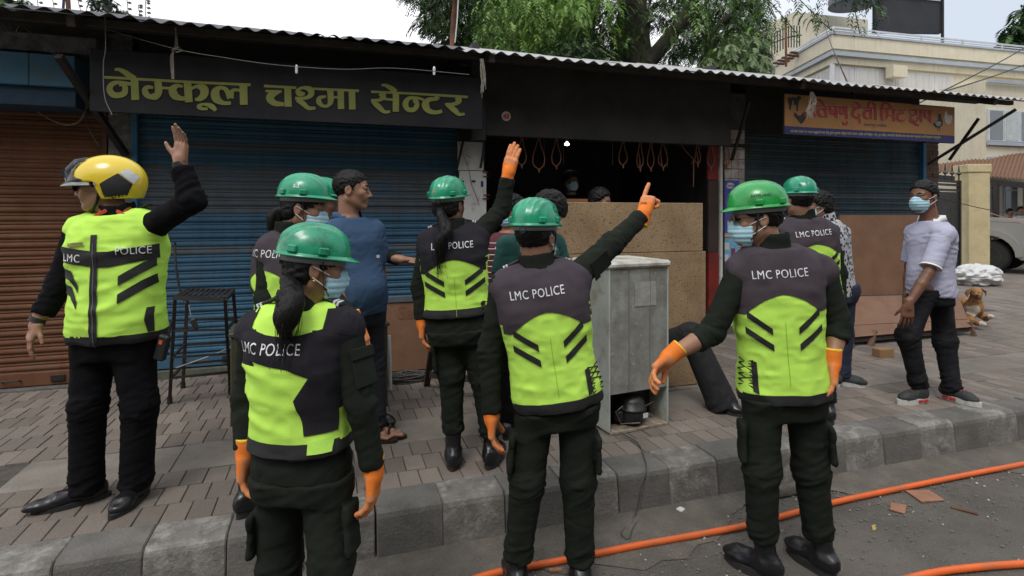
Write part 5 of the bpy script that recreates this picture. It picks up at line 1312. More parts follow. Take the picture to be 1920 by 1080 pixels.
def limb_folds(V, N, segs, amp, seed=0, along=26, across=9):
    """cloth folds running round each limb, strongest at the joints. segs: (a, b, weight_a, weight_b)"""
    best = np.full(len(V), 9.0); D = np.zeros(len(V))
    for si, (a, b, wa, wb) in enumerate(segs):
        a, b = np.asarray(a, float), np.asarray(b, float); ba = b - a; L = np.linalg.norm(ba); u = ba / L
        t = np.clip((V - a) @ u / L, 0, 1); q = V - a - (t * L)[:, None] * u; d = np.linalg.norm(q, axis=1)
        x = nrm(np.cross(u, [0.3, .9, .2])); y = np.cross(u, x)
        s = t * L; C = np.stack([s * along / across + (q @ x) * 1.1, q @ x, q @ y], 1)
        n1 = noise3(C, across, seed + si * 7); n2 = noise3(C, across * 2.1, seed + si * 7 + 3)
        f = (1 - 2 * np.abs(n1) ** .75) * .62 + (1 - 2 * np.abs(n2)) * .45
        w = wa * np.exp(-(s / .09) ** 2) + wb * np.exp(-((L - s) / .09) ** 2) + .30
        m = d < best; D = np.where(m, f * w * amp, D); best = np.minimum(best, d)
    return V + N * D[:, None]
TV = np.array([-.16, -.10, 0, .08, .16, .26, .36, .42, .46, .50, .54])
TW = {'m': np.array([.150, .166, .168, .156, .152, .162, .174, .168, .138, .085, .06]), 'f': np.array([.155, .170, .168, .142, .134, .142, .152, .150, .132, .082, .05])}
TD = {'m': np.array([.095, .112, .115, .108, .108, .114, .118, .105, .088, .072, .06]), 'f': np.array([.10, .115, .112, .098, .095, .106, .112, .1, .08, .066, .05])}
class Fig:
    """one person: joints in world space plus the frames needed to dress them"""
    def __init__(s, J, face, facing, sex='m', size=1.0, girth=1.0, hsize=1.0, belly=0.0, tors_r=None, legf=None):
        s.J = {k: np.asarray(v, float) for k, v in J.items()}; s.k = size; s.g = girth; s.sex = sex; s.hs = hsize * size; s.belly = belly
        s.U = nrm(s.J['neck'] - s.J['pel']); s.TL = np.linalg.norm(s.J['neck'] - s.J['pel'])
        f = nrm(facing); s.Rt = nrm(np.cross(f, s.U)); s.F = np.cross(s.U, s.Rt)
        hf = nrm(face); hu = np.array([0, 0, 1.0]) + .0 * s.U
        s.hR = nrm(np.cross(hf, hu)); s.hU = np.cross(s.hR, hf); s.hF = hf
        s.M = np.stack([s.Rt, s.F, s.U]); s.HM = np.stack([s.hR, s.hF, s.hU]); s.vs = s.TL / .50
        if legf is None: s.legf = s.F
        else: s.legf = nrm(legf)
    def h(s, x, y, z): return s.J['head'] + (np.array([x, y, z]) @ s.HM) * s.hs
    def t(s, x, y, v): return s.J['pel'] + s.Rt * x + s.F * y + s.U * v
    def torso(s, fld, inf, v0=-.16, v1=.54, k=.03, wmul=1.0, n=2.3, hem=None, belly=None):
        c = s.J['pel']; U, Rt, Fw = s.U.astype(np.float32), s.Rt.astype(np.float32), s.F.astype(np.float32)
        tv = TV * s.vs; tw = TW[s.sex] * s.k * s.g * wmul; td = TD[s.sex] * s.k * s.g
        bl = s.belly if belly is None else belly
        def fn(P):
            q = P - c.astype(np.float32); v = q @ U; x = q @ Rt; y = q @ Fw
            w = np.interp(v, tv, tw) + inf; d = np.interp(v, tv, td) + inf
            yo = bl * np.exp(-((v - .1) / .13) ** 2); y = y - yo * .5; d = d + yo * .5
            m = ((np.abs(x) / w) ** n + (np.abs(y) / d) ** n) ** (1 / n)
            e = (m - 1) * np.minimum(w, d)
            return np.maximum(np.maximum(e, v - v1 * s.vs), v0 * s.vs - v)
        R_ = .3 * s.k * s.g + inf; a = s.t(0, 0, v0 * s.vs); b = s.t(0, 0, v1 * s.vs)
        fld.apply(fn, np.minimum(a, b) - R_, np.maximum(a, b) + R_, k)
def hand_prims(fig, side, pose, inf=0.0):
    """palm, four fingers and a thumb as (a, b, r1, r2); pose: dict dir, palm, curls, spread, thumb"""
    w = fig.J['wr' + side]; D = nrm(pose['dir']); Nn = nrm(np.asarray(pose['palm'], float) - D * np.dot(pose['palm'], D)); S_ = np.cross(D, Nn)
    # thumb side: right hand, palm normal towards the viewer of the palm
    S_ = S_ * (1 if side == 'R' else -1); k = fig.k * pose.get('scale', 1.0)
    P = []; 
    def X3(s_, d_, n_): return w + (S_ * s_ + D * d_ + Nn * n_) * k
    P.append((X3(0, -.03, 0), X3(.0, .02, 0), .029 * k, .029 * k))
    for s_ in (-.03, -.011, .011, .03):
        P.append((X3(s_ * .8, .015, 0), X3(s_ * 1.05, .088 - abs(s_ - .005) * .25, 0), .0155 * k, .0125 * k))
    P.append((X3(.02, .02, .006), X3(.035, .05, .01), .017 * k, .014 * k))
    L_ = {0: (.038, .024, .018), 1: (.044, .028, .02), 2: (.047, .03, .021), 3: (.042, .027, .02)}
    sp = pose.get('spread', .06)
    for i, s_ in enumerate((-.031, -.0115, .010, .0315)):        # little, ring, middle, index
        c = pose['curls'][i]; b = X3(s_ * 1.02, .086 - abs(s_ - .008) * .3, 0); ang = 0.0; lat = (i - 1.6) * sp
        r = .0088 * k * (.88 if i == 0 else 1)
        for j, l in enumerate(L_[i]):
            ang += c * (.9, 1.1, .8)[j]
            dv = D * math.cos(ang) + Nn * math.sin(ang); dv = nrm(dv + S_ * lat * max(0, math.cos(ang)))
            e = b + dv * l * k; P.append((b, e, r, r * .92)); b = e; r *= .93
    tc = pose.get('thumb', .4); b = X3(.03, .03, .008)
    dv = nrm(S_ * (.75 - .5 * tc) + D * .75 + Nn * (.25 + .6 * tc))
    e = b + dv * .042 * k; P.append((b, e, .0125 * k, .0105 * k)); dv2 = nrm(dv + D * .35 + Nn * .35 * tc - S_ * .3 * tc)
    e2 = e + dv2 * .032 * k; P.append((e, e2, .0102 * k, .0085 * k))
    return P, (D, Nn, S_, k)
FT = 6   # prims belonging to wrist/palm before the fingers start
def bbox(prims, pad):
    A = np.array([p[0] for p in prims] + [p[1] for p in prims]); r = max(max(p[2], p[3]) for p in prims)
    return A.min(0) - r - pad, A.max(0) + r + pad
m_skin = {}
def skin(c):
    key = 'skin_%d' % int(c[0] * 1000)
    return mat(key, c, .5, .08, 9, .12, 160, dirt=tuple(x * .75 for x in c), dscale=6, damt=.25, obj=False, dist=.004)
def build_body(fig, root, col, h=.0055, face_detail=True, thin=True):
    J = fig.J; k = fig.k; hs = fig.hs
    pts = np.array(list(J.values())); lo = pts.min(0) - .2; hi = pts.max(0) + .24
    hp = {}
    for sd in 'LR':
        if 'hand' + sd in fig.__dict__: hp[sd] = hand_prims(fig, sd, fig.__dict__['hand' + sd]); a, b = bbox(hp[sd][0], .02); lo = np.minimum(lo, a); hi = np.maximum(hi, b)
    f = Field(lo, hi, h)
    fig.torso(f, -.02, -.12, .5, .03)
    f.cone(J['neck'] - fig.U * .03, fig.h(0, -.02, -.05), .054 * k, .053 * hs, .03)
    f.cone(fig.t(0, -.0, .46 * fig.vs), fig.h(0, -.028, -.03), .050 * k, .05 * hs, .03)
    for sd in 'LR':
        f.cone(J['neck'] - fig.U * .02, J['sh' + sd], .042 * k, .048 * k, .04)
        f.cone(J['sh' + sd], J['el' + sd], .047 * k, .038 * k, .02); 
        mid = J['el' + sd] * .65 + J['wr' + sd] * .35
        f.cone(J['el' + sd], mid, .038 * k, .04 * k, .01); f.cone(mid, J['wr' + sd], .04 * k, .026 * k, .01)
        f.cone(J['hip' + sd], J['kn' + sd], .07 * k, .05 * k, .03); f.cone(J['kn' + sd], J['an' + sd], .048 * k, .036 * k, .02)
        if 'foot' + sd in J: f.cone(J['an' + sd] - [0, 0, .03], J['foot' + sd], .035 * k, .024 * k, .02)
        if sd in hp:
            for i, (a, b, r1, r2) in enumerate(hp[sd][0]): f.cone(a, b, r1, r2, .012 if i < FT else .004)
    HM = fig.HM
    def E(c, r, kk=.015, **kw): f.ell(fig.h(*c), np.array(r) * hs, HM, k=kk, **kw)
    def C(a, b, r1, r2, kk=.01, **kw): f.cone(fig.h(*a), fig.h(*b), r1 * hs, r2 * hs, kk, **kw)
    E((0, -.012, .03), (.076, .097, .086)); E((0, .02, -.035), (.060, .066, .078), .03)
    for s_ in (-1, 1):
        C((s_ * .052, -.012, -.05), (s_ * .018, .062, -.094), .018, .016, .025)
        C((s_ * .045, .058, -.018), (s_ * .03, .07, -.045), .018, .016, .025)
    E((0, .066, -.094), (.02, .018, .016), .02)
    if face_detail:
        for s_ in (-1, 1): E((s_ * .031, .098, .004), (.017, .02, .012), .012, op='s')
        for s_ in (-1, 1): C((s_ * .046, .079, .0115), (s_ * .018, .087, .0115), .0042, .0045, .004); C((s_ * .044, .080, -.0065), (s_ * .02, .087, -.0065), .0035, .0035, .004)
        for s_ in (-1, 1): C((s_ * .043, .068, .022), (s_ * .012, .083, .021), .009, .008, .012)
        C((0, .080, .016), (0, .104, -.03), .008, .0115, .010); 
        for s_ in (-1, 1): E((s_ * .0125, .093, -.035), (.0075, .01, .007), .006)
        C((-.02, .079, -.0575), (0, .089, -.0555), .0048, .006, .006); C((0, .089, -.0555), (.02, .079, -.0575), .006, .0048, .006)
        C((-.016, .078, -.068), (0, .086, -.069), .005, .0068, .006); C((0, .086, -.069), (.016, .078, -.068), .0068, .005, .006)
        C((-.02, .092, -.0625), (.02, .092, -.0625), .0022, .0022, .003, op='s')
        for s_ in (-1, 1):
            f.ell(fig.h(s_ * .078, -.012, -.004), np.array((.008, .02, .032)) * hs, HM, k=.008); E((s_ * .086, -.009, .0), (.006, .011, .018), .005, op='s')
    V, Q = f.mesh(1)
    o = mesh('body', V, Q, skin(col), root, smooth=True)
    return o
def eyes(fig, root):
    for s_ in (-1, 1):
        c = fig.h(s_ * .031, .0725, .003)
        mb = MB(); mb.lathe([(.0115 * math.cos(a), .0115 * math.sin(a)) for a in np.linspace(-1.55, 1.55, 9)], 12, Matrix.Translation(c)); e = mb.done('eye', mat('eye_white', (.34, .31, .29), .25), root, smooth=True)
        c2 = fig.h(s_ * .031, .0835, .003); mb = MB(); mb.lathe([(.0058 * math.cos(a), .0058 * math.sin(a)) for a in np.linspace(-1.55, 1.55, 7)], 10, Matrix.Translation(c2)); mb.done('iris', mat('iris_dark', (.02, .012, .008), .2), e, smooth=True)
        fb = MB(); fb.tube([tuple(fig.h(s_ * x, y, z)) for x, y, z in ((.014, .092, .024), (.03, .088, .03), (.046, .074, .025))], [.003, .0042, .002], 6); fb.done('eyebrow', mat('black_hair', (.006, .005, .005), .5, .3, 40, .3, 200, stretch=(1, 1, .2), spec=.25), root)
def build_hair(fig, root, h=.0065, thick=.009, front=.062, back=-.06, style='short', seed=1, name='hair', col=None):
    lo = fig.J['head'] - .2 * fig.hs * 1.1; hi = fig.J['head'] + .2 * fig.hs * 1.1; f = Field(lo, hi, h); hs = fig.hs
    n = nrm(fig.hU * -1 + fig.hF * ((front - back) / .17)); p0 = fig.h(0, .085, front)
    clip = [(p0, n), ]
    f.ell(fig.h(0, -.014, .032), np.array((.076 + thick, .097 + thick, .086 + thick * 1.3)) * hs, fig.HM, k=0, clip=clip)
    if style != 'tight': f.ell(fig.h(0, -.045, -.01), np.array((.072 + thick, .06 + thick, .07)) * hs, fig.HM, k=.01, clip=[(fig.h(0, .02, 0), fig.hF)])
    for s_ in (-1, 1): f.cone(fig.h(s_ * .072, .012, .03), fig.h(s_ * .073, .014, .0), .009 * hs, .005 * hs, .006)
    V, Q = f.mesh(1); N = vnormals(V, Q)
    L = (V - fig.J['head']) @ fig.HM.T
    ang = np.arctan2(L[:, 0], L[:, 2] + .02)
    st = noise3(np.stack([ang * 3, L[:, 1] * 6 + seed, L[:, 2] * 2], 1), 6, seed) * .004 + noise3(L, 120, seed + 2) * .0035
    if style == 'mop': st = st + (1 - 2 * np.abs(noise3(np.stack([ang * 1.5, L[:, 1] * 9, L[:, 2] * 4], 1), 5, seed))) * .006
    V = V + N * st[:, None]
    return mesh(name, V, Q, col or mat('black_hair', (.006, .005, .005), .5, .3, 40, .3, 200, stretch=(1, 1, .2), spec=.25), root, smooth=True)
def hard_hat(fig, root, col, tilt=0.0, ridges=3, sticker=None, low=.012, brimk=1.0, text=None):
    """ribbed safety helmet with peak, rain rim, lugs, headband and chin strap"""
    hs = fig.hs * .89; U = nrm(fig.hU + fig.hF * -tilt); Rr = fig.hR; Fw = nrm(np.cross(U, Rr)); M = np.stack([Rr, Fw, U]); c = fig.h(0, -.010, .044 + low)
    hel = []
    nu, nv = 64, 22; V = []; Fc = []
    a_, b_, hh = .112, .142, .118
    def pt(th, ph, off=0.0):
        x = math.cos(th); y = math.sin(th); cp = math.cos(ph) ** .85 if ph < math.pi / 2 - 1e-6 else 0.0; sp = math.sin(ph) ** .95
        X_, Y_, Z_ = a_ * x * cp, b_ * y * cp, hh * sp
        rr = 0.0
        lim = {3: (0, .033, .062), 4: (.014, .042, .066), 1: (0,)}[ridges]
        for q in lim:
            for sg in ((1,) if q == 0 else (1, -1)):
                e = math.exp(-((X_ - sg * q) / .0065) ** 2) * (1 if sp > .35 else max(0, (sp - .2) / .15)); rr = max(rr, e * ((.0075 if q == 0 else .006) * (1.5 if ridges == 4 else 1)) * (1 if abs(Y_) < .1 + .03 * (q == 0) else .4))
        n = np.array([x * cp / a_, y * cp / b_, sp / hh]); n = n / (np.linalg.norm(n) + 1e-9)
        return np.array([X_, Y_, Z_]) + n * (rr + off)
    for j in range(nv + 1):
        for i in range(nu): V.append(pt(2 * math.pi * i / nu, math.pi / 2 * j / nv))
    for j in range(nv):
        for i in range(nu): Fc.append((j * nu + i, j * nu + (i + 1) % nu, (j + 1) * nu + (i + 1) % nu, (j + 1) * nu + i))
    # rim and peak
    k0 = len(V)
    rings = ((0.0, 0.002), (.5, -.004), (1.0, -.008), (1.0, -.012), (.0, -.012), (-.35, -.006), (-.35, .01))
    for (q, dz) in rings:
        for i in range(nu):
            th = 2 * math.pi * i / nu; s_ = math.sin(th); pk = max(0, s_) ** 3 * .036 * brimk
            out = .008 + pk; d = np.array([math.cos(th), math.sin(th), 0])
            base = np.array([a_ * math.cos(th), b_ * math.sin(th), 0]); V.append(base + d * (out * q if q > 0 else q * .02) + np.array([0, 0, dz - .010 * (pk / .04) * max(q, 0)]))
    for j in range(len(rings) - 1):
        for i in range(nu): Fc.append((k0 + (j + 1) * nu + i, k0 + (j + 1) * nu + (i + 1) % nu, k0 + j * nu + (i + 1) % nu, k0 + j * nu + i))
    V = np.array(V) * hs @ M + c
    hm = mat('helmet_%d_%d' % (int(col[1] * 1000), int(col[2] * 1000)), col, .32, .06, 9, .03, 60, coat=.3, dirt=tuple(x * (.42 if col[1] > .295 else .10) for x in col), dscale=11 if col[1] > .295 else 16, damt=.42)
    shell = mesh('helmet', V, [f[::-1] for f in Fc] if False else Fc, hm, root, smooth=True)
    def hp(x, y, z): return np.array([x, y, z]) * hs @ M + c
    MR = Matrix([[M[j][i] for j in range(3)] for i in range(3)]).to_4x4()
    for th in (0.15, math.pi - .15, math.pi * 1.22, -math.pi * .22):
        q = pt(th % (2 * math.pi), .09); o_ = hp(*q); Mq = Matrix.Translation(o_) @ MR @ Matrix.Rotation(th, 4, 'Z')
        MB().box((-.006, -.017, -.008), (.009, .017, .017), Mq, bev=.004).done('lug', hm, shell)
    # headband
    mb = MB(); V2 = []; F2 = []
    for zz in (-.006, -.034):
        for rr in (0, .004):
            for i in range(nu):
                th = 2 * math.pi * i / nu; V2.append(hp((a_ - .016 + rr - .002) * math.cos(th), (b_ - .02 + rr) * math.sin(th), zz))
    for i in range(nu):
        j = (i + 1) % nu; F2 += [(nu + i, nu + j, j, i), (3 * nu + j, 3 * nu + i, 2 * nu + i, 2 * nu + j), (nu + j, nu + i, 3 * nu + i, 3 * nu + j), (i, j, 2 * nu + j, 2 * nu + i)]
    mesh('headband', V2, F2, mat('headband_grey', (.22, .24, .25), .6, .1), shell, smooth=True)
    knob = hp(0, -.118, -.03); MB().lathe([(.001, -.006), (.017, -.006), (.017, .006), (.001, .006)], 14, Matrix.Translation(knob) @ MR @ Matrix.Rotation(R(90), 4, 'X')).done('adjuster_knob', MATS['black_rubber'], shell)
    for s_ in (-1, 1):
        P = [fig.h(s_ * .088, .012, .03), fig.h(s_ * .083, .016, -.01), fig.h(s_ * .074, .022, -.05), fig.h(s_ * .05, .045, -.09), fig.h(s_ * .0, .058, -.118)]
        V3 = MB(); V3.tube([tuple(p) for p in catmull(P, 5)], .007 * hs, 6, flat=.35); V3.done('chin_strap', MATS['black_rubber'], root, smooth=True)
    def surf_text(t, th, ph, size, m, name='lettering', flip=False, az_w=None):
        v, ff = glyph_mesh(t, size, size * .02); out = []
        for x, y in v:
            th2 = th + x / b_ * (-1 if flip else 1); q = pt(th2, ph + y / hh, .0012); out.append(hp(*q))
        mesh(name, out, ff, m, shell)
    return shell, surf_text, hp, pt
def patch(fig, name, polys, bvh, m, parent, side=-1, off=.003, step=.014, frame=None, k=1.0, tris=None):
    """cut from flat cloth and laid onto the garment: polygons in (across, up) metres of the torso frame. side -1 = back, 1 = front"""
    o, Xd, Yd, Dn = frame or (fig.J['pel'], fig.Rt, fig.U, fig.F)
    V = []; F = []
    if tris is None:
        bm = bmesh.new()
        for poly in polys:
            vs = [bm.verts.new((x, y, 0)) for x, y in poly]; tri = tessellate_polygon([[Vector((x, y, 0)) for x, y in poly]])
            for t in tri:
                try: bm.faces.new([vs[i] for i in t])
                except ValueError: pass
        xs_ = [v.co.x for v in bm.verts]; ys_ = [v.co.y for v in bm.verts]
        for ax, lo_, hi_ in ((0, min(xs_), max(xs_)), (1, min(ys_), max(ys_))):
            n_ = Vector((1, 0, 0)) if ax == 0 else Vector((0, 1, 0)); x_ = lo_ + step
            while x_ < hi_:
                bmesh.ops.bisect_plane(bm, geom=bm.verts[:] + bm.edges[:] + bm.faces[:], plane_co=n_ * x_, plane_no=n_); x_ += step
        bm.verts.index_update(); P2 = [(v.co.x, v.co.y) for v in bm.verts]; F2 = [[v.index for v in f_.verts] for f_ in bm.faces]; bm.free()
    else:
        bm = bmesh.new(); vs = [bm.verts.new((x, y, 0)) for x, y in tris[0]]
        for t in tris[1]:
            try: bm.faces.new([vs[i] for i in t])
            except ValueError: pass
        xs_ = [v.co.x for v in bm.verts]; ys_ = [v.co.y for v in bm.verts]
        for ax, lo_, hi_ in ((0, min(xs_), max(xs_)), (1, min(ys_), max(ys_))):
            n_ = Vector((1, 0, 0)) if ax == 0 else Vector((0, 1, 0)); x_ = lo_ + .008
            while x_ < hi_:
                bmesh.ops.bisect_plane(bm, geom=bm.verts[:] + bm.edges[:] + bm.faces[:], plane_co=n_ * x_, plane_no=n_); x_ += .008
        bm.verts.index_update(); P2 = [(v.co.x, v.co.y) for v in bm.verts]; F2 = [[v.index for v in f_.verts] for f_ in bm.faces]; bm.free()
    ok = {}
    for i, (x, y) in enumerate(P2):
        p = Vector(o + Xd * x + Yd * y + Dn * side * .6); hit = bvh.ray_cast(p, Vector(-Dn * side), .75)
        if hit[0] is not None and (hit[1].dot(Vector(Dn * side)) if True else 1) > -.9:
            nn = hit[1] if hit[1].dot(Vector(Dn * side)) > 0 else -hit[1]
            ok[i] = len(V); V.append(tuple(hit[0] + nn * off * .5 + Vector(Dn * side) * off * .5))
    for f_ in F2:
        if all(i in ok for i in f_):
            q = [ok[i] for i in f_]
            pts_ = [Vector(V[i]) for i in q]
            if max((pts_[i] - pts_[i - 1]).length for i in range(len(q))) < .12: F.append(q)
    if not F: return None
    if name in ('back_seam', 'side_panel', 'zip_teeth', 'hem_band'):
        par = list(range(len(V)))
        def fnd(a):
            while par[a] != a: par[a] = par[par[a]]; a = par[a]
            return a
        for f_ in F:
            for i in f_[1:]: par[fnd(f_[0])] = fnd(i)
        cnt = {}
        for f_ in F: cnt[fnd(f_[0])] = cnt.get(fnd(f_[0]), 0) + 1
        b_ = max(cnt, key=cnt.get); F = [f_ for f_ in F if fnd(f_[0]) == b_]
    return mesh(name, V, F, m, parent, smooth=True)
def bvh_of(V, Q): return BVHTree.FromPolygons([tuple(v) for v in V], [tuple(q) for q in Q])
m_lime = mat('hi_vis_lime', (0.54, .88, .12), .75, .05, 5, .25, 240, spec=.2, dist=.003, crease=.35)
m_vblk = mat('vest_black_mesh', (.020, .018, .023), .9, .15, 30, .3, 300, dist=.003, spec=.2)
m_vgry = mat('vest_faded_black', (.060, .048, .058), .9, .12, 12, .3, 300, dist=.003, spec=.2)
m_stripe = mat('stripe_black', (.014, .014, .015), .7, .1, 9, .2, 200, dist=.002)
m_olv = mat('dark_olive_cloth', (.014, .0175, .013), .9, .18, 8, .25, 260, spec=.14, dist=.003, crease=.75)
m_navyc = mat('black_uniform_cloth', (.0055, .0055, .007), .9, .15, 9, .2, 260, spec=.12, dist=.003, crease=.7)
m_white = mat('reflective_white', (.75, .75, .75), .5, .03)
m_gor = mat('orange_glove_knit', (.82, .20, .02), .8, .1, 20, .4, 260, dist=.003); m_gtan = mat('tan_glove_latex', (.66, .24, .09), .6, .15, 30, .2, 120, dist=.003)
m_boot = mat('black_boot_leather', (.010, .010, .012), .35, .2, 12, .2, 60, dist=.004); m_sole = mat('boot_sole', (.02, .02, .02), .8)
def build_vest(fig, root, design='chevron', hem=-.02, yoke=None, inf=.035, lime=m_lime, h=.009, txt=True, top=m_vblk, text_size=.052, txt_v=.325, front=False, lace=(1, -1)):
    J = fig.J; k = fig.k; pts = np.array([J['pel'], J['neck'], J['shL'], J['shR']]); f = Field(pts.min(0) - .32, pts.max(0) + .28, h)
    fig.torso(f, inf, (hem) / fig.vs, .50, .0, 1.02)
    for sd in 'LR':
        s_ = J['sh' + sd]; i_ = J['neck'] * .35 + s_ * .65
        f.cone(J['neck'] - fig.U * .022, i_ - fig.U * .005, .056 * k, .066 * k, .03); f.cone(i_ - fig.U * .005, s_ * .94 + J['neck'] * .06 - fig.U * .012, .068 * k, .076 * k, .02)
    f.cut(fig.t(0, 0, hem), -fig.U)
    f.cone(J['neck'] + fig.U * .02 - fig.F * .0, J['neck'] + fig.U * .2, .052 * k, .09 * k, .0, op='s')
    V, Q = f.mesh(1); N = vnormals(V, Q)
    L = (V - J['pel']) @ fig.M.T
    d = (1 - 2 * np.abs(noise3(L * np.array([.6, .6, 1.3]) + L[:, :1] * .3, 9, fig.seed))) * .006 + (1 - 2 * np.abs(noise3(L * np.array([1, 1, 2.0]), 16, fig.seed + 4))) * .003
    V = V + N * d[:, None]
    Lc = ((V[Q].mean(1)) - J['pel']) @ fig.M.T
    if design.startswith('chev'): mi = Lc[:, 2] > .36 * fig.vs
    elif design == 'panel': mi = ((np.abs(Lc[:, 0]) > .15 * fig.g * fig.k) & (Lc[:, 2] > .34 * fig.vs)) | ((Lc[:, 2] > .34 * fig.vs) & (Lc[:, 2] < .45 * fig.vs) & (np.abs(Lc[:, 0]) > .1))
    else: mi = np.zeros(len(Q), bool)
    mi = np.where(Lc[:, 2] < hem + .042, 2, mi.astype(int))
    vest = mesh('vest', V, Q, None, root, smooth=True, mats=[lime, top, m_stripe], fmi=mi); B = bvh_of(V, Q); sv = fig.vs; g = fig.g * fig.k
    fig.vB = B
    sd_ = 1 if front else -1; X_ = -1 if not front else 1
    def P(name, polys, m, side=sd_, off=.003, **kw): return patch(fig, name, polys, B, m, vest, side, off, **kw)
    W = .27 * g
    # hem band, both sides
    hb = [(-.3, hem - .01), (.3, hem - .01), (.3, hem + .045), (-.3, hem + .045)]
    P('hem_band', [[(-.3, hem - .01), (.3, hem - .01), (.3, hem + .048), (-.3, hem + .048)]], m_stripe)
    if design in ('chevron', 'chevron_plain'):
        vy = .295 * sv
        arch = [(-.3, .6), (-.3, vy - .02 * sv)] + [(x * g, vy + .052 * sv * (1 - (x / .15) ** 2) - .012 * abs(x) / .15) for x in np.linspace(-.16, .16, 13)] + [(.3, vy - .02 * sv), (.3, .6)]
        side_l = [(-.3, vy), (-.148 * g, vy), (-.150 * g, .2 * sv), (-.175 * g, .12 * sv), (-.3, .10 * sv)]
        P('yoke', [arch], top, -1); P('yoke', [[(-.3, .6), (-.3, vy - .02), (.3, vy - .02), (.3, .6)]], top, 1)
        for s_ in (1, -1):
            for q in (0, 1):
                y0 = (.205 - q * .058) * sv; P('stripe', [[(s_ * .055 * g, y0), (s_ * .055 * g, y0 + .030), (s_ * (.155 + q * .008) * g, y0 + .030 + .062 * sv), (s_ * (.155 + q * .008) * g, y0 + .062 * sv)]], m_stripe, -1, .0045)
                P('stripe', [[(s_ * .055 * g, y0), (s_ * .055 * g, y0 + .030), (s_ * .16 * g, y0 + .09), (s_ * .16 * g, y0 + .066)]], m_stripe, 1, .0045)
        for s_ in lace: P('side_panel', [[(s_ * .130 * g, .105 * sv), (s_ * .152 * g, .11 * sv), (s_ * .155 * g, hem + .06), (s_ * .132 * g, hem + .05)]], m_stripe, -1, .0045)
        # side lacing
        for s_ in lace:
            mb = MB()
            for i in range(5):
                y0 = (.012 + i * .02) * sv; a = []
                for (x, y) in ((s_ * .166 * g, y0), (s_ * .2 * g, y0 + .018 * sv)), ((s_ * .2 * g, y0), (s_ * .166 * g, y0 + .018 * sv)):
                    Pq = []
                    for (xx, yy) in (x, y):
                        th = 0
                        p_ = Vector(fig.t(xx * .2, 0, yy)) ; dirv = Vector(fig.Rt * s_ - fig.F * (1.0 if abs(xx) < .185 * g else .25)).normalized()
                        hh_ = B.ray_cast(p_ + dirv * .6, -dirv, .7); Pq.append(tuple(hh_[0] + dirv * .006) if hh_[0] is not None else tuple(p_))
                    mb.tube(Pq, .0028, 5)
            mb.done('lacing', m_stripe, vest)
        P('back_seam', [[(-.0012, .03), (.0012, .03), (.0012, .25 * sv), (-.0012, .25 * sv)]], mat('lime_seam', (.28, .55, .05), .8), -1, .004)
    elif design == 'panel':
        P('yoke', [[(-.3, .46 * sv), (-.3, .355 * sv), (-.1 * g, .352 * sv), (.03 * g, .332 * sv), (.10 * g, .305 * sv), (.3, .29 * sv), (.3, .46 * sv), (.13 * g, .452 * sv), (.06 * g, .437 * sv), (0, .432 * sv), (-.06 * g, .437 * sv), (-.13 * g, .452 * sv)]], top, -1)
        P('side_panel', [[(.10 * g, .307 * sv), (.048 * g, .235 * sv), (.068 * g, .165 * sv), (.075 * g, .12 * sv), (.3, .12 * sv), (.3, .307 * sv)]], top, -1, .004)
        for s_ in (1, -1): P('shoulder_edge', [[(s_ * .13 * g, .6), (s_ * .13 * g, .45 * sv), (s_ * .3, .40 * sv), (s_ * .3, .6)]], top, -1, .004)
        P('yoke', [[(-.3, .6), (-.3, .26 * sv), (.3, .26 * sv), (.3, .6)]], top, 1)
    if txt and not front:
        a = txt if isinstance(txt, tuple) else ('LMC POLICE', 0.0)
        v, ff = glyph_mesh(a[0], text_size, .0, spacing=1.1); patch(fig, 'lettering', None, B, m_white, vest, -1, .005, tris=([(-x * X_ * -1 * -1 + a[1] if False else x + a[1], y + txt_v * sv) for x, y in v], ff), frame=(J['pel'], fig.Rt * 1.0 if False else fig.Rt, fig.U, fig.F))
    return vest
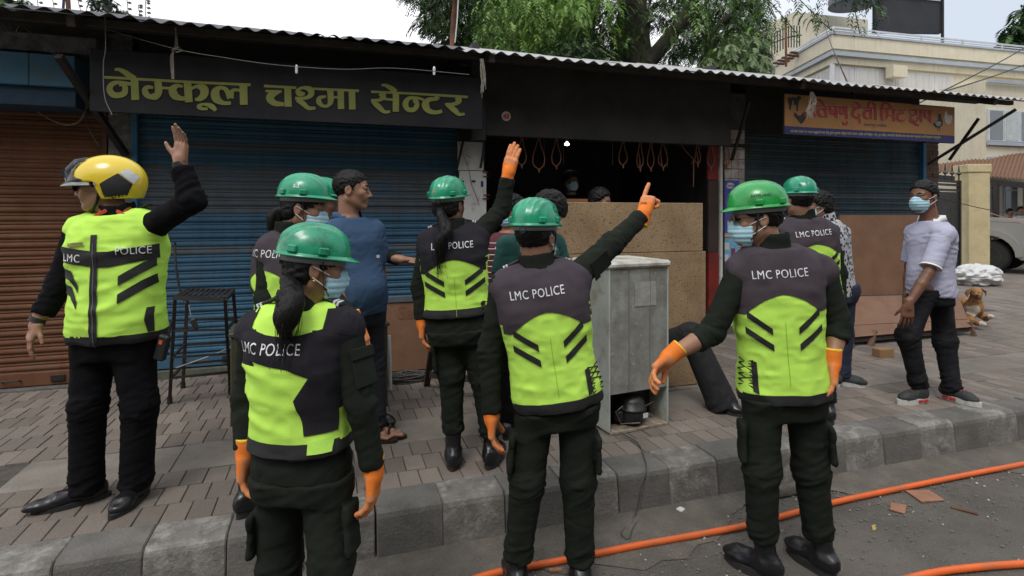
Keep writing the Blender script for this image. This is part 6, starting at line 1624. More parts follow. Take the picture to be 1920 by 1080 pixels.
def sleeve_and_coat(fig, root, m, name='jacket', inf=.016, hem=-.09, sl=1.0, cuff=(1, 1), h=.0085, rs=(.061, .049, .038), collar=True, folds=.0062, tor=True, colr=None, open_neck=False, short=None):
    J = fig.J; k = fig.k; pts = np.array([J[q] for q in ('pel', 'neck', 'shL', 'shR', 'elL', 'elR', 'wrL', 'wrR')]); f = Field(pts.min(0) - .3, pts.max(0) + .25, h)
    fig.torso(f, inf, hem / fig.vs - .01, .50, .02)
    segs = []
    for sd, cf in zip('LR', cuff):
        s_, e_, w_ = J['sh' + sd], J['el' + sd], J['wr' + sd]
        f.cone(J['neck'] - fig.U * .03, s_ - fig.U * .002, .048 * k, .058 * k, .04)
        if short is not None:
            u = nrm(e_ - s_); end = s_ + (e_ - s_) * short; f.cone(s_, end + u * .05, rs[0] * k, rs[0] * 1.02 * k, .03, clip=[(end, u)]); segs.append((s_, e_, .6, .3)); continue
        end = e_ + (w_ - e_) * cf; u = nrm(w_ - e_)
        f.cone(s_, e_, rs[0] * k, rs[1] * k, .03); f.cone(e_, end + u * .04, rs[1] * k, (rs[1] + (rs[2] - rs[1]) * cf) * k, .02, clip=[(end, u)])
        cr_ = (rs[1] + (rs[2] - rs[1]) * cf) * k
        f.cone(end - u * .06, end + u * .03, cr_ + .004, cr_ + .003, .004, clip=[(end, u), (end - u * .055, -u)])
        segs += [(s_, e_, .0, 1.0), (e_, end, 1.0, .5)]
    f.cut(fig.t(0, 0, hem), -fig.U)
    if collar:
        c = J['neck'] + fig.U * .018; n_ = 22; t_ = nrm(fig.U * 1 + (fig.J['head'] - fig.J['neck']) * .5)
        x_ = nrm(np.cross(t_, fig.F)); y_ = np.cross(t_, x_)
        for i in range(n_):
            a = 2 * math.pi * i / n_
            if open_neck and abs(math.atan2(math.sin(a), math.cos(a)) * 1.0 - 0) > 9: continue
            d0 = x_ * math.cos(a) + y_ * math.sin(a); fr_ = d0 @ fig.F
            if open_neck and fr_ > .75: continue
            hgt = .045 - .02 * max(0, fr_)
            f.cone(c + d0 * .068 * k - t_ * .03, c + d0 * .070 * k + t_ * hgt * k, .012, .009, .012)
    V, Q = f.mesh(1); N = vnormals(V, Q)
    segs.append((fig.t(0, 0, hem), fig.t(0, 0, .45 * fig.vs), .1 if tor == 'under' else .7, .0))
    V = limb_folds(V, N, segs, folds, fig.seed)
    return mesh(name, V, Q, m, root, smooth=True), V, Q
def build_trousers(fig, root, m, name='trousers', h=.0085, r=(.094, .072, .062), cuff=.04, cargo=True, folds=.0075, waist=.03, bunch=1.0, low=False):
    J = fig.J; k = fig.k; g = fig.g; P_ = [J[q] for q in ('pel', 'hipL', 'hipR', 'knL', 'knR', 'anL', 'anR')]; pts = np.array(P_); f = Field(pts.min(0) - .26, pts.max(0) + .26, h)
    fig.torso(f, .008, -.12, waist / fig.vs + .02, .03)
    segs = []
    for sd in 'LR':
        hp, kn, an = J['hip' + sd], J['kn' + sd], J['an' + sd]; u = nrm(an - kn); end = an + u * cuff
        s_ = 1 if sd == 'R' else -1
        f.cone(hp, kn, r[0] * k * g, r[1] * k, .035)
        f.ell(hp - fig.F * .045 * k + fig.U * -.01, np.array((.085, .08, .095)) * k * g, fig.M, k=.04)
        f.cone(kn, end + u * .04, r[1] * k, r[2] * k, .03, clip=[(end, u)])
        if cargo:
            lat = nrm(np.cross(nrm(kn - hp), fig.legf)) * (1); lat = lat if lat @ fig.Rt * s_ > 0 else -lat
            c = hp + (kn - hp) * .68 + lat * (r[1] + .016) * k - fig.legf * .01; ax = nrm(hp - kn); fw_ = np.cross(ax, lat)
            f.rbox(c - lat * .004, (.011, .062 * k, .075 * k), np.stack([lat, fw_, ax]), .01, .006); f.rbox(c + ax * .062 * k - lat * .001, (.0125, .066 * k, .026 * k), np.stack([lat, fw_, ax]), .008, .002)
        segs += [(hp, kn, .5, .9), (kn, end, .9, 1.3 * bunch)]
    f.cut(fig.t(0, 0, waist), fig.U)
    V, Q = f.mesh(1); N = vnormals(V, Q); V = limb_folds(V, N, segs, folds, fig.seed + 50, 24, 8)
    return mesh(name, V, Q, m, root, smooth=True)
def build_shoe(fig, root, sd, toe, m=m_boot, shaft=.10, name='boot', L=.250, sole=m_sole, wid=.046, sole_h=.028, ground=PAV, upper=None, pointed=False):
    """toe: horizontal direction; heel stands under the ankle joint"""
    k = fig.k; an = fig.J['an' + sd]; T = nrm(np.array([toe[0], toe[1], 0.0])); S_ = np.array([T[1], -T[0], 0.0]); g = np.array([an[0], an[1], ground]); Up = np.array([0, 0, 1.0])
    f = Field(g - .32, g + np.array([.32, .32, .36]), .007)
    hl = g - T * .06 * k; M = np.stack([S_, T, Up])
    b = sole_h
    f.ell(hl + Up * (b + .035) + T * .02, (wid * .82 * k, .052 * k, .05), M, k=.02)
    f.cone(g + Up * (b + .035), g + T * .11 * k + Up * (b + .022), .04 * k, .038 * k, .03)
    f.ell(g + T * (.118 if not pointed else .15) * k + Up * (b + .014), ((wid if not pointed else wid * .86) * k, (.070 if not pointed else .10) * k, .031), M, k=.03, p=2.0)
    f.cone(g + Up * (b + .03) - T * .012, an + (an - np.array([0, 0, .0])) * 0 + Up * (shaft - .08) - T * .005, .042 * k, .046 * k, .03)
    f.cut(g + Up * b, -Up)
    V, Q = f.mesh(1); N = vnormals(V, Q)
    V = V + N * ((1 - 2 * np.abs(noise3(V * np.array([1, 1, 1.6]), 28, 7))) * .0022)[:, None]
    o = mesh(name, V, Q, upper or m, root, smooth=True)
    # sole: outline prism
    n_ = 36; ol = []
    for i in range(n_):
        a = 2 * math.pi * i / n_; x = math.sin(a); y = math.cos(a)
        yy = y * (L / 2 + .004) * k + (.055 if pointed else .052) * k; w_ = (wid + .004) * k * (1.0 - .18 * (y < 0) * abs(y) - (.12 if not pointed else .45) * max(0, y) ** 3) * (1 - .13 * math.exp(-((y + .15) / .3) ** 2))
        ol.append((x * w_ * (1 if abs(y) < .8 else .95), yy))
    Ms = Matrix(((S_[0], T[0], 0, g[0]), (S_[1], T[1], 0, g[1]), (0, 0, 1, ground + .001), (0, 0, 0, 1)))
    MB().prism(ol, b + .004, Ms).done('sole', sole, o)
    return o, (g, T, S_)
def build_glove(fig, root, side, pose, style='orange'):
    P, (D, Nn, S_, k) = hand_prims(fig, side, pose); P = [(a, b, r1 + .0028, r2 + .0028) for a, b, r1, r2 in P]; w = fig.J['wr' + side]
    cuff = (w - D * .075 * k, w - D * .0 * k, .0385 * k, .034 * k)
    lo, hi = bbox(P + [cuff], .012); f = Field(lo, hi, .0036)
    for i, (a, b, r1, r2) in enumerate(P): f.cone(a, b, r1, r2, .012 if i < FT else .003, clip=None)
    f.cone(cuff[0], cuff[1], cuff[2], cuff[3], .012, clip=[(w - D * .06 * k, -D)])
    f.cut(w - D * .06 * k, -D)
    V, Q = f.mesh(1); L = np.stack([(V - w) @ S_, (V - w) @ D, (V - w) @ Nn], 1); c = L[Q].mean(1)
    fing = (c[:, 1] > .06 * k) | ((c[:, 2] > .006) & (c[:, 1] > .0)) | ((c[:, 0] > .045 * k) & (c[:, 1] > .03))
    rim = c[:, 1] < -.054 * k
    mi = np.where(rim, 2, np.where(fing, 1, 0))
    return mesh('glove', V, Q, None, root, smooth=True, mats=[m_gor, m_gtan if style == 'orange' else m_gor, mat('glove_rim_yellow', (.8, .55, .03), .7)], fmi=mi), (w, D, Nn, S_, k)
m_maskb = mat('face_mask_blue', (.38, .60, .70), .8, .06, 20, .2, 200, dist=.002)
def build_mask(fig, root, low=0.0, m=None):
    f = Field(fig.J['head'] - .17, fig.J['head'] + .17, .0045); hs = fig.hs
    f.ell(fig.h(0, .030, -.050 - low), np.array((.067, .077, .070)) * hs, fig.HM, k=0)
    f.cone(fig.h(0, .088, -.0 - low), fig.h(0, .103, -.04 - low), .010 * hs, .013 * hs, .03)
    f.cut(fig.h(0, 0.1, .002 - low), fig.hU + fig.hF * -.25); f.cut(fig.h(0, .032, 0), -fig.hF)
    V, Q = f.mesh(1); N = vnormals(V, Q); L = (V - fig.J['head']) @ fig.HM.T
    V = V + N * (np.abs(np.sin(L[:, 2] * 150)) * .004)[:, None]
    o = mesh('face_mask', V, Q, m or m_maskb, root, smooth=True)
    for s_ in (-1, 1):
        for z0, z1 in ((-.02, .012), (-.07, -.025)):
            MB().tube([tuple(p) for p in catmull([fig.h(s_ * .062, .045, z0 - low), fig.h(s_ * .079, .015, (z0 + z1) / 2), fig.h(s_ * .085, -.018, z1)], 4)], .0018, 5).done('ear_loop', m_white, o)
    return o
def ponytail(fig, root, pts, rs, seed=1, col=None):
    """hair tail from world points"""
    P = catmull(pts, 6); rr = np.interp(np.linspace(0, 1, len(P)), np.linspace(0, 1, len(rs)), rs)
    A = np.array(P); f = Field(A.min(0) - .09, A.max(0) + .09, .0065)
    for i in range(len(P) - 1): f.cone(P[i], P[i + 1], rr[i], rr[i + 1], .01)
    V, Q = f.mesh(1); N = vnormals(V, Q)
    V = V + N * (noise3(V * np.array([1, 1, .18]), 70, seed) * .006)[:, None]
    o = mesh('ponytail', V, Q, col or mat('black_hair', (.006, .005, .005), .5, .3, 40, .3, 200, stretch=(1, 1, .2), spec=.25), root, smooth=True)
    mb = MB(); r_ = random.Random(seed)
    for i in range(46):
        off = np.array([r_.gauss(0, 1), r_.gauss(0, 1), 0]) * rs[len(rs) // 2] * .55; tail = np.array([r_.gauss(0, .016), r_.gauss(0, .016), -r_.uniform(.02, .11)])
        st = [P[max(0, int(len(P) * r_.uniform(0, .5)))] + off * .7, P[int(len(P) * .75)] + off, P[-1] + off * .6 + tail * .4, P[-1] + tail + off * .4]
        mb.tube([tuple(p) for p in catmull(st, 3)], .0009, 3, cap=False)
    mb.done('loose_strands', mat('black_hair', (.012, .010, .009)), o)
    return o
# ------------------------------------------------------------------ the people
Zv = np.array([0, 0, 1.0])
def vec(r=0, f=0, z=0): return CR * r + CF * f + Zv * z
def person(label, d, J, face, facing, group=None, seed=1, **kw):
    """J: joint -> (px, py[, depth offset]) in the photograph, at distance d"""
    W_ = {k: at(v[0], v[1], d + (v[2] if len(v) > 2 else 0)) for k, v in J.items()}
    fg_ = Fig(W_, face, facing, **kw); fg_.seed = seed
    g = W_['pel']; root = empty('person', label, 'person', group, (float(g[0]), float(g[1]), kw.get('gz', PAV) if False else 0.0))
    return fg_, root
def hang(fig, sd, out=(0, 0, -1), curl=.35, thumb=.5, palm=None, spread=.05, scale=1.0):
    s_ = 1 if sd == 'R' else -1
    return dict(dir=out, palm=palm if palm is not None else -fig.Rt * s_, curls=[curl * 1.15, curl * 1.05, curl, curl * .85], spread=spread, thumb=thumb, scale=scale)
GREEN = (.012, .30, .155)
GREEN2 = (.014, .30, .055)

# --- officer in yellow helmet, far left, facing the camera, arm raised
f, r = person('officer in yellow fire helmet and dark uniform raising one hand at far left', 2.85,
    dict(head=(191, 351), neck=(221, 405), pel=(224, 617), shR=(150, 430, .02), elR=(112, 535, -.02), wrR=(70, 604, -.08), shL=(286, 424), elL=(360, 376, -.12), wrL=(338, 304, -.12),
         hipR=(182, 622), knR=(165, 762, -.04), anR=(162, 905, -.02), hipL=(246, 622), knL=(262, 760, -.02), anL=(256, 900, .0)),
    vec(-.94, -.30, -.05), vec(.24, -1), seed=11, size=1.0, girth=1.08, belly=.03, hsize=1.03, legf=vec(-.2, -1))
f.handR = hang(f, 'R', vec(-.25, -.25, -1), .30, .3, palm=vec(.5, .6, .1)); f.handL = dict(dir=vec(.1, -.05, 1), palm=vec(-.35, -.9, .12), curls=[.28, .25, .18, .12], spread=.13, thumb=.05)
build_body(f, r, (.33, .17, .11), h=.0048); 
jk, JV, JQ = sleeve_and_coat(f, r, m_navyc, 'uniform_shirt', inf=.018, hem=-.05, cuff=(.86, .78), rs=(.066, .058, .044))
build_trousers(f, r, m_navyc, r=(.098, .078, .072), cuff=.035, cargo=False, waist=.03, folds=.008)
build_shoe(f, r, 'R', vec(-.80, -.62), m_boot, name='shoe', L=.31, sole_h=.018, pointed=True, shaft=.12); build_shoe(f, r, 'L', vec(.05, -1), m_boot, name='shoe', L=.30, sole_h=.018, shaft=.12)
v = build_vest(f, r, design='none', hem=-.045, inf=.032, txt=False)
B = f.vB; FR = (f.J['pel'], -f.Rt, f.U, f.F)      # x to the viewer's right
def PF(name, polys, m, off=.003, **kw): return patch(f, name, polys, B, m, v, 1, off, frame=FR, **kw)
PF('chest_band', [[(-.22, .355), (-.22, .43), (-.028, .40), (-.028, .325)], [(-.03, .325), (-.03, .40), (.02, .40), (.21, .43), (.21, .36), (.02, .325)]], m_stripe)
PF('zip', [[(-.058, -.05), (-.022, -.05), (-.03, .48), (-.056, .48)]], m_stripe, .005); PF('zip_teeth', [[(-.042, -.05), (-.038, -.05), (-.042, .44), (-.046, .44)]], mat('zip_grey', (.12, .12, .13), .4), .007)
for q in (0, 1):
    y0 = .235 - .085 * q; PF('stripe', [[(.06, y0), (.06, y0 + .045), (.15, y0 + .105), (.20, y0 + .132), (.20, y0 + .087), (.15, y0 + .055)]], m_stripe, .0045)
    y0 = .25 - .075 * q; PF('stripe', [[(-.3, y0 + .1), (-.15, y0 + .06), (-.115, y0 - .01), (-.115, y0 - .045), (-.155, y0 + .015), (-.3, y0 + .06)]], m_stripe, .0045)
PF('side_panel', [[(.165, .12), (.19, .12), (.192, .0), (.17, .0), (.16, .06)]], m_stripe, .0045)
for s_ in (1, -1): PF('hem_band', [[(-.3, -.06), (.3, -.06), (.3, -.012), (-.3, -.012)]], m_stripe) if s_ == 1 else None
gv_, gf_ = glyph_mesh('POLICE', .052, .0, spacing=1.05); PF('lettering', None, m_white, .007, tris=([(x * .78 + .118, y + .385) for x, y in gv_], gf_))
gv_, gf_ = glyph_mesh('LMG' if False else 'LMC', .052, .0, spacing=1.15); PF('lettering', None, m_white, .007, tris=([(x * .85 - .145, y + .355 + (x * -.05)) for x, y in gv_], gf_))
PF('name_plate', [[(-.16, .425), (-.085, .432), (-.085, .448), (-.16, .441)]], mat('brass_plate', (.35, .28, .12), .35, metal=.5), .009)
# scarf, collar patches
mb = MB()
for s_ in (-1, 1):
    mb.tube([tuple(p) for p in catmull([f.J['neck'] + f.F * .07 + f.U * -.035, f.J['neck'] + f.F * .07 * .6 + f.Rt * s_ * .055 + f.U * .03, f.J['neck'] - f.F * .03 + f.Rt * s_ * .06 + f.U * .05], 5)], .014, 8)
mb.tube([tuple(f.t(.0, .115, .42)), tuple(f.t(.0, .115, .47))], [.02, .014], 8)
mb.done('neckerchief', mat('orange_check_cloth', (.30, .06, .02), .8, .7, 60, .2, 100), r, smooth=True)
for s_ in (-1, 1):
    MB().box((-.035, -.004, -.009), (.035, .004, .009), Matrix.Translation(f.J['neck'] + f.F * .078 + f.Rt * s_ * .045 + f.U * .012) @ Matrix.Rotation(-.5 * s_, 4, 'Y') @ Matrix.Rotation(-YAW * .017, 4, 'Z'), bev=.003).done('collar_tab', mat('collar_red', (.5, .05, .015), .6), r)
    MB().box((-.045, -.022, -.004), (.045, .022, .006), Matrix.Translation(f.J['sh' + ('R' if s_ > 0 else 'L')] * .72 + f.J['neck'] * .28 + f.U * .078) @ Matrix.Rotation(-R(YAW), 4, 'Z') @ Matrix.Rotation(.45 * (-1 if s_ > 0 else 1) * -1, 4, 'Y'), bev=.004).done('epaulette', m_stripe, r)
# watch on both wrists, ring, radio, lanyard
def band(w, D, r_, wd, m, name='wrist_watch'):
    D = nrm(D); a = w - D * wd / 2; b = w + D * wd / 2; return MB().tube([tuple(a), tuple(b)], r_, 18).done(name, m, r, smooth=False)
band(f.J['wrL'] - nrm(f.handL['dir']) * .012, f.J['wrL'] - f.J['elL'], .034, .022, MATS['black_rubber']); band(f.J['wrR'] + vec(0, 0, .01), f.J['wrR'] - f.J['elR'], .036, .024, MATS['black_rubber'])
rp = at(305, 648, 2.83); Mr = Matrix.Translation(rp) @ Matrix.Rotation(-.3, 4, 'Z') @ Matrix.Rotation(.25, 4, 'Y')
rd = MB().box((-.028, -.018, -.075), (.028, .018, .055), Mr, bev=.008).done('radio', MATS['black_rubber'], r); MB().tube([tuple(Mr @ Vector((.015, 0, .05))), tuple(Mr @ Vector((.015, 0, .13)))], .006, 8).done('aerial', m_stripe, rd); MB().box((-.012, -.021, .01), (.004, -.0175, .03), Mr).done('button', mat('radio_orange', (.6, .12, .02), .5), rd)
ln = [at(328, 455, 2.62), at(330, 500, 2.6), at(338, 545, 2.6), at(348, 568, 2.6)]
lo_ = MB().tube([tuple(p) for p in catmull(ln, 5)], .0055, 6).done('lanyard', m_stripe, r, smooth=True)
MB().tube([tuple(at(354, 572, 2.6)), tuple(at(358, 592, 2.6))], .0016, 5).done('split_ring', m_steel, lo_); mw = MB(); mw.box((-.012, -.008, -.032), (.012, .008, .022), Matrix.Translation(at(364, 606, 2.6)) @ Matrix.Rotation(-.35, 4, 'Y'), bev=.005); mw.done('whistle', MATS['black_rubber'], lo_)
# yellow fire helmet
HB = f.J['head']; hf_ = Field(HB - .24, HB + .24, .0055)
Kh = 1.0
hf_.ell(f.h(0, -.032, .025), (.118, .170, .136), f.HM, k=0, p=2.0)
hf_.ell(f.h(0, -.07, -.03), (.105, .10, .09), f.HM, k=.04)
hf_.cut(f.h(0, -.02, -.062) , nrm(-f.hU)); 
# face opening: everything in front of a slanting line and under the brow goes
P0, P1_ = f.h(0, .02, .004), f.h(0, .02, 0)
nA = nrm(f.hF * 1.0 - f.hU * .75)
hX = hf_.ax[0][:, None, None], hf_.ax[1][None, :, None], hf_.ax[2][None, None, :]
def plane(p, n): n = nrm(n); return hX[0] * n[0] + hX[1] * n[1] + hX[2] * n[2] - float(np.dot(p, n))
open_ = np.maximum(plane(f.h(0, 0, .022), f.hU), -plane(f.h(0, -.012, -.02), nrm(f.hF + f.hU * -.30)))
hf_.F = np.maximum(hf_.F, -open_.astype(np.float32))
inner = (np.sqrt((( (hX[0] - HB[0]) ) ** 2 + ((hX[1] - HB[1])) ** 2 + (hX[2] - HB[2] - .015) ** 2)) - .092).astype(np.float32)
hf_.F = np.maximum(hf_.F, -inner)
V, Q = hf_.mesh(1)
m_yh = mat('yellow_helmet', (.76, .56, .03), .28, .04, 4, .0, coat=.5, dirt=(.5, .36, .03), dscale=6, damt=.15)
yh = mesh('helmet', V, Q, m_yh, r, smooth=True); BH = bvh_of(V, Q)
side_vec = f.hR if f.hR @ CF < 0 else -f.hR      # side of the head turned to the viewer
fx = -f.hF     # seen from that side the back of the head is to the right
for sgn in (1, -1):
    fr_ = (f.J['head'], f.hF, f.hU, side_vec)
    patch(f, 'side_panel', [[(-.03, .010), (-.105, .060), (-.158, .004), (-.135, -.05), (-.06, -.066), (-.045, -.056)]], BH, MATS['black_rubber'], yh, sgn, .004, frame=fr_)
    patch(f, 'reflector', [[(-.11, .062), (-.142, .082), (-.182, .042), (-.162, .006)]], BH, mat('reflector_grey', (.6, .62, .66), .3), yh, sgn, .004, frame=fr_)
    patch(f, 'front_crest', [[(.15, .02), (.146, .05), (.132, .085), (.11, .11), (.08, .13), (.045, .15), (.036, .138), (.066, .112), (.086, .085), (.09, .062), (.08, .046), (.05, .036), (.04, .026)]], BH, mat('crest_dark', (.025, .027, .032), .35), yh, sgn, .006, frame=fr_)
    patch(f, 'rim', [[(-.012, .022), (-.004, .016), (-.03, -.055), (-.055, -.066), (-.14, -.055), (-.14, -.046), (-.06, -.055), (-.04, -.046)]], BH, m_yh, yh, sgn, .004, frame=fr_)
    q = patch(f, 'bolt', [[(-.012 + .007 * math.cos(a), .012 + .007 * math.sin(a)) for a in np.linspace(0, 5.6, 8)]], BH, m_steel, yh, sgn, .008, frame=fr_)
MB().tube([tuple(f.h(0, .118, .03)), tuple(f.h(0, .122, .075)), tuple(f.h(0, .088, .118)), tuple(f.h(0, .045, .138))], [.030, .034, .028, .012], 10).done('crest', mat('crest_dark', (.025, .027, .032), .35), yh, smooth=True)
MB().bar(f.h(0, .128, .05), f.h(0, .152, .088), .05, .022).done('lamp_mount', MATS['crest_dark'], yh)
mb = MB(); Vv = []; Ff = []
for i in range(19):
    a = math.pi * (i / 18); x = math.cos(a)
    for (rr, zz) in ((1.0, .026), (1.0, .012), (1.12, .008), (1.12, .011)):
        Vv.append(f.h(.108 * x * min(rr, 1.03), .015 + .135 * math.sin(a) * rr, zz - .006 * (1 - math.sin(a))))
for i in range(18):
    for j in range(4): Ff.append((i * 4 + j, i * 4 + (j + 1) % 4, (i + 1) * 4 + (j + 1) % 4, (i + 1) * 4 + j))
mesh('visor', Vv, Ff, mat('visor_clear', (.22, .23, .2), .12, .1, spec=.8), yh, smooth=True)
for s_ in (-1, 1): MB().tube([tuple(p) for p in catmull([f.h(s_ * .082, -.012, -.03), f.h(s_ * .072, .0, -.07), f.h(s_ * .02, .04, -.118)], 5)], .013, 8, flat=.5).done('chin_strap', MATS['black_rubber'], yh, smooth=True)
# sunglasses
def glasses(f, r, dark=True):
    g_ = None
    for s_ in (-1, 1):
        mb = MB(); mb.prism([(-.027, .016), (.027, .018), (.028, -.012), (.012, -.022), (-.012, -.022), (-.026, -.01)], .003, Matrix(((f.hR[0], f.hU[0], f.hF[0], 0), (f.hR[1], f.hU[1], f.hF[1], 0), (f.hR[2], f.hU[2], f.hF[2], 0), (0, 0, 0, 1))).copy())
        sh = Vector(f.h(s_ * .032, .099, .004)); mb.v = [tuple(Vector(p) + sh) for p in mb.v]
        o = mb.done('sunglasses', mat('dark_lens', (.006, .006, .007), .12, spec=.8), r) if g_ is None else mb.done('lens', MATS['dark_lens'], g_)
        g_ = g_ or o
        MB().tube([tuple(f.h(s_ * .062, .092, .012)), tuple(f.h(s_ * .078, .05, .012)), tuple(f.h(s_ * .083, -.01, .008))], .0025, 5).done('temple', MATS['black_rubber'], g_)
    MB().tube([tuple(f.h(-.006, .103, .006)), tuple(f.h(.006, .103, .006))], .0025, 5).done('bridge', MATS['black_rubber'], g_)
glasses(f, r)
build_hair(f, r, thick=.004, front=.05, back=-.055, style='tight')

def police(label, d, J, face, facing, seed, design='chevron', col=GREEN, ridges=3, hem=-.065, top=m_vblk, ph=None, sex='m', cuff=(.93, .93), boots=None, ground=0.0, body_h=.006, hatlow=.008, tilt=0.0, hemj=-.09, gl=(1, 1), skinc=(.28, .145, .09), txt=('LMC POLICE', 0), size=1.0, tpy=.405, girth=1.0, lace=(1,), **kw):
    f, r = person(label, d, J, face, facing, group='green helmet municipal police on the street', seed=seed, sex=sex, size=size, girth=girth, hsize=kw.pop('hsize', 1.0), legf=kw.pop('legf', None))
    for sd in 'LR': setattr(f, 'hand' + sd, (ph or {}).get(sd) if (ph or {}).get(sd) else hang(f, sd))
    for k_ in (ph or {}):
        if callable(ph[k_]): setattr(f, 'hand' + k_, ph[k_](f))
    build_body(f, r, skinc, h=body_h)
    sleeve_and_coat(f, r, m_olv, 'jacket', inf=.010, hem=hemj, cuff=cuff, tor='under')
    build_trousers(f, r, m_olv, waist=-.045, cargo=True, r=kw.pop('tr', (.092, .071, .058)), cuff=kw.pop('tcuff', -.05))
    bt = {}
    for sd, toe in (boots or {}).items(): bt[sd] = build_shoe(f, r, sd, toe, m_boot, ground=ground, shaft=.2, sole_h=.032)
    v = build_vest(f, r, design=design, hem=hem, top=top, txt=txt, txt_v=tpy, text_size=.052, lace=lace)
    for sd, on in zip('LR', gl):
        if on: 
            g_, fr_ = build_glove(f, r, sd, getattr(f, 'hand' + sd)); 
            w, D, Nn, S_, k_ = fr_
            f.__dict__['gl' + sd] = (g_, fr_)
    hat, stx, hp, pt = hard_hat(f, r, col, tilt=tilt, ridges=ridges, low=hatlow + .013)
    # shoulder slides with white bars
    for sd in 'LR':
        c = f.J['sh' + sd] * .72 + f.J['neck'] * .28 + f.U * .074; ax = nrm(f.J['sh' + sd] - f.J['neck'])
        M = Matrix.Translation(c) @ Matrix(((ax[0], f.F[0], np.cross(ax, f.F)[0], 0), (ax[1], f.F[1], np.cross(ax, f.F)[1], 0), (ax[2], f.F[2], np.cross(ax, f.F)[2], 0), (0, 0, 0, 1)))
        e = MB().box((-.04, -.02, -.006), (.045, .02, .006), M, bev=.004).done('epaulette', m_stripe, r)
        for q in (0, 1): MB().box((.015 + q * .013, -.021, -.0072), (.023 + q * .013, .021, .0072), M).done('rank_bar', m_white, e)
    return f, r, hat, stx

# text on the back is narrow: rescale after the fact through the glyph helper
_gm = glyph_mesh
def glyph_mesh(text, size=1.0, bold=0.0, align='CENTER', spacing=1.0):
    v, ff = _gm(text, size, bold, align, spacing)
    if text.startswith('LMC P'): v = [(x * .74, y) for x, y in v]
    return v, ff

# --- woman officer with ponytail, nearest, back to the camera
f, r, hat, stx = police('policewoman nearest the camera at lower left with scuffed helmet and ponytail', 1.95,
    dict(head=(592, 503), neck=(562, 580), pel=(566, 857), shL=(482, 615, .03), elL=(464, 742, .05), wrL=(462, 850, .0), shR=(646, 612, -.02), elR=(676, 755, -.05), wrR=(700, 885, -.03),
         hipL=(532, 862), knL=(524, 1058, .03), anL=(540, 1255), hipR=(606, 862), knR=(622, 1058, -.05), anR=(620, 1255)),
    vec(.88, .42, -.08), vec(.12, 1), 21, col=(.0125, .288, .148), design='panel', sex='f', hem=.048, hemj=-.055, top=m_vblk, hatlow=-.006, tilt=-.05, cuff=(.92, .92), size=.97, girth=.98, ground=0.0, body_h=.0055,
    boots={'L': vec(-.1, 1), 'R': vec(.2, 1)}, txt=('LMC POLICE', -.045), tpy=.378, legf=vec(0, 1))
ponytail(f, r, [f.h(0, -.09, -.035), at(548, 560, 1.80), at(537, 595, 1.78), at(533, 632, 1.80)], [.022, .036, .036, .012], 5)
ponytail(f, r, [at(553, 548, 1.84), at(540, 556, 1.80), at(530, 572, 1.79)], [.02, .026, .012], 6)
build_hair(f, r, thick=.006, front=.03, back=-.07)
build_mask(f, r)
patch(f, 'lime_tab', [[(.085, .065), (.15, .065), (.15, .105), (.085, .105)]], f.vB, mat('lime_tab', (.5, .85, .12), .5), r, -1, .008)
MB().lathe([(.003, -.004), (.007, 0), (.003, .004)], 8, Matrix.Translation(f.h(-.08, -.01, -.04))).done('earring', mat('gold', (.6, .4, .1), .3, metal=.9), r)
MB().lathe([(.003, -.004), (.007, 0), (.003, .004)], 8, Matrix.Translation(f.h(.088, -.012, -.035))).done('earring', MATS['gold'], r)
# arm pocket with flap
def arm_pocket(f, r, sd, t=.45):
    a, b = f.J['sh' + sd], f.J['el' + sd]; u = nrm(b - a); lat = nrm(f.Rt * (1 if sd == 'R' else -1) - u * (f.Rt @ u) * (1 if sd == 'R' else -1) - f.F * .5); fw = np.cross(u, lat); c = a + (b - a) * t + lat * .053
    M = Matrix(((fw[0], u[0], lat[0], c[0]), (fw[1], u[1], lat[1], c[1]), (fw[2], u[2], lat[2], c[2]), (0, 0, 0, 1)))
    p_ = MB().box((-.045, -.03, -.004), (.045, .09, .006), M, bev=.004).done('sleeve_pocket', m_olv, r); MB().box((-.05, -.04, .0065), (.05, -.002, .012), M, bev=.003).done('flap', m_olv, p_)
arm_pocket(f, r, 'R')

# --- policewoman with the S-2 helmet behind her
f, r, hat, stx = police('policewoman with the S-2 helmet sticker standing behind the nearest one', 2.72,
    dict(head=(571, 392), neck=(545, 442), pel=(540, 640), shL=(508, 470, -.06), elL=(500, 560, -.1), wrL=(500, 640, -.1), shR=(590, 462, .08), elR=(615, 552, .02), wrR=(668, 607, -.12),
         hipL=(515, 645), knL=(495, 775, .02), anL=(468, 912, .0), hipR=(565, 645), knR=(570, 780), anR=(575, 925, .05)),
    vec(.97, .1, -.12), vec(.42, .9), 22, sex='f', top=m_vgry, size=.98, hem=.03, hemj=-.07, ground=PAV, boots={'L': vec(.35, .9), 'R': vec(.3, 1)}, txt=('LMC POLICE', .0), hatlow=.008, tilt=.08,
    ph={'R': lambda f: dict(dir=vec(.45, -.15, -1), palm=vec(-.8, .3, -.2), curls=[.3, .3, .3, .25], spread=.04, thumb=.5)})
build_hair(f, r, thick=.006, front=.03, back=-.07); build_mask(f, r)
ponytail(f, r, [f.h(0, -.10, -.02), f.h(.0, -.135, -.06), f.h(0, -.13, -.13)], [.022, .034, .012], 8)
for (t_, th, ph_, s_, m_) in (('S-2', -.25, .30, .030, m_white),):
    mbk = mat('sticker_navy', (.02, .03, .2), .5); 
    stx('S-2', -.12, .32, .028, m_white)

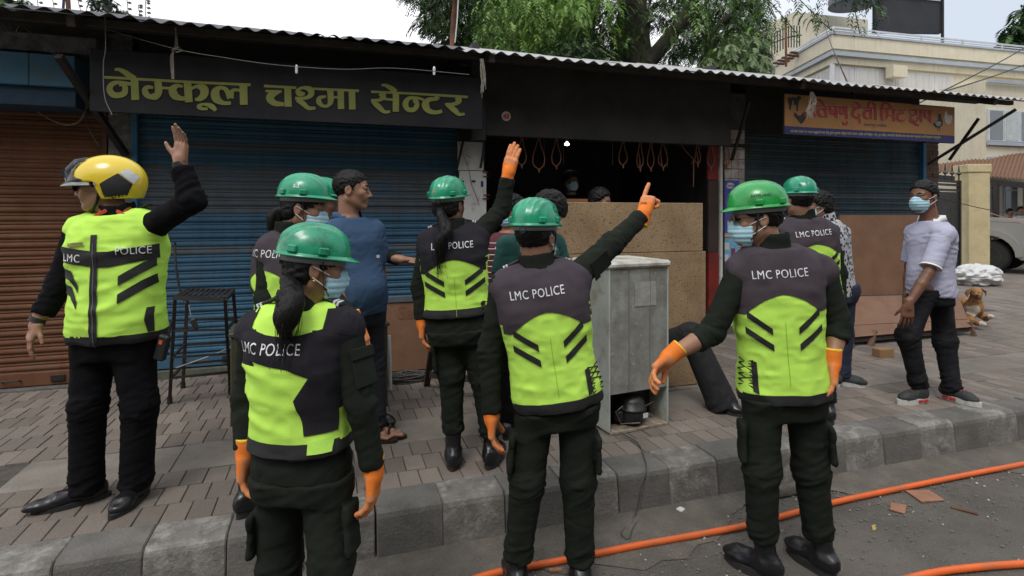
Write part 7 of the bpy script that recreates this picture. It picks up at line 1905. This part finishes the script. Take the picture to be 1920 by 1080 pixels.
# --- third green helmet mostly hidden, arm stretched out to the right
f, r, hat, stx = police('hidden officer behind the blue polo man, only helmet and outstretched arm in view', 3.75,
    dict(head=(606, 381), neck=(602, 415), pel=(640, 570), shL=(575, 435), elL=(570, 500, .0), wrL=(580, 560), shR=(650, 430, .1), elR=(703, 475, .1), wrR=(748, 486, -.05),
         hipL=(620, 575), knL=(630, 680), anL=(640, 790), hipR=(665, 575), knR=(680, 680), anR=(700, 778, .1)),
    vec(.95, .2, -.1), vec(.5, .8), 23, ground=PAV, size=.98, boots={'L': vec(.6, .5), 'R': vec(.8, -.4)}, body_h=.008,
    ph={'R': lambda f: dict(dir=vec(1, 0, -.12), palm=vec(0, -.3, 1), curls=[.15, .12, .1, .1], spread=.1, thumb=.2)}, gl=(1, 0))
build_hair(f, r, thick=.006)

# --- man in the blue polo shirt
def polo_collar(f, r, m, rr=.072):
    mb = MB(); P = []
    for i in range(17):
        a = -2.45 + 4.9 * i / 16; d0 = -f.F * math.cos(a) + f.Rt * math.sin(a); P.append(f.J['neck'] + d0 * rr * f.k * (1 + .12 * abs(math.sin(a))) + f.U * (.030 - .028 * (abs(a) > 1.9)))
    V = []; F = []
    for p in P:
        d0 = nrm(p - f.J['neck'] - f.U * ((p - f.J['neck']) @ f.U)); V += [p + f.U * .016, p + d0 * .008 + f.U * .018, p + d0 * .020 - f.U * .024, p + d0 * .014 - f.U * .026]
    for i in range(16):
        for j in range(4): F.append((i * 4 + j, i * 4 + (j + 1) % 4, i * 4 + 4 + (j + 1) % 4, i * 4 + 4 + j))
    return mesh('collar', V, F, m, r, smooth=True)
f, r = person('bareheaded man in a blue polo shirt looking right beside the green helmets', 3.6,
    dict(head=(661, 357), neck=(652, 410), pel=(664, 572), shR=(622, 438, -.12), elR=(622, 520, -.2), wrR=(650, 590, -.25), shL=(700, 432, .12), elL=(712, 505, .16), wrL=(716, 562, .1),
         hipR=(645, 578, -.05), knR=(660, 690, -.05), anR=(690, 800, -.02), hipL=(690, 578, .05), knL=(700, 680, .08), anL=(705, 795, .0)),
    vec(.97, .12, -.02), vec(.72, -.6), seed=31, size=1.03, girth=1.08, belly=.07, hsize=1.05, legf=vec(.8, -.4))
f.handL = dict(dir=vec(.08, -.1, -1), palm=vec(-.9, -.1, 0), curls=[.45, .4, .32, .25], spread=.04, thumb=.4); f.handR = hang(f, 'R')
build_body(f, r, (.30, .155, .095), h=.0048); eyes(f, r); build_hair(f, r, thick=.0055, front=.066, back=-.052, style='tight')
m_bpolo = mat('blue_polo_cotton', (.045, .085, .155), .85, .08, 7, .2, 240, crease=.5, spec=.2, dist=.003)
sleeve_and_coat(f, r, m_bpolo, 'polo_shirt', inf=.018, hem=-.06, short=.82, collar=False, rs=(.073, .066, .05), folds=.007)
polo_collar(f, r, m_bpolo)
build_trousers(f, r, mat('navy_trouser_cloth', (.008, .009, .016), .85, .15, 6, .2, 240), cargo=False, waist=.0, cuff=.02)
MB().box((-.012, -.002, -.008), (.012, .002, .008), Matrix.Translation(f.t(-.09, .165, .30)) @ Matrix.Rotation(R(45), 4, 'Z')).done('logo', m_white, r)
wl_ = MB().tube([tuple(f.J['wrL'] + Zv * .012), tuple(f.J['wrL'] - Zv * .012)], .034, 16).done('wrist_watch', m_steel, r)
def sandal(f, r, sd, toe):
    an = f.J['an' + sd]; T = nrm(np.array([toe[0], toe[1], 0])); S_ = np.array([T[1], -T[0], 0]); g = np.array([an[0], an[1], PAV]); Ms = Matrix(((S_[0], T[0], 0, g[0]), (S_[1], T[1], 0, g[1]), (0, 0, 1, PAV + .001), (0, 0, 0, 1)))
    ol = [(math.sin(a) * .046 * (1 - .2 * (math.cos(a) < 0)), math.cos(a) * .14 + .055) for a in np.linspace(0, 6.1, 24)]
    s_ = MB().prism(ol, .022, Ms).done('sandal', mat('sandal_brown', (.03, .015, .01), .7), r)
    ff_ = Field(g - .25, g + .28, .005); M = np.stack([S_, T, Zv])
    ff_.ell(g + Zv * .05, (.034, .05, .035), M, k=.02); ff_.cone(g + Zv * .055, g + T * .10 + Zv * .042, .034, .026, .02); ff_.cone(an + Zv * .03, g + Zv * .06, .036, .036, .02)
    for i, x in enumerate((-.028, -.013, .001, .015, .031)): ff_.cone(g + T * .10 + S_ * x * .8 + Zv * .034, g + T * (.155 + .012 * (i - 2) * (1 if sd == 'L' else -1) * .5) + S_ * x * 1.15 + Zv * .034, .0115, .009 + .003 * (i == (4 if sd == 'L' else 0)), .004)
    V, Q = ff_.mesh(1); mesh('foot', V, Q, skin((.30, .155, .095)), r, smooth=True)
    for t0 in (.03, .085): MB().tube([tuple(p) for p in catmull([g + T * t0 - S_ * .045 + Zv * .022, g + T * t0 - S_ * .02 + Zv * .083, g + T * (t0 + .01) + Zv * (.09 - .15 * t0), g + T * t0 + S_ * .02 + Zv * .08, g + T * t0 + S_ * .045 + Zv * .022], 4)], .013, 6, flat=.35).done('strap', MATS['sandal_brown'], s_)
sandal(f, r, 'R', vec(1, -.15)); sandal(f, r, 'L', vec(.9, .1))

# --- woman pointing up, middle left
f, r, hat, stx = police('policewoman with a long ponytail pointing up with her gloved right hand', 3.22,
    dict(head=(842, 386), neck=(848, 432), pel=(860, 600), shL=(804, 452), elL=(788, 535, .02), wrL=(792, 604), shR=(896, 440, .02), elR=(942, 392, .10), wrR=(953, 326, .08),
         hipL=(838, 604), knL=(846, 700), anL=(850, 822), hipR=(884, 604), knR=(905, 708), anR=(922, 828, .02)),
    vec(.40, .9, .02), vec(-.05, 1), 24, sex='f', ground=PAV, size=1.0, hem=.035, hemj=-.06, girth=1.02, boots={'L': vec(-.05, 1), 'R': vec(.3, 1)}, cuff=(.93, .88), tcuff=-.045, tr=(.090, .070, .056), txt=('LMC POLICE', 0), hatlow=.004, tilt=.1,
    ph={'R': lambda f: dict(dir=vec(.22, -.05, 1), palm=vec(.5, .85, .0), curls=[.12, .1, .08, .1], spread=.02, thumb=.6)})
build_hair(f, r, thick=.006, front=.03, back=-.07)
ponytail(f, r, [f.h(0, -.10, -.03), at(836, 432, 3.06), at(826, 455, 3.05), at(824, 485, 3.06)], [.024, .034, .030, .010], 9)
patch(f, 'sticker', [[(-.03, 0), (.03, 0), (.03, .01)]], f.vB, m_white, r, -1) if False else None
stx('TATA' if False else 'SAFE', -1.75, .22, .017, mat('sticker_orange', (.8, .3, .02), .5))

# --- youth with mask and striped shirt
f, r = person('youth with mask, lanyard and maroon striped shirt behind the pointing woman', 4.15,
    dict(head=(958, 397), neck=(952, 438), pel=(955, 570), shR=(918, 458), elR=(915, 530), wrR=(935, 580, -.1), shL=(992, 458), elL=(1000, 530), wrL=(985, 580, -.1),
         hipR=(938, 575), knR=(938, 675), anR=(938, 752), hipL=(975, 575), knL=(975, 675), anL=(975, 752)), vec(-.72, -.6, -.1), vec(-.3, -1), seed=41, size=.97)
f.handL = hang(f, 'L'); f.handR = hang(f, 'R')
build_body(f, r, (.29, .15, .09), h=.008); build_hair(f, r, thick=.016, front=.045, style='mop', seed=3); build_mask(f, r)
m_mar = mat('maroon_striped_cotton', (.10, .02, .028), .85, .1, 7, .2, 200); sleeve_and_coat(f, r, m_mar, 'shirt', hem=-.06, short=.8, collar=False)
build_trousers(f, r, m_navyc, cargo=False, waist=.0); build_shoe(f, r, 'R', vec(-.3, -1)); build_shoe(f, r, 'L', vec(-.1, -1))
mb = MB()
for q in range(9): mb.tube([tuple(f.t(x, .145 - .35 * x * x * 8 * .3, .12 + q * .042)) for x in np.linspace(-.15, .15, 7)], .0022, 4)
mb.done('stripes', m_white, r)
mb = MB()
for s_ in (-1, 1): mb.tube([tuple(f.t(s_ * .06, .05, .50)), tuple(f.t(s_ * .045, .135, .42)), tuple(f.t(0, .15, .22))], .008, 6, flat=.3)
mb.done('lanyard', m_white, r)

# --- young man in the teal tee shirt bending by the refrigerator
f, r = person('black haired young man in a teal tee shirt bending behind the pointing officer', 3.65,
    dict(head=(1030, 398, .0), neck=(1002, 438, -.02), pel=(975, 580, -.05), shL=(952, 462, -.10), elL=(938, 535, -.15), wrL=(960, 600, -.1), shR=(1040, 458, .1), elR=(1058, 520, .15), wrR=(1080, 570, .1),
         hipL=(958, 585, -.05), knL=(965, 690, .0), anL=(955, 795, .0), hipR=(1000, 585), knR=(1010, 690, .05), anR=(1000, 790, .05)),
    vec(.70, .35, -.6), vec(.55, .8), seed=42, size=1.0)
f.handL = hang(f, 'L'); f.handR = hang(f, 'R')
build_body(f, r, (.27, .14, .085), h=.007); build_hair(f, r, thick=.020, front=.03, back=-.075, style='mop', seed=7); build_mask(f, r, m=mat('face_mask_white', (.6, .62, .62), .8))
m_teal2 = mat('teal_tee_cotton', (.012, .075, .065), .85, .1, 7, .2, 200); sleeve_and_coat(f, r, m_teal2, 'tee_shirt', hem=-.06, short=.75, collar=False, rs=(.07, .07, .06))
build_trousers(f, r, m_navyc, cargo=False, waist=.0); build_shoe(f, r, 'L', vec(.4, 1)); build_shoe(f, r, 'R', vec(.6, 1))

# --- someone crouched behind the refrigerator: only a dark trouser leg shows
f, r = person('person crouching behind the refrigerator with one black trouser leg stretched out', 4.40,
    dict(head=(1168, 528), neck=(1180, 566), pel=(1212, 648, .02), shL=(1140, 580), elL=(1130, 630), wrL=(1150, 680, -.05), shR=(1215, 582, .05), elR=(1222, 640, .05), wrR=(1200, 690, -.02),
         hipR=(1234, 648, -.02), knR=(1296, 628, -.14), anR=(1352, 752, -.26), hipL=(1205, 655), knL=(1178, 690, -.08), anL=(1190, 745, .05)), vec(-.7, -.5, -.3), vec(-.3, -1), seed=61, size=.95)
f.handL = hang(f, 'L'); f.handR = hang(f, 'R')
build_body(f, r, (.25, .13, .08), h=.009); build_hair(f, r, h=.009, thick=.01)
sleeve_and_coat(f, r, m_navyc, 'shirt', hem=-.04, h=.012, collar=False)
build_trousers(f, r, mat('faded_black_trouser', (.010, .010, .012), .85, .2, 6, .2, 200, crease=.6), cargo=False, waist=.16, r=(.10, .095, .118), cuff=.05, folds=.006)
build_shoe(f, r, 'R', vec(.5, -.8)); build_shoe(f, r, 'L', vec(-.3, -1))
# --- officer pointing, centre front
def pointing(f): return dict(dir=vec(.35, .25, 1), palm=vec(.75, .5, -.35), curls=[1.45, 1.45, 1.4, .06], spread=.02, thumb=.75)
f, r, hat, stx = police('officer at centre pointing up with his index finger, back to the camera', 2.5,
    dict(head=(1006, 446), neck=(1008, 503), pel=(1044, 738), shL=(945, 536), elL=(918, 658, .02), wrL=(922, 780, .0), shR=(1078, 520, .03), elR=(1148, 457, .18), wrR=(1207, 402, .30),
         hipL=(1006, 744), knL=(988, 902, -.02), anL=(968, 1066, .0), hipR=(1080, 740), knR=(1084, 900, .0), anR=(1088, 1072, .02)),
    vec(.50, .85, .02), vec(-.02, 1), 25, top=m_vgry, ridges=4, hem=-.04, hemj=-.09, girth=.94, body_h=.0055, size=1.02, cuff=(.95, .90), boots={'L': vec(-.15, 1), 'R': vec(.12, 1)}, txt=('LMC POLICE', -.025), hatlow=.008, tilt=-.02, ph={'R': pointing})
build_hair(f, r, thick=.006, front=.04, back=-.07, style='tight'); build_mask(f, r, m=MATS['face_mask_white'])
stx('C', .12, .42, .05, m_stripe)
g_, (w, D, Nn, S_, k_) = f.glR
gv_, gf_ = glyph_mesh('300#', .02, .0005)
mesh('lettering', [tuple(w + D * (.045 + x * .0 + y) * 1.0 + S_ * (-x) * 1.0 - Nn * .0235) for x, y in gv_], gf_, mat('glove_print', (.25, .08, .01), .8), r)
arm_pocket(f, r, 'R', .4)

# --- officer at right front, looking left
f, r, hat, stx = police('officer with the bright green helmet and sunglasses at right, back to the camera', 2.6,
    dict(head=(1418, 412), neck=(1446, 466), pel=(1468, 718), shL=(1392, 503, .0), elL=(1336, 622, -.03), wrL=(1256, 668, -.12), shR=(1540, 508, .03), elR=(1572, 606, .0), wrR=(1560, 680, -.08),
         hipL=(1430, 724), knL=(1428, 880, -.02), anL=(1430, 1028, .0), hipR=(1506, 724), knR=(1520, 880, .02), anR=(1538, 1024, .04)),
    vec(-.96, .16, -.04), vec(.22, 1), 26, lace=(-1,), top=m_vgry, ridges=1, col=GREEN2, hem=-.06, hemj=-.10, girth=.91, body_h=.0055, size=1.05, cuff=(.42, .45), boots={'L': vec(-.6, .75), 'R': vec(-.35, .9)}, txt=('LMC POLICE', -.0), hatlow=.004, tilt=-.04, skinc=(.30, .15, .09),
    ph={'L': lambda f: dict(dir=vec(-.75, -.1, -.62), palm=vec(.35, -.5, -.6), curls=[.6, .55, .5, .45], spread=.06, thumb=.4), 'R': lambda f: dict(dir=vec(-.08, -.1, -1), palm=vec(-.9, .2, 0), curls=[.35, .3, .3, .25], spread=.03, thumb=.4)})
build_hair(f, r, thick=.006, front=.045, back=-.07, style='tight'); build_mask(f, r); glasses(f, r)
stx('SAFELAND', math.pi * .98, .34, .021, m_stripe)

# --- officer behind him
f, r, hat, stx = police('officer partly hidden behind the right front officer, darker green helmet', 3.9,
    dict(head=(1497, 378), neck=(1506, 412), pel=(1520, 556), shL=(1464, 434), elL=(1455, 505), wrL=(1460, 570), shR=(1552, 436), elR=(1572, 510), wrR=(1575, 580, -.04),
         hipL=(1500, 560), knL=(1495, 660), anL=(1490, 765), hipR=(1540, 560), knR=(1545, 660), anR=(1550, 765)),
    vec(-.15, 1, 0), vec(.05, 1), 27, top=m_vgry, ground=PAV, hem=-.03, body_h=.008, boots={'L': vec(-.2, 1), 'R': vec(.1, 1)}, txt=('LMC POLICE', 0), hatlow=.008, gl=(1, 1), tpy=.40)
build_hair(f, r, thick=.006, back=-.065, style='tight'); stx('S2', math.pi * 1.28, .3, .028, mat('sticker_navy', (.02, .03, .2), .5))

# --- man in the patterned shirt
f, r = person('man in a black and white patterned shirt half hidden behind the officers', 4.75,
    dict(head=(1534, 387), neck=(1548, 415), pel=(1566, 536), shL=(1528, 434, -.08), elL=(1520, 490), wrL=(1510, 530), shR=(1578, 436, .05), elR=(1584, 500), wrR=(1570, 560, .05),
         hipL=(1552, 540), knL=(1555, 625), anL=(1560, 705), hipR=(1580, 540), knR=(1582, 625), anR=(1578, 700)), vec(-.85, .2, -.05), vec(-.6, .7), seed=43, size=1.0, girth=1.08)
f.handL = hang(f, 'L'); f.handR = hang(f, 'R')
build_body(f, r, (.27, .14, .085), h=.008); build_hair(f, r, thick=.012, style='mop', seed=9); build_mask(f, r); glasses(f, r)
mp_ = mat('patterned_shirt', (.42, .42, .44), .85, .1, 6, .2, 200)
nt = mp_.node_tree; vo = nt.nodes.new('ShaderNodeTexVoronoi'); vo.inputs['Scale'].default_value = 34; vo.distance = 'CHEBYCHEV'; ge = nt.nodes.new('ShaderNodeNewGeometry'); nt.links.new(ge.outputs['Position'], vo.inputs['Vector'])
no = nt.nodes.new('ShaderNodeTexNoise'); no.inputs['Scale'].default_value = 14; nt.links.new(ge.outputs['Position'], no.inputs['Vector']); ad = nt.nodes.new('ShaderNodeMath'); ad.operation = 'ADD'; nt.links.new(vo.outputs['Distance'], ad.inputs[0]); nt.links.new(no.outputs['Fac'], ad.inputs[1])
cr2 = nt.nodes.new('ShaderNodeValToRGB'); cr2.color_ramp.interpolation = 'CONSTANT'; cr2.color_ramp.elements[0].color = (.012, .012, .014, 1); cr2.color_ramp.elements[1].position = .84; cr2.color_ramp.elements[1].color = (.42, .42, .44, 1)
nt.links.new(ad.outputs[0], cr2.inputs[0]); nt.links.new(cr2.outputs[0], nt.nodes['Principled BSDF'].inputs['Base Color'])
sleeve_and_coat(f, r, mp_, 'shirt', hem=-.08, cuff=(.9, .9), collar=True)
build_trousers(f, r, mat('indigo_jeans', (.018, .024, .05), .9, .2, 12, .2, 200), cargo=False, waist=.0, cuff=.02)
m_tr = mat('trainer_dark', (.03, .032, .034), .7, .2, 20); m_ws = mat('trainer_white_sole', (.55, .55, .52), .6, .1, dirt=(.3, .28, .25), dscale=20)
build_shoe(f, r, 'R', vec(.9, -.5), m_tr, name='trainer', sole=m_ws, shaft=.1); build_shoe(f, r, 'L', vec(-.3, .8), m_tr, name='trainer', sole=m_ws, shaft=.1)

# --- man in lilac polo at right
f, r = person('man in a lilac polo shirt with a pale blue mask standing at right', 4.36,
    dict(head=(1731, 369), neck=(1747, 415), pel=(1747, 540), shL=(1768, 440, -.14), elL=(1741, 512, -.2), wrL=(1703, 572, -.22), shR=(1716, 437, .16), elR=(1706, 500, .2), wrR=(1700, 560, .15),
         hipL=(1735, 545, -.07), knL=(1702, 628, -.1), anL=(1722, 718, -.05), hipR=(1762, 545, .07), knR=(1772, 640, .05), anR=(1784, 725, .0)),
    vec(-.90, -.36, -.02), vec(-.88, -.32), seed=44, size=.98, girth=.88, hsize=1.04, legf=vec(-.9, -.3), belly=.03)
f.handL = dict(dir=vec(-.12, -.05, -1), palm=vec(.3, .9, 0), curls=[.35, .3, .25, .2], spread=.08, thumb=.3); f.handR = hang(f, 'R')
build_body(f, r, (.17, .078, .045), h=.005); eyes(f, r); build_hair(f, r, thick=.009, front=.072, back=-.05, style='tight', seed=12); build_mask(f, r)
m_lil = mat('lilac_cotton', (.42, .42, .54), .85, .05, 7, .2, 240, crease=.4, spec=.2, dist=.003)
sleeve_and_coat(f, r, m_lil, 'polo_shirt', inf=.022, hem=-.055, short=.85, collar=False, rs=(.068, .067, .05), folds=.009); polo_collar(f, r, m_white)
e_ = f.J['shL'] + (f.J['elL'] - f.J['shL']) * .84; u_ = nrm(f.J['elL'] - f.J['shL']); MB().tube([tuple(e_ - u_ * .012), tuple(e_ + u_ * .006)], .0715, 20).done('sleeve_rib', m_white, r, smooth=True)
m_jog = mat('faded_black_denim', (.014, .014, .017), .9, .2, 9, .3, 220, crease=.7, spec=.15, dirt=(.035, .034, .035), dscale=4)
build_trousers(f, r, m_jog, cargo=False, waist=.0, r=(.094, .074, .055), cuff=.03, folds=.011, bunch=1.5)
m_redt = mat('trainer_red', (.5, .03, .025), .5)
for sd, toe in (('L', vec(-.95, -.25)), ('R', vec(.1, -1) if False else vec(.35, -.75))):
    o, (g_, T, S_) = build_shoe(f, r, sd, toe, m_tr, name='trainer', sole=m_ws, shaft=.1, sole_h=.034, L=.30)
    sgn = 1 if S_ @ CF < 0 else -1
    for q in (0, 1): MB().box((-.022, -.003, -.011), (.022, .003, .011), Matrix.Translation(g_ + T * (-.02 + q * .05) + S_ * sgn * .0475 + Zv * .024) @ Matrix.Rotation(math.atan2(T[1], T[0]), 4, 'Z'), bev=.005).done('red_flash', m_redt, o)
    for q in range(4): MB().tube([tuple(g_ + T * (.05 + q * .02) + S_ * .025 + Zv * (.105 - q * .008)), tuple(g_ + T * (.06 + q * .02) - S_ * .025 + Zv * (.105 - q * .008))], .003, 5).done('lace', m_redt if q % 2 else MATS['black_rubber'], o)
    MB().box((-.01, -.003, -.012), (.01, .003, .012), Matrix.Translation(g_ - T * .072 * 1.0 + Zv * .10) @ Matrix.Rotation(math.atan2(T[1], T[0]) + 1.57, 4, 'Z')).done('heel_tab', m_redt, o)

# --- two in the dark shop, two women in the yard
def simple_person(label, d, hx, hy, face, facing, s=1.0, cloth=None, hair='short', mask=True, seed=1, sit=False, skinc=(.24, .125, .08), sex='m'):
    sc = FOC / d
    def q(x, z, dd=0): return (hx + x * sc, hy + z * sc, dd)
    f, r = person(label, d, dict(head=q(0, 0), neck=q(0, .17), pel=q(0, .68), shL=q(-.17 if facing @ CF > 0 else .17, .24), shR=q(.17 if facing @ CF > 0 else -.17, .24),
        elL=q(-.2 if facing @ CF > 0 else .2, .5), elR=q(.2 if facing @ CF > 0 else -.2, .5), wrL=q(-.12 if facing @ CF > 0 else .12, .7, -.1), wrR=q(.12 if facing @ CF > 0 else -.12, .7, -.1),
        hipL=q(-.08 if facing @ CF > 0 else .08, .69), hipR=q(.08 if facing @ CF > 0 else -.08, .69), knL=q(-.1 if facing @ CF > 0 else .1, 1.1), knR=q(.1 if facing @ CF > 0 else -.1, 1.1), anL=q(-.1 if facing @ CF > 0 else .1, 1.42), anR=q(.1 if facing @ CF > 0 else -.1, 1.42)), face, facing, seed=seed, size=s, sex=sex)
    f.handL = hang(f, 'L'); f.handR = hang(f, 'R')
    build_body(f, r, skinc, h=.009); build_hair(f, r, h=.009, thick=.012, style='mop', seed=seed)
    if mask: build_mask(f, r)
    sleeve_and_coat(f, r, cloth, 'shirt', hem=-.06, h=.014, collar=False); build_trousers(f, r, m_navyc, cargo=False, waist=.0, h=.014)
    return f, r
f, r = simple_person('man with dark cap and blue mask standing inside the dark shop', 6.7, 1071, 340, vec(.35, -.9, -.1), vec(.1, -1), cloth=m_navyc, seed=51, skinc=(.16, .085, .055))
cp_ = MB(); cp_.lathe([(.09, 0), (.092, .02), (.085, .05), (.06, .075), (.001, .085)], 20, Matrix.Translation(f.h(0, -.01, .05))); cp_.done('cap', m_stripe, r, smooth=True)
simple_person('person behind the plywood with only hair and eyes showing, inside the shop', 5.4, 1126, 377, vec(.85, -.45, -.1), vec(.4, -1), cloth=m_navyc, seed=52, mask=False, skinc=(.22, .12, .075))
simple_person('woman with a purple top sitting in the yard beyond the car', 16.5, 1894, 398, vec(.1, -1, 0), vec(0, -1), cloth=mat('purple_cloth', (.12, .05, .16), .8), seed=53, mask=False, s=.85, skinc=(.3, .16, .1), sex='f')
simple_person('woman in a white top beside the purple one in the yard', 16.3, 1914, 394, vec(-.2, -1, 0), vec(0, -1), cloth=mat('white_cloth', (.6, .6, .62), .8), seed=54, mask=False, s=.85, skinc=(.3, .16, .1), sex='f')
# ------------------------------------------------------------------ the dog lying on the pavement
dg = empty('dog', 'tan dog with white chest lying on the pavement past the stall', 'dog', None, tuple(onz(1822, 608)))
d0 = 7.25
def D_(px, py, dd=0): return at(px, py, d0 + dd)
fz = Field(D_(1822, 575) - .62, D_(1822, 575) + .62, .0085)
def dc(a, b, r1, r2, k=.03): fz.cone(D_(*a), D_(*b), r1, r2, k)
dc((1806, 568, .28), (1826, 578, .02), .085, .10, .05)       # trunk back to chest
dc((1800, 578, .36), (1804, 590, .3), .095, .075, .05)            # haunch
dc((1827, 572, .0), (1830, 553, -.06), .085, .055, .04)         # neck
dc((1830, 547, -.06), (1832, 549, -.10), .060, .056, .03)     # skull
dc((1832, 552, -.10), (1832, 557, -.19), .040, .028, .025)    # muzzle
dc((1820, 592, .0), (1818, 600, -.05), .055, .04, .03); dc((1818, 601, -.05), (1838, 607, -.26), .036, .027, .02); dc((1838, 607, -.26), (1845, 608, -.30), .03, .026, .02)   # one foreleg folded out to the front
dc((1838, 590, .02), (1848, 596, -.02), .05, .036, .03); dc((1848, 597, -.02), (1856, 594, -.14), .034, .026, .02); dc((1856, 594, -.14), (1860, 594, -.18), .029, .024, .02)
dc((1803, 596, .3), (1795, 603, .18), .05, .035, .03); dc((1795, 603, .18), (1806, 606, .02), .032, .026, .02)
V, Q = fz.mesh(1); N = vnormals(V, Q); V = V + N * (noise3(V, 60, 3) * .004)[:, None]
m_fur = mat('tan_fur', (.40, .20, .075), .9, .25, 14, .5, 160, dirt=(.24, .11, .045), dscale=5, damt=.4); m_wf = mat('white_fur', (.62, .55, .47), .9, .1, 20, .5, 160); m_mz = mat('muzzle_brown', (.10, .055, .035), .85, .2, 20)
c = V[Q].mean(1); ch = D_(1834, 584, -.1); mz = D_(1832, 556, -.19)
paw = np.minimum(np.linalg.norm(c - D_(1844, 608, -.29), axis=1), np.linalg.norm(c - D_(1859, 594, -.17), axis=1))
e_ = (c - ch) / np.array([.045, .2, .075]); mi = np.where((e_ ** 2).sum(1) < 1, 1, 0); mi = np.where(paw < .045, 1, mi); mi = np.where(np.linalg.norm(c - mz, axis=1) < .045, 2, mi)
mesh('body', V, Q, None, dg, smooth=True, mats=[m_fur, m_wf, m_mz], fmi=mi)
for s_ in (-1, 1):
    a = D_(1831 + s_ * 10, 543, -.05); b = D_(1831 + s_ * 17, 548, -.06); e = D_(1831 + s_ * 17, 556, -.09)
    MB().tube([tuple(p) for p in catmull([a, b, e], 4)], [.03, .034, .036, .034, .032, .028, .022, .016, .006][:9], 8, flat=.35).done('ear', mat('dog_ear', (.2, .09, .04), .9), dg, smooth=True)
    MB().lathe([(.001, -.009), (.008, -.004), (.008, .004), (.001, .009)], 8, Matrix.Translation(D_(1831 + s_ * 4.2, 549, -.158))).done('eye', MATS['iris_dark'], dg, smooth=True)
MB().lathe([(.001, -.011), (.013, -.006), (.015, .004), (.001, .011)], 10, Matrix.Translation(D_(1832, 554, -.222))).done('nose', MATS['black_rubber'], dg, smooth=True)
MB().tube([tuple(p) for p in catmull([D_(1797, 588, .4), D_(1790, 600, .35), D_(1796, 607, .2)], 5)], .022, 8).done('tail', m_fur, dg, smooth=True)

# ------------------------------------------------------------------ unseen houses added behind the photographer to block low sky light
m_fa = mat('sky_block_facade', (0.16, 0.14, 0.12), .9, .2, 1, .2, 20)
for i, (x0, x1, h, nm) in enumerate(((-26, -9, 10.5, 'added grey brown house across the street blocking low sky light, left one'), (-8.6, 7, 9.5, 'added grey brown house across the street blocking low sky light, middle one'), (7.4, 22, 11, 'added grey brown house across the street blocking low sky light, right one'), (22.4, 44, 9, 'added grey brown house across the street blocking low sky light, far right one'))):
    hb_ = empty('sky_block_house', nm, 'building', 'unseen houses added across the street to block low sky light', ((x0 + x1) / 2, -11, 0))
    MB().box((x0, -20, 0), (x1, -10.5, h)).done('wall', m_fa, hb_)
    MB().box((x0 - .1, -20.2, h + .002), (x1 + .1, -10.2, h + .4)).done('parapet', m_fa, hb_)
    for k_ in range(int((x1 - x0) / 3)):
        for l_ in range(3):
            w_ = MB().box((x0 + 1 + k_ * 3, -10.52, 1 + l_ * 3), (x0 + 2.6 + k_ * 3, -10.44, 2.6 + l_ * 3)).done('window', m_alu, hb_); MB().box((x0 + 1.1 + k_ * 3, -10.43, 1.1 + l_ * 3), (x0 + 2.5 + k_ * 3, -10.42, 2.5 + l_ * 3)).done('pane', m_glass, w_)
